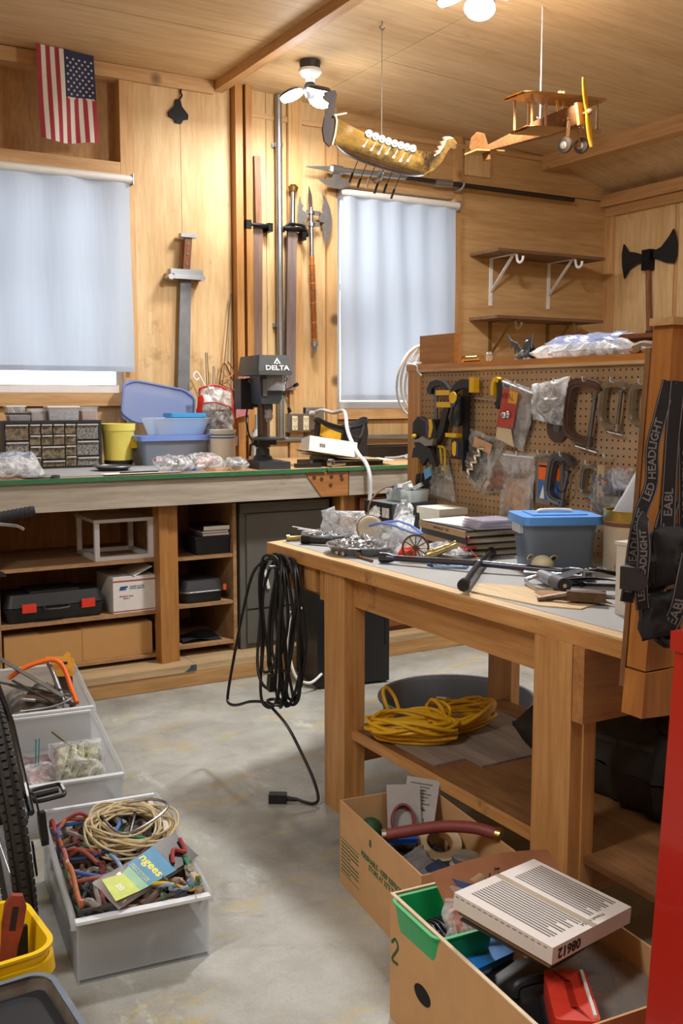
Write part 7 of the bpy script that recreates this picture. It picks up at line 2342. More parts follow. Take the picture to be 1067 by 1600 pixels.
part(t, 'edge', MB(M).box(.030, .036, -.09, .09, .054, .062), mat('edge_white', '#d5d1ca', .5), .001, world=True)
part(t, 'base', MB(M).box(-.046, .046, -.104, .104, -.05, -.001), DARKGREY, .006, world=True)
t = thing('organiser', 'clear-lidded organiser case of golden parts at the right of the near cardboard box', 'organiser', (1.47, 1.47, .17))
M = at((1.475, 1.465, .235), rz=R(-38), rx=R(3))
part(t, 'tray', MB(M).tub(.20, .30, .045, .003, .003, .012, z0=-.045), mat('tray_smoke', '#2b2521', .4), world=True)
for k in range(5):
    for j in range(3):
        part(t, 'contents', MB(M).box(-.09 + j * .062, -.036 + j * .062, -.14 + k * .056, -.092 + k * .056, -.03, -.006), (mat('gold_bits', '#a58238', .4, .4, var=.3, scale=90), mat('dark_bits', '#1c1d1f', .5, var=.5, scale=50), mat('silver_bits', '#8c8880', .35, .5, var=.4, scale=90))[(k * 2 + j) % 3], .002, world=True)
part(t, 'lid', MB(M).box(-.10, .10, -.15, .15, .001, .006), clear('lid_smoke', '#cfc7bd', .28, .12), .002, world=True)

# ================================================================ red metal cabinet at the right edge
REDM = mat('red_enamel', '#a81a0c', .22, .0, var=.05, scale=4, coat=.5)
t = thing('tool_chest', 'tall glossy red metal tool chest cut off by the right picture edge', 'tool chest', (1.45, .75, 0))
w = MB()
v = [w._v(p) for p in ((1.142, .45, .02), (1.9, .45, .02), (1.9, 1.06, .02), (1.142, 1.06, .02), (1.204, .45, 1.08), (1.9, .45, 1.08), (1.9, 1.06, 1.08), (1.204, 1.06, 1.08))]
for f in ((0, 3, 2, 1), (4, 5, 6, 7), (0, 1, 5, 4), (1, 2, 6, 5), (2, 3, 7, 6), (3, 0, 4, 7)):
    w._f([v[i] for i in f])
part(t, 'body', w, REDM, .008, world=True, seg=2)
part(t, 'base', MB().box(1.15, 1.88, .47, 1.04, 0, .02), BLK, world=True)
part(t, 'lid_edge', MB().box(1.199, 1.9, .445, 1.066, 1.065, 1.095), REDM, .006, world=True)

# ================================================================ three clear drawers on the floor at the left
def drawer_bin(label, cx, cy, rz, w_=.335, d_=.60):
    """frosted drawer: low front wall, taller side walls curving down to it, lipped rim"""
    t = thing('clear_bin', label, 'drawer', (cx, cy, 0), R(rz), 'frosted drawers on the floor')
    hw, hd, th = w_ / 2, d_ / 2, .004
    hf, hb = .165, .215
    prof = [(-hd, .0), (hd, .0), (hd, hb), (hd - .10, hb + .003), (-hd + .22, hf + .022), (-hd + .03, hf + .002), (-hd, hf - .02)]
    for s in (-1, 1):
        part(t, 'side_wall', MB().prism(prof, th, Matrix(((0, 0, 1, s * hw - th / 2), (1, 0, 0, 0), (0, 1, 0, 0), (0, 0, 0, 1)))), TUBM, .001)
        rim = [(s * (hw + .008), y, z) for y, z in prof[2:]]
        part(t, 'side_rim', MB().tube(spline(rim, 4), .0075, 6), TUBM)
    part(t, 'front_wall', MB().prism([(-hw, .012), (hw, .012), (hw, hf), (-hw, hf)], th, Matrix(((1, 0, 0, 0), (0, 0, -1, -hd + th), (0, 1, 0, 0), (0, 0, 0, 1)))), TUBM)
    part(t, 'front_lip', MB().box(-hw - .004, hw + .004, -hd - .012, -hd + .012, hf - .004, hf + .004), mat('lip_milky', '#dde3e9', .35, var=.02), .002)
    part(t, 'back_wall', MB().box(-hw, hw, hd - th, hd, .0, hb), TUBM)
    part(t, 'back_lip', MB().box(-hw - .004, hw + .004, hd - .006, hd + .008, hb - .003, hb + .004), mat('lip_milky', '#dde3e9', .35, var=.02), .002)
    part(t, 'bottom', MB().box(-hw, hw, -hd, hd, 0, .003), TUBM)
    return t


B3 = (.815, 2.655, -6)
drawer_bin('nearest frosted clear drawer, overflowing with coloured bungee cords', *B3)
B2 = (.890, 3.60, -6)
drawer_bin('middle frosted clear drawer with a bag of green striped cord', *B2)
B1 = (1.02, 4.385, -6)
drawer_bin('farthest frosted clear drawer full of saws and tools, touching the plinth', *B1, d_=.56)
FILL = mat('mixed_fill', '#7d6f63', .8, var=.4, scale=22, col2='#4d5260')


def inbin(B, x, y, z):
    a = R(B[2])
    return Vector((B[0] + x * math.cos(a) - y * math.sin(a), B[1] + x * math.sin(a) + y * math.cos(a), z))


# nearest drawer: bungee cords
CORDS = (('#b5704c', 'orange'), ('#3c62a0', 'blue'), ('#37805a', 'green'), ('#9c3a3a', 'red'), ('#1f2024', 'black'), ('#d3c9bb', 'grey-white'), ('#8c4a3a', 'rust-brown'), ('#a8923c', 'yellow'), ('#8d8379', 'stone-grey'), ('#27406f', 'navy'), ('#6a4036', 'maroon'), ('#b7ada1', 'pale grey'), ('#4a6fa5', 'mid blue'), ('#a8582e', 'copper'), ('#c0a184', 'sand'), ('#7f98b8', 'sky blue'), ('#2f5d3a', 'dark green'), ('#a8625a', 'coral'), ('#3a2c28', 'dark brown'), ('#948a80', 'ash grey'))
rnd = random.Random(21)
TC = ('#3c3530', '#6b4a38', '#8a8078', '#2b2c33', '#7a3b36', '#a08a72', '#33518a', '#3f6a4a', '#56443a')


def tangle():
    w = pillow(.31, .56, .14, 101, .02, M=at(inbin(B3, 0, 0, .072), rz=R(-6)))
    r = random.Random(8)
    for k in range(64):
        w.mi = r.randrange(9)
        x, y, a = r.uniform(-.14, .14), r.uniform(-.27, .26), r.uniform(0, 6.28)
        pts = []
        for i in range(7):
            a += r.uniform(-1.2, 1.2)
            x = max(-.150, min(.150, x + .05 * math.cos(a)))
            y = max(-.28, min(.27, y + .06 * math.sin(a)))
            pts.append(inbin(B3, x, y, .135 + .045 * r.random()))
        w.tube(spline(pts, 4), r.choice((.005, .0065, .008, .010)), 7)
    return w


solo('cord_tangle', 'dark tangle of cords filling the bottom of the nearest clear drawer', 'cords', tangle(), [mat('tangle_%d' % k, c_, .8, var=.2, scale=90) for k, c_ in enumerate(TC)], inbin(B3, 0, 0, .004))['kind'] = 'stuff'
placem = ('left side of the heap', 'front left corner', 'left edge beside the bike tyre', 'middle of the heap', 'far left corner', 'right side of the heap', 'left middle of the heap', 'far side by the bike', 'right edge', 'right rear corner', 'front of the heap', 'right front', 'left front', 'centre left', 'near right corner', 'upper left', 'front edge', 'middle left', 'rear middle', 'right middle')
for k, (c_, nm) in enumerate(CORDS):
    sx = rnd.uniform(-.125, .02) if k not in (5, 8, 9, 11) else rnd.uniform(.03, .13)
    sy = rnd.uniform(-.22, .2)
    pts = []
    a = rnd.uniform(0, 6.28)
    x, y = sx, sy
    for i in range(9):
        a += rnd.uniform(-.9, .9)
        x = max(-.148, min(.148, x + .072 * math.cos(a)))
        y = max(-.27, min(.26, y + .095 * math.sin(a)))
        pts.append(inbin(B3, x, y, .180 + .025 * rnd.random() + .012 * math.sin(i * 2.1)))
    t = thing('bungee', '%s bungee cord in the nearest clear drawer, at the %s' % (nm, placem[k]), 'cord', pts[0] - Vector((0, 0, .03)), 0, 'bungee cords in the nearest drawer')
    thick = .0058 if nm not in ('grey-white', 'stone-grey', 'pale grey') else .0095
    part(t, 'cord', MB().tube(spline(pts, 6), thick, 8), mat('cord_%s' % nm, c_, .75, var=.18, scale=120), world=True)
    d = (pts[-1] - pts[-2]).normalized()
    part(t, 'hook', MB().tube(spline([pts[-1], pts[-1] + d * .02, pts[-1] + d * .035 + Vector((0, 0, .014)), pts[-1] + d * .022 + Vector((0, 0, .026))]), .0028, 6), STEEL, world=True)
# cream coil on top
t = thing('cord_coil', 'big loose coil of cream-coloured thin cord on top of the nearest drawer', 'cord', inbin(B3, .06, .10, .19))
CCM = mat('cord_cream', '#c8b68d', .5, var=.1)
for k in range(16):
    c_ = inbin(B3, .055 + rnd.uniform(-.03, .025), .10 + rnd.uniform(-.03, .04), 0)
    ra, rb = .108 + rnd.uniform(-.03, .015), .150 + rnd.uniform(-.045, .03)
    tilt, ph = rnd.uniform(-.10, .10), rnd.uniform(0, 6)
    part(t, 'turn', MB().tube([(c_.x + ra * math.cos(q), c_.y + rb * math.sin(q),   .196 + .0022 * k + .012 * math.sin(q + ph) + .008 * math.sin(3 * q + ph)) for q in [2 * PI * i / 40 for i in range(40)]], .0034, 6, closed=True), CCM, world=True)
t = thing('wire_hook', 'bent steel rod hook lying over the cream cord coil', 'hook', inbin(B3, .05, .0, .25))
part(t, 'rod', MB().tube(spline([inbin(B3, .04, .085, .292), inbin(B3, .11, .075, .294), inbin(B3, .145, .03, .292), inbin(B3, .115, -.02, .285), inbin(B3, .03, -.07, .272), inbin(B3, -.015, -.055, .27), inbin(B3, -.035, .03, .275)], 6), .0042, 8), STEEL, world=True)
part(t, 'sleeve', MB().cyl(inbin(B3, -.035, .03, .275), inbin(B3, -.038, .05, .277), .0062, n=10), BLK, world=True)
t = thing('bungee_packet', 'retail packet of bungee cords with blue and lime printing in the nearest drawer', 'packet', inbin(B3, .02, -.19, .18))
M = at(inbin(B3, .030, -.185, .205), rz=R(30), rx=R(30))
part(t, 'pouch', pillow(.30, .10, .03, 103, .005, M=M), clear('pouch', '#d5d2d0', .35, .1), world=True)
part(t, 'label', MB(M).prism([(-.155, -.035), (-.075, -.045), (-.075, .020), (-.14, .035)], .001, at((0, 0, .018))), mat('label_lime', '#bccb4f', .5), world=True)
part(t, 'label', MB(M).prism([(-.075, -.045), (-.045, -.047), (-.045, .030), (-.075, .022)], .001, at((0, 0, .018))), mat('label_mint', '#86b78e', .5), world=True)
part(t, 'label', MB(M).prism([(-.045, -.047), (.065, -.050), (.065, .045), (-.045, .036)], .001, at((0, 0, .018))), mat('label_blue2', '#2f7fa8', .5), world=True)
part(t, 'header', MB(M).box(.066, .16, -.048, .048, .017, .0185), mat('header_dark', '#2a2626', .35), .001, world=True)
inv = Matrix.Translation(-t.location)
letters(t, 'lettering', 'ngees', mat('label_yellow', '#e3dd3c', .5), .042, inv @ M @ at((.012, -.002, .0192), rz=R(-90)), .0002, bold=.001, sx=.8)
letters(t, 'lettering', 'MULTI-PURPOSE\nSTRETCH CORD', mat('label_yellow', '#e3dd3c', .5), .009, inv @ M @ at((-.034, -.002, .0192), rz=R(-90)), .0002)
letters(t, 'lettering', '20', PAPER, .022, inv @ M @ at((-.115, -.008, .0192), rz=R(-90)), .0002, bold=.001)
part(t, 'cord_shapes', MB(M).tube(spline([(.07, -.03, .022), (.10, .0, .028), (.13, -.02, .024), (.15, .02, .026)]), .006, 6), mat('cord_red', '#b23434', .75), world=True)

# middle drawer
t = thing('cord_bag', 'clear bag of green and cream striped cord in the middle drawer', 'bag', inbin(B2, .05, -.12, .08))
M = at(inbin(B2, .045, -.14, .165), rx=R(55), rz=R(-8))
part(t, 'coil', pillow(.16, .13, .10, 105, .012, M=M), mat('striped_cord', '#7d8157', .8, var=.5, scale=26, col2='#c3bd8c'), world=True)
for k in range(9):
    a0 = k * .22
    part(t, 'strand', MB(M).tube(spline([(-.072 + .008 * k, -.055, .035 + .001 * k), (-.05 + .010 * k, .0, .058), (-.03 + .008 * k, .055, .040)]), .0042, 6), (mat('strand_cream', '#c9c493', .8), mat('strand_green', '#59673f', .8), mat('strand_lime', '#a8ad5a', .8))[k % 3], world=True)
part(t, 'film', pillow(.19, .17, .13, 107, .018, M=M), BAG, world=True)
t = thing('scraper', 'flat grey scraper handle poking up behind the bag of striped cord', 'tool', inbin(B2, .02, .02, .1))
part(t, 'handle', MB(at(inbin(B2, .0, -.02, .235), rx=R(35), rz=R(50))).box(-.010, .010, -.05, .03, -.004, .004), mat('handle_olive', '#6b6858', .6), .003, world=True)
zipbag('plastic_bag', 'flat bag of pinkish pieces at the left of the middle drawer', inbin(B2, -.085, -.12, .1).x, inbin(B2, -.085, -.12, .1).y, .10, .14, .2, .10, R(-6), R(20), 109, None, mat('pink_pieces', '#b98f8e', .6, var=.2, scale=30), None, BAG)
t = thing('cable_ties', 'two teal cable ties standing against the side of the middle drawer', 'ties', inbin(B2, -.07, -.05, .15))
for s in (0, .008):
    part(t, 'tie', MB().bar(inbin(B2, -.09 + s, -.06, .14), inbin(B2, -.085 + s * 1.5, -.05, .245), .004, .002), mat('teal', '#1f8f95', .5), world=True)
solo('drawer_clutter', 'mixed parts filling the bottom of the middle drawer', 'clutter', pillow(.30, .54, .10, 111, .02, M=at(inbin(B2, 0, 0, .055), rz=R(-6))), mat('clutter_mid', '#83797c', .7, var=.3, scale=18, col2='#6a4146'), inbin(B2, 0, 0, .004))['kind'] = 'stuff'

# farthest drawer: saws and tools
solo('drawer_clutter', 'jumble of small hardware filling the bottom of the farthest drawer', 'clutter', pillow(.30, .50, .16, 113, .025, M=at(inbin(B1, 0, 0, .085), rz=R(-6))), mat('clutter_far', '#5f5a57', .6, var=.4, scale=20, col2='#8a857e'), inbin(B1, 0, 0, .004))['kind'] = 'stuff'
t = thing('hacksaw', 'orange tubular hacksaw frame arching out of the farthest drawer', 'saw', inbin(B1, .05, -.05, .12))
part(t, 'frame', MB().tube(spline([inbin(B1, -.14, -.02, .255), inbin(B1, -.06, .0, .292), inbin(B1, .035, .0, .312), inbin(B1, .075, -.015, .300), inbin(B1, .095, -.05, .265), inbin(B1, .108, -.12, .205), inbin(B1, .115, -.20, .165)], 6), .0105, 10), ORG, world=True)
part(t, 'blade', MB().bar(inbin(B1, -.14, -.03, .23), inbin(B1, .11, -.21, .16), .001, .014), DSTEEL, world=True)
t = thing('hand_saw', 'yellow-handled hand saw standing in the farthest drawer', 'saw', inbin(B1, .10, .08, .14))
M = at(inbin(B1, .09, .06, .255), rx=R(78), rz=R(-14))
part(t, 'handle', MB(M).prism([(-.07, .035), (-.06, .055), (.01, .05), (.03, .07), (.045, .06), (.045, .045), (.06, .035), (.06, -.03), (.045, -.04), (-.02, -.035), (-.03, .0), (-.055, .015)], .018), mat('saw_yellow', '#dfa13a', .45), .004, world=True, label='yellow handle')
part(t, 'grip_hole', MB(M).prism([(.0, .015), (.03, .015), (.03, .027), (.0, .027)], .0195, at((0, 0, -.0005))), BLK, world=True)
part(t, 'blade', MB(M).prism([(-.02, -.035), (.05, -.04), (.05, -.12), (-.04, -.12)], .002, at((0, 0, .008))), mat('blade_brown', '#4c423a', .5, .5), world=True)
part(t, 'rivet', MB(M).cyl((.035, -.015, .018), (.035, -.015, .020), .006), STEEL, world=True)
t = thing('steel_tube', 'grey steel tube leaning in the farthest drawer inside the orange saw', 'tube', inbin(B1, .0, 0, .15))
part(t, 'tube', MB().tube(spline([inbin(B1, .035, .02, .29), inbin(B1, .045, -.03, .26), inbin(B1, .065, -.18, .17)]), .011, 10), GALV, world=True)
for k, (p0, p1, c_, lb) in enumerate((((-.22, .10, .36), (.06, -.20, .20), '#6d6a64', 'wide flat grey steel strap crossing the farthest drawer'), ((-.22, -.04, .26), (.11, -.17, .185), '#55524e', 'narrow flat bar lying across the farthest drawer'), ((-.13, -.08, .26), (.02, -.23, .185), '#3d3a37', 'dark flat bar beside the grey strap in the farthest drawer'))):
    t = thing('flat_bar', lb, 'bar', inbin(B1, (p0[0] + p1[0]) / 2, (p0[1] + p1[1]) / 2, .17), 0, 'flat bars in the farthest drawer')
    part(t, 'bar', MB().bar(inbin(B1, *p0), inbin(B1, *p1), .026 - .006 * k, .004), mat('flat_bar_%d' % k, c_, .5, .6, var=.2), .001, world=True)
t = thing('trowel', 'steel trowel with brown blade lying in the farthest drawer', 'trowel', inbin(B1, -.03, -.13, .16))
part(t, 'blade', MB(at(inbin(B1, .0, -.15, .195), rz=R(-30), rx=R(12))).prism([(-.09, -.035), (.03, -.05), (.06, 0), (.03, .05), (-.09, .03)], .003), mat('trowel_brown', '#75604f', .5, .4, var=.2), .001, world=True)
part(t, 'ferrule', MB().cyl(inbin(B1, -.10, -.17, .20), inbin(B1, -.05, -.19, .195), .010, n=12), STEEL, world=True)
solo('wire_bow', 'thin steel bow loop at the front right of the farthest drawer', 'wire', MB().tube(spline([inbin(B1, -.12, -.245, .172), inbin(B1, .0, -.255, .178), inbin(B1, .08, -.235, .195), inbin(B1, .095, -.19, .205), inbin(B1, .05, -.13, .215)]), .004, 6), STEEL, inbin(B1, 0, -.2, .165))

# ================================================================ yellow bucket with tools and a dark bin in the foreground
t = thing('bucket', 'square yellow bucket holding a red-handled tool in the left foreground', 'bucket', (.335, 2.12, 0), R(4))
BY = mat('bucket_yellow', '#e7c011', .4, var=.04)
part(t, 'pail', MB().tub(.27, .25, .325, .005, .03, .055, lip=.007, seg=8), BY)
part(t, 'rim_band', MB().tub(.283, .263, .03, .008, .0, .06, z0=.268, seg=8, ring_only=True), BY)
t = thing('pipe_wrench', 'rusty red pipe-wrench handle with an eyelet standing in the yellow bucket', 'wrench', (.36, 2.12, .02))
M = at((.364, 2.10, .095), rz=R(-10), ry=R(11), rx=R(-8)) @ Matrix.Diagonal((.66, 1, 1, 1))
RW = mat('wrench_red', '#8f3d2b', .55, .2, var=.35, scale=25, col2='#6d3323')
part(t, 'handle', MB(M).prism([(-.024, -.08), (.024, -.08), (.030, .12), (.026, .20), (.034, .245), (.034, .285), (.018, .307), (-.018, .307), (-.034, .285), (-.034, .245), (-.026, .20), (-.030, .12)], .022, Matrix(((1, 0, 0, 0), (0, 0, -1, .011), (0, 1, 0, 0), (0, 0, 0, 1)))), RW, .007, world=True, seg=2)
part(t, 'eye', MB(M).prism([(-.010, .235), (.010, .235), (.010, .285), (-.010, .285)], .0235, Matrix(((1, 0, 0, 0), (0, 0, -1, .0118), (0, 1, 0, 0), (0, 0, 0, 1)))), mat('eye_dark', '#1d130e', .8), .003, world=True)
t = thing('steel_block', 'dark flat steel bar standing in the yellow bucket beside the red handle', 'bar', (.40, 2.14, .02))
part(t, 'bar', MB(at((.418, 2.12, .02), ry=R(2), rx=R(-5))).box(-.022, .022, -.006, .006, 0, .295).box(-.03, .035, -.02, .02, 0, .20), mat('bar_black', '#2a2620', .6, .4, var=.2), .002, world=True)
t = thing('pliers', 'rust-brown crossed pliers standing in the yellow bucket', 'pliers', (.36, 2.07, .02))
for s in (-1, 1):
    part(t, 'handle', MB().tube(spline([(.355 + .035 * s, 2.055, .03), (.358 + .022 * s, 2.06, .15), (.36 - .012 * s, 2.065, .24)]), .009, 8), mat('plier_rust', '#5f3a2b', .6, .3, var=.3), world=True)
t = thing('waste_bin', 'dark grey plastic bin with a pale rim cut off in the bottom left corner', 'bin', (.295, 1.78, 0), R(3))
part(t, 'tub', MB().tub(.33, .36, .295, .005, .03, .05, seg=8), mat('bin_dark', '#2a2c32', .55, var=.08), .0)
part(t, 'rim', MB().tub(.340, .370, .014, .012, 0, .053, z0=.289, seg=8, ring_only=True), mat('bin_rim', '#6b7682', .4))
part(t, 'lid_panel', MB(at((0, 0, .27), rx=R(0))).prism([(-.15, -.165), (.15, -.165), (.15, .165), (-.15, .165)], .004), mat('bin_panel', '#1c1e22', .6, var=.08))

# ================================================================ bicycle at the left edge
t = thing('bicycle', 'black mountain bicycle with knobbly rear tyre leaning at the left picture edge', 'bicycle', (.548, 2.70, 0), R(85), rx=R(-5))
RB = mat('tyre_rubber', '#26221f', .8, var=.25, scale=60)
FR = mat('frame_black', '#1a1b20', .25, .3, var=.1, coat=.5)
RA = .335


def wheel(xc, nm):
    q = part(t, nm, MB().tube([(xc + (RA - .027) * math.cos(2 * PI * k / 64), 0, RA + (RA - .027) * math.sin(2 * PI * k / 64)) for k in range(64)], .0255, 12, closed=True), RB)
    w = MB()
    for k in range(96):
        a = 2 * PI * k / 96
        for s, off in ((-1, 0), (0, .5), (1, 0)):
            aa = a + off * 2 * PI / 96
            rr = RA + .001 - (.010 if s else 0)
            M = at((xc + rr * math.cos(aa), s * .019, RA + rr * math.sin(aa)), M=frame((math.cos(aa), s * .75, math.sin(aa)), (0, 1, 0)))
            w.box(-.008, .008, -.006, .006, -.007, .006, M)
    k_ = part(q, 'tread_knobs', w, RB)
    k_['kind'] = 'stuff'
    part(q, 'rim', MB().lathe([(.272, -.012), (.283, -.014), (.283, .014), (.272, .012), (.272, -.012)], at((xc, 0, RA), rx=R(90)), 64), mat('rim_silver', '#8f9297', .35, .8))
    part(q, 'hub', MB().cyl((xc, -.06, RA), (xc, .06, RA), .018, n=16), BLKM)
    w = MB()
    for k in range(28):
        a = 2 * PI * k / 28
        s = 1 if k % 2 else -1
        w.cyl((xc + .018 * math.cos(a + .5), s * .03, RA + .018 * math.sin(a + .5)), (xc + .272 * math.cos(a), 0, RA + .272 * math.sin(a)), .0012, n=5, caps=False)
    sp_ = part(q, 'spokes', w, STEEL)
    sp_['kind'] = 'stuff'
    return q


wheel(0, 'rear_wheel')
wheel(1.08, 'front_wheel')
BBX, BBZ = .44, .30
STX, STZ = .27, .80
HTX, HTZ = .90, .88
for s in (-1, 1):
    part(t, 'seat_stay', MB().tube([(0, s * .068, RA), (.12, s * .058, .55), (STX + .015, s * .018, .76)], .0095, 10), FR)
    part(t, 'chain_stay', MB().tube([(0, s * .068, RA - .004), (.18, s * .052, .312), (BBX - .03, s * .028, BBZ)], .010, 10), FR)
part(t, 'seat_tube', MB().cyl((BBX, 0, BBZ), (STX, 0, STZ), .017, n=14), FR)
part(t, 'down_tube', MB().cyl((BBX, 0, BBZ), (HTX - .02, 0, HTZ - .12), .020, n=14), FR)
part(t, 'top_tube', MB().cyl((STX + .02, 0, .74), (HTX - .02, 0, HTZ - .02), .017, n=14), FR)
part(t, 'head_tube', MB().cyl((HTX + .03, 0, HTZ - .15), (HTX - .01, 0, HTZ + .03), .022, n=14), FR)
part(t, 'seat_post', MB().cyl((STX, 0, STZ), (STX - .05, 0, .95), .014, n=12), BLKM)
part(t, 'saddle', MB().grid(lambda u, v: Vector((STX - .19 + .27 * u, (.075 * (1 - u) ** 1.2 + .018) * math.cos(PI * v), .955 + .035 * math.sin(PI * v) + .012 * (2 * u - 1) ** 2)), 14, 10), BLK)
for s in (-1, 1):
    part(t, 'fork_leg', MB().tube([(HTX + .035, s * .055, HTZ - .17), (1.08, s * .06, RA)], [.018, .013], 12), FR)
part(t, 'fork_crown', MB().box(HTX + .015, HTX + .055, -.07, .07, HTZ - .185, HTZ - .15), FR, .006)
part(t, 'stem', MB().cyl((HTX - .01, 0, HTZ + .02), (HTX + .03, 0, HTZ + .12), .016, n=12), BLKM)
hb = part(t, 'handlebar', MB().tube(spline([(HTX + .01, -.29, 1.035), (HTX + .02, -.18, 1.025), (HTX + .04, 0, 1.01), (HTX + .02, .18, 1.025), (HTX + .01, .33, 1.035)]), .0125, 10), BLKM)
w = MB().cyl((HTX + .012, -.17, 1.03), (HTX + .006, -.295, 1.037), .0165, n=16)
for k in range(8):
    f = .05 + k * .115
    a, b = Vector((HTX + .012, -.17, 1.03)), Vector((HTX + .006, -.295, 1.037))
    w.cyl(a.lerp(b, f), a.lerp(b, f + .06), .0185, n=16)
part(hb, 'grip', w, mat('grip_rubber', '#2e3036', .8, var=.1), label='black ribbed grip')
part(hb, 'grip', MB().cyl((HTX + .012, .23, 1.03), (HTX + .006, .355, 1.037), .0175, n=16), mat('grip_rubber', '#2e3036', .8, var=.1))
part(hb, 'brake_lever', MB().tube(spline([(HTX + .03, -.11, 1.022), (HTX + .055, -.15, 1.005), (HTX + .06, -.23, .985), (HTX + .045, -.255, .97)]), [.007, .007, .007, .007, .0065, .0065, .006, .006, .006, .006, .0055, .0055, .0055, .0055, .005, .005, .005, .005, .0045], 8), STEEL, label='silver brake lever')
part(t, 'cassette', MB().lathe([(0, -.0), (.05, 0), (.05, .006), (.044, .006), (.044, .012), (.038, .012), (.038, .018), (.03, .018), (.03, .024), (0, .026)], at((0, -.032, RA), rx=R(90)), 40), DSTEEL)
part(t, 'chainring', MB().lathe([(.045, -.003), (.082, -.003), (.085, 0), (.082, .003), (.045, .003), (.045, -.003)], at((BBX, -.052, BBZ), rx=R(90)), 48), BLKM)
for (ax, az, bx, bz) in ((0, RA + .045, BBX - .01, BBZ + .084), (0.0, RA - .10, BBX - .02, BBZ - .083)):
    n = 46
    w = MB()
    for k in range(n):
        f = (k + .5) / n
        p = Vector((ax + (bx - ax) * f, -.050, az + (bz - az) * f))
        M = at(p, M=frame((bx - ax, 0, bz - az), (0, 1, 0)))
        if k % 2:
            w.box(-.0022, .0022, -.0055, .0055, -.0062, .0062, M)
        else:
            w.box(-.0040, .0040, -.0050, .0050, -.0058, .0058, M)
    ch = part(t, 'chain', w, mat('chain_steel', '#4d4843', .4, .8, var=.3))
    ch['kind'] = 'stuff'
de = part(t, 'derailleur', MB().prism([(-.012, .0), (.018, -.005), (.030, -.045), (.024, -.085), (.0, -.100), (-.016, -.075), (-.010, -.04)], .020, Matrix(((1, 0, 0, .01), (0, 0, -1, -.085), (0, 1, 0, RA - .012), (0, 0, 0, 1)))), BLK, .005)
part(de, 'cage', MB().prism([(-.010, -.085), (.012, -.085), (.018, -.150), (.004, -.185), (-.012, -.175)], .005, Matrix(((1, 0, 0, .016), (0, 0, -1, -.060), (0, 1, 0, RA - .012), (0, 0, 0, 1)))), BLKM, .002)
part(de, 'badge', MB().cyl((.022, -.105, RA - .035), (.022, -.1062, RA - .035), .009, n=18), WHITE)
l9 = letters(t, 'lettering', '9', INK, .016, at((.022, -.1064, RA - .035), rx=R(90)), .0002, bold=.0006)
for z in (RA - .095, RA - .165):
    part(de, 'jockey_wheel', MB().lathe([(.004, -.003), (.018, -.003), (.020, 0), (.018, .003), (.004, .003), (.004, -.003)], at((.018, -.052, z), rx=R(90)), 20), BLK)
part(de, 'cable', MB().tube(spline([(.0, -.088, RA - .02), (-.035, -.085, RA + .0), (-.02, -.08, RA + .05), (.05, -.072, RA + .03), (.15, -.06, RA + .0)]), .0028, 6), BLK)
CA = R(200)
pe = Vector((BBX + .17 * math.cos(CA), -.085, BBZ + .17 * math.sin(CA) + .02))
part(t, 'crank_arm', MB().bar((BBX, -.068, BBZ), (pe.x, -.08, pe.z), .014, .024, (0, 1, 0)), BLKM, .003)
part(t, 'crank_arm', MB().bar((BBX, .068, BBZ), (BBX + .17, .08, BBZ + .04), .014, .024, (0, 1, 0)), BLKM, .003)
part(t, 'bottom_bracket', MB().cyl((BBX, -.07, BBZ), (BBX, .07, BBZ), .022, n=16), FR)
pd = part(t, 'pedal', MB().cyl(pe, pe + Vector((0, -.095, .0)), .010, .008, 12), BLK)
w = MB()
c = pe + Vector((0, -.058, 0))
w.tube(spline([c + Vector(p) for p in ((-.045, .035, 0), (-.048, -.025, 0), (-.038, -.048, 0), (.038, -.048, 0), (.048, -.025, 0), (.045, .035, 0), (.0, .042, 0))], 5, True), .0065, 8, closed=True)
part(pd, 'cage', w, BLK)
part(pd, 'reflector', MB().box(pe.x - .024, pe.x + .024, pe.y - .112, pe.y - .105, pe.z - .009, pe.z + .009), mat('reflector_white', '#cfcfca', .3), .002)
# ================================================================ models hung from the ceiling
def hang(t, p, zc, m, r=.0016):
    part(t, 'hanging_wire', MB().tube([(p[0], p[1], p[2]), (p[0], p[1], zc)], r, 6), m, world=True)


# ---- carved longship
SHIPW = wood('ship_wood', '#a5813f', '#6d5026', 'x', 9, 7, .18, .03, 0, ('#33271c', 7, .50), .6)
SHIPD = wood('ship_dark', '#35261b', '#241912', 'z', 9, 6, .7)
SHIPL = mat('ship_pale', '#cbb994', .5, var=.1)
zc = cz(2.75)
t = thing('ship_model', 'carved wooden longship model with dragon prow hanging on a wire from the ceiling', 'ship model', (2.785, 4.40, 2.68), R(-11))
# local x runs from the prow (left) to the stern (right); hull rolled a little towards the viewer
HL = .235


def hull(o):
    def g(u, v):
        x = -HL + 2 * HL * u
        e = abs(2 * u - 1)
        hw = (.072 - o) * (1 - .90 * e ** 2.6)
        sheer = .020 + .035 * e ** 2.2
        keel = -.072 + .030 * e ** 2.5 + o
        a = PI * v
        y = -hw * math.cos(a)
        z = sheer - (sheer - keel) * math.sin(a) ** .75
        return Vector((x, y, z))
    return g


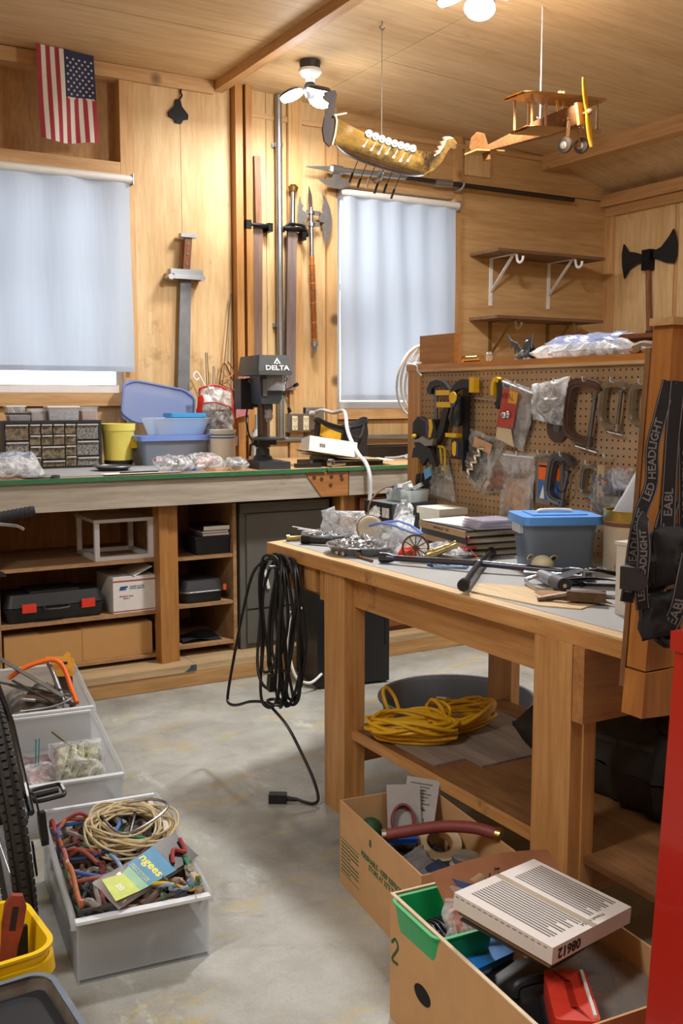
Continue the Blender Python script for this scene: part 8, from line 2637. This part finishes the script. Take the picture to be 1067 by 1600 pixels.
w = MB().grid(hull(0), 34, 18).grid(hull(.006), 34, 18)
part(t, 'hull', w, SHIPW)
part(t, 'keel', MB().prism(ribbon(curve2([(-.235, -.02), (-.19, -.056), (-.1, -.072), (0, -.074), (.1, -.072), (.19, -.056), (.235, -.02)], 4), .010), .012, Matrix(((1, 0, 0, 0), (0, 0, -1, .006), (0, 1, 0, 0), (0, 0, 0, 1)))), mat('keel_grey', '#8d8b97', .4))
UP = Matrix(((1, 0, 0, 0), (0, 0, -1, .009), (0, 1, 0, 0), (0, 0, 0, 1)))
pr = part(t, 'prow', MB().prism([(-.215, .02), (-.225, -.035), (-.245, -.060), (-.272, -.045), (-.292, -.005), (-.296, .045), (-.288, .085), (-.292, .105), (-.318, .112), (-.325, .122), (-.318, .128), (-.322, .138), (-.300, .150), (-.280, .158), (-.268, .145), (-.265, .11), (-.262, .08), (-.250, .052), (-.228, .035)], .018, UP), SHIPD, .002)
part(pr, 'cross_stick', MB().cyl((-.262, -.02, .060), (-.196, .035, .095), .004), SHIPL)
part(pr, 'lashing', MB().tube(spline([(-.258, -.012, .068), (-.243, -.014, .045), (-.236, -.013, -.005), (-.236, -.012, -.05)]), .0045, 6), SHIPL)
st = part(t, 'stern', MB().prism([(.185, -.052), (.215, -.045), (.250, -.015), (.275, .025), (.290, .075), (.300, .095), (.318, .092), (.325, .100), (.318, .108), (.322, .118), (.300, .130), (.278, .132), (.268, .115), (.262, .085), (.250, .055), (.235, .035), (.205, .022)], .018, UP), SHIPW, .002)
part(st, 'mane', MB().prism([(.232, .036), (.222, .040), (.246, .050), (.232, .060), (.255, .068), (.240, .082), (.262, .088), (.246, .104), (.268, .108), (.252, .124), (.278, .133), (.300, .131), (.270, .118), (.264, .085), (.252, .055)], .022, Matrix(((1, 0, 0, 0), (0, 0, -1, .011), (0, 1, 0, 0), (0, 0, 0, 1)))), SHIPL, .001)
SH = mat('shield_metal', '#9fb0b8', .35, .6, var=.1)
for k in range(8):
    x = -.105 + .030 * k
    hw = .072 * (1 - .90 * abs(x / HL) ** 2.6)
    zz = .020 + .035 * abs(x / HL) ** 2.2
    s = part(t, 'shield', MB().cyl((x, -hw + .004, zz + .003), (x, -hw - .004, zz + .003), .0155, n=20), SH, .0015)
    part(s, 'boss', MB().ball((x, -hw - .005, zz + .003), (.006, .004, .006), 10, 6), mat('boss_pale', '#d6d3c0', .35, .4))
for k in range(7):
    x = -.100 + .035 * k
    hw = .072 * (1 - .90 * abs(x / HL) ** 2.6)
    zz = .016
    p0 = Vector((x, -hw * .9, zz - .010))
    p1 = p0 + Vector((-.020, -.034, -.030 - .004 * (k % 3)))
    o = part(t, 'oar', MB().cyl(p0, p1, .0022, n=6), SHIPL)
    d_ = (p1 - p0).normalized()
    part(o, 'blade', MB().bar(p1, p1 + d_ * .020, .010, .003), SHIPL, .001)
for k in range(6):
    x = -.075 + .042 * k
    o = part(t, 'oar', MB().cyl((x, .058, .0), (x - .012, .085, -.12 - .012 * (k % 2)), .0022, n=6), SHIPD)
    part(o, 'blade', MB().bar((x - .012, .085, -.118 - .012 * (k % 2)), (x - .014, .090, -.16 - .012 * (k % 2)), .011, .003), SHIPD if k != 2 else SHIPL, .001)
part(t, 'deck', MB().prism([(-.20, 0), (-.1, -.052), (.1, -.052), (.20, 0), (.1, .052), (-.1, .052)], .004, at((0, 0, .006))), SHIPD)
t.scale = (1.13, 1.2, 1.18)
t.rotation_euler = (R(9), R(12.5), R(-11))
hang(t, (2.770, 4.40, 2.685), zc - .03, mat('hang_wire', '#8d877e', .4, .6), .0022)
part(t, 'ceiling_hook', MB().tube(spline([(2.77, 4.40, zc), (2.77, 4.40, zc - .018), (2.755, 4.40, zc - .03), (2.77, 4.40, zc - .043), (2.785, 4.40, zc - .03)]), .003, 6), DSTEEL, world=True)

# ---- wooden biplane
PLW = wood('plane_wood', '#96683e', '#744a28', 'x', 9, 9, .4)
PLP = wood('plane_pale', '#c89c62', '#a87a44', 'x', 9, 9, .4)
PLY2 = mat('plane_yellow', '#e0a52c', .4, var=.06)
# local: -y is the nose, x is the span
t = thing('biplane_model', 'wooden toy biplane with yellow propeller hanging on a cord from the ceiling', 'plane model', (3.285, 3.80, 2.70), R(14))


def wing(z, cx, span, y0, y1, th, name):
    w = MB()
    def f(s):
        def g(u, v):
            x = cx - span / 2 + span * u
            e = (1 - abs(2 * u - 1) ** 12) ** .5
            ym = (y0 + y1) / 2
            y = ym + (y1 - y0) / 2 * (2 * v - 1) * (.75 + .25 * e)
            zz = z + s * th / 2 * (1 - (2 * v - 1) ** 4) ** .5
            return Vector((x, y, zz))
        return g
    w.grid(f(1), 16, 8).grid(f(-1), 16, 8)
    return part(t, name, w, PLP)


wing(.092, .0, .56, -.135, -.015, .010, 'upper_wing')
wing(-.022, .0, .50, -.115, -.005, .010, 'lower_wing')
for x in (-.225, -.135, .135, .225):
    for y in (-.105, -.035):
        part(t, 'strut', MB().cyl((x, y + .012, -.022), (x, y - .006, .092), .0045, n=8), PLP)
w = MB()
def fus(u, v):
    y = -.155 + .40 * u
    k = 1 - .72 * max(0, (u - .30) / .70) ** 1.1
    hw, hh = .028 * (1 - .7 * max(0, (u - .3) / .7)), .038 * k
    zc_ = .012 + .012 * u - .02 * u
    a = 2 * PI * v
    c_, s_ = math.cos(a), math.sin(a)
    q = (abs(c_) ** 5 + abs(s_) ** 5) ** (-.2)
    return Vector((hw * c_ * q, y, zc_ + hh * s_ * q))
w.grid(fus, 20, 24)
for u, rev in ((0, True), (1, False)):
    vs = [w._v(fus(u, k / 24)) for k in range(24)]
    w._f(vs)
bmesh.ops.remove_doubles(w.bm, verts=w.bm.verts[:], dist=.0002)
part(t, 'fuselage', w, PLW)
part(t, 'cowl', MB().box(-.030, .030, -.166, -.155, -.028, .052), PLP, .003)
part(t, 'tail_fin', MB().prism([(.235, -.005), (.300, -.010), (.318, .03), (.305, .065), (.275, .080), (.245, .065), (.238, .03)], .006, Matrix(((0, 0, 1, -.003), (1, 0, 0, 0), (0, 1, 0, 0), (0, 0, 0, 1)))), PLW, .001)
part(t, 'tailplane', MB().prism([(-.095, .225), (.095, .225), (.085, .290), (-.085, .290)], .006, at((0, 0, -.010))), PLP, .001)
part(t, 'tail_skid', MB().box(-.006, .006, .235, .262, -.040, -.010), PLW, .001)
pp = part(t, 'propeller', MB().grid(lambda u, v: Vector(((.004 + .013 * math.sin(PI * min(1, abs(2 * u - 1) * .93 + .07)) ** .7 * (1 if abs(2 * u - 1) > .03 else 1)) * math.cos(2 * PI * v), -.182 + .004 * math.sin(2 * PI * v) + .004 * (u - .5) * math.cos(2 * PI * v), .012 + .125 * (2 * u - 1))), 24, 12), PLY2)
part(pp, 'spinner', MB().ball((0, -.190, .012), (.011, .014, .011), 12, 8), PLW)
part(pp, 'shaft', MB().cyl((0, -.186, .012), (0, -.16, .012), .006), PLW)
for s in (-1, 1):
    q = part(t, 'wheel', MB().lathe([(0, -.010), (.020, -.011), (.027, -.008), (.030, 0), (.027, .008), (.020, .011), (0, .010)], at((s * .058, -.115, -.088), ry=R(90)), 24), mat('toy_tyre', '#5a4a3c', .6))
    part(q, 'hub', MB().cyl((s * .058 - .0125, -.115, -.088), (s * .058 + .0125, -.115, -.088), .013, n=16).cyl((s * .058 - .016, -.115, -.088), (s * .058 + .016, -.115, -.088), .006, n=10), mat('toy_hub', '#c9c2b2', .4))
    part(t, 'gear_leg', MB().bar((s * .026, -.125, .0), (s * .048, -.115, -.088), .008, .010), PLP, .001)
    part(t, 'gun', MB().cyl((s * .012, -.095, .096), (s * .012, -.095, .116), .0065, n=10), PLP)
    part(t, 'cabane_strut', MB().cyl((s * .020, -.085, .045), (s * .022, -.085, .092), .005, n=8), PLY2)
    part(t, 'exhaust', MB().cyl((s * .030, -.125, .006), (s * .034, -.125, .006), .005, n=8).cyl((s * .030, -.108, .006), (s * .034, -.108, .006), .005, n=8), PLP)
part(t, 'axle', MB().cyl((-.06, -.115, -.088), (.06, -.115, -.088), .004, n=8), PLW)
part(t, 'screw_eye', MB().tube([(.006 * math.cos(2 * PI * k / 12), .01, .052 + .006 * math.sin(2 * PI * k / 12)) for k in range(12)], .0015, 6, closed=True), STEEL)
t.rotation_euler = (R(-5), R(-8), R(14))
t.scale = (1.18, 1.36, 1.22)
hang(t, (3.275, 3.805, 2.745), cz(3.27), mat('hang_cord', '#cfcfd2', .5), .0032)
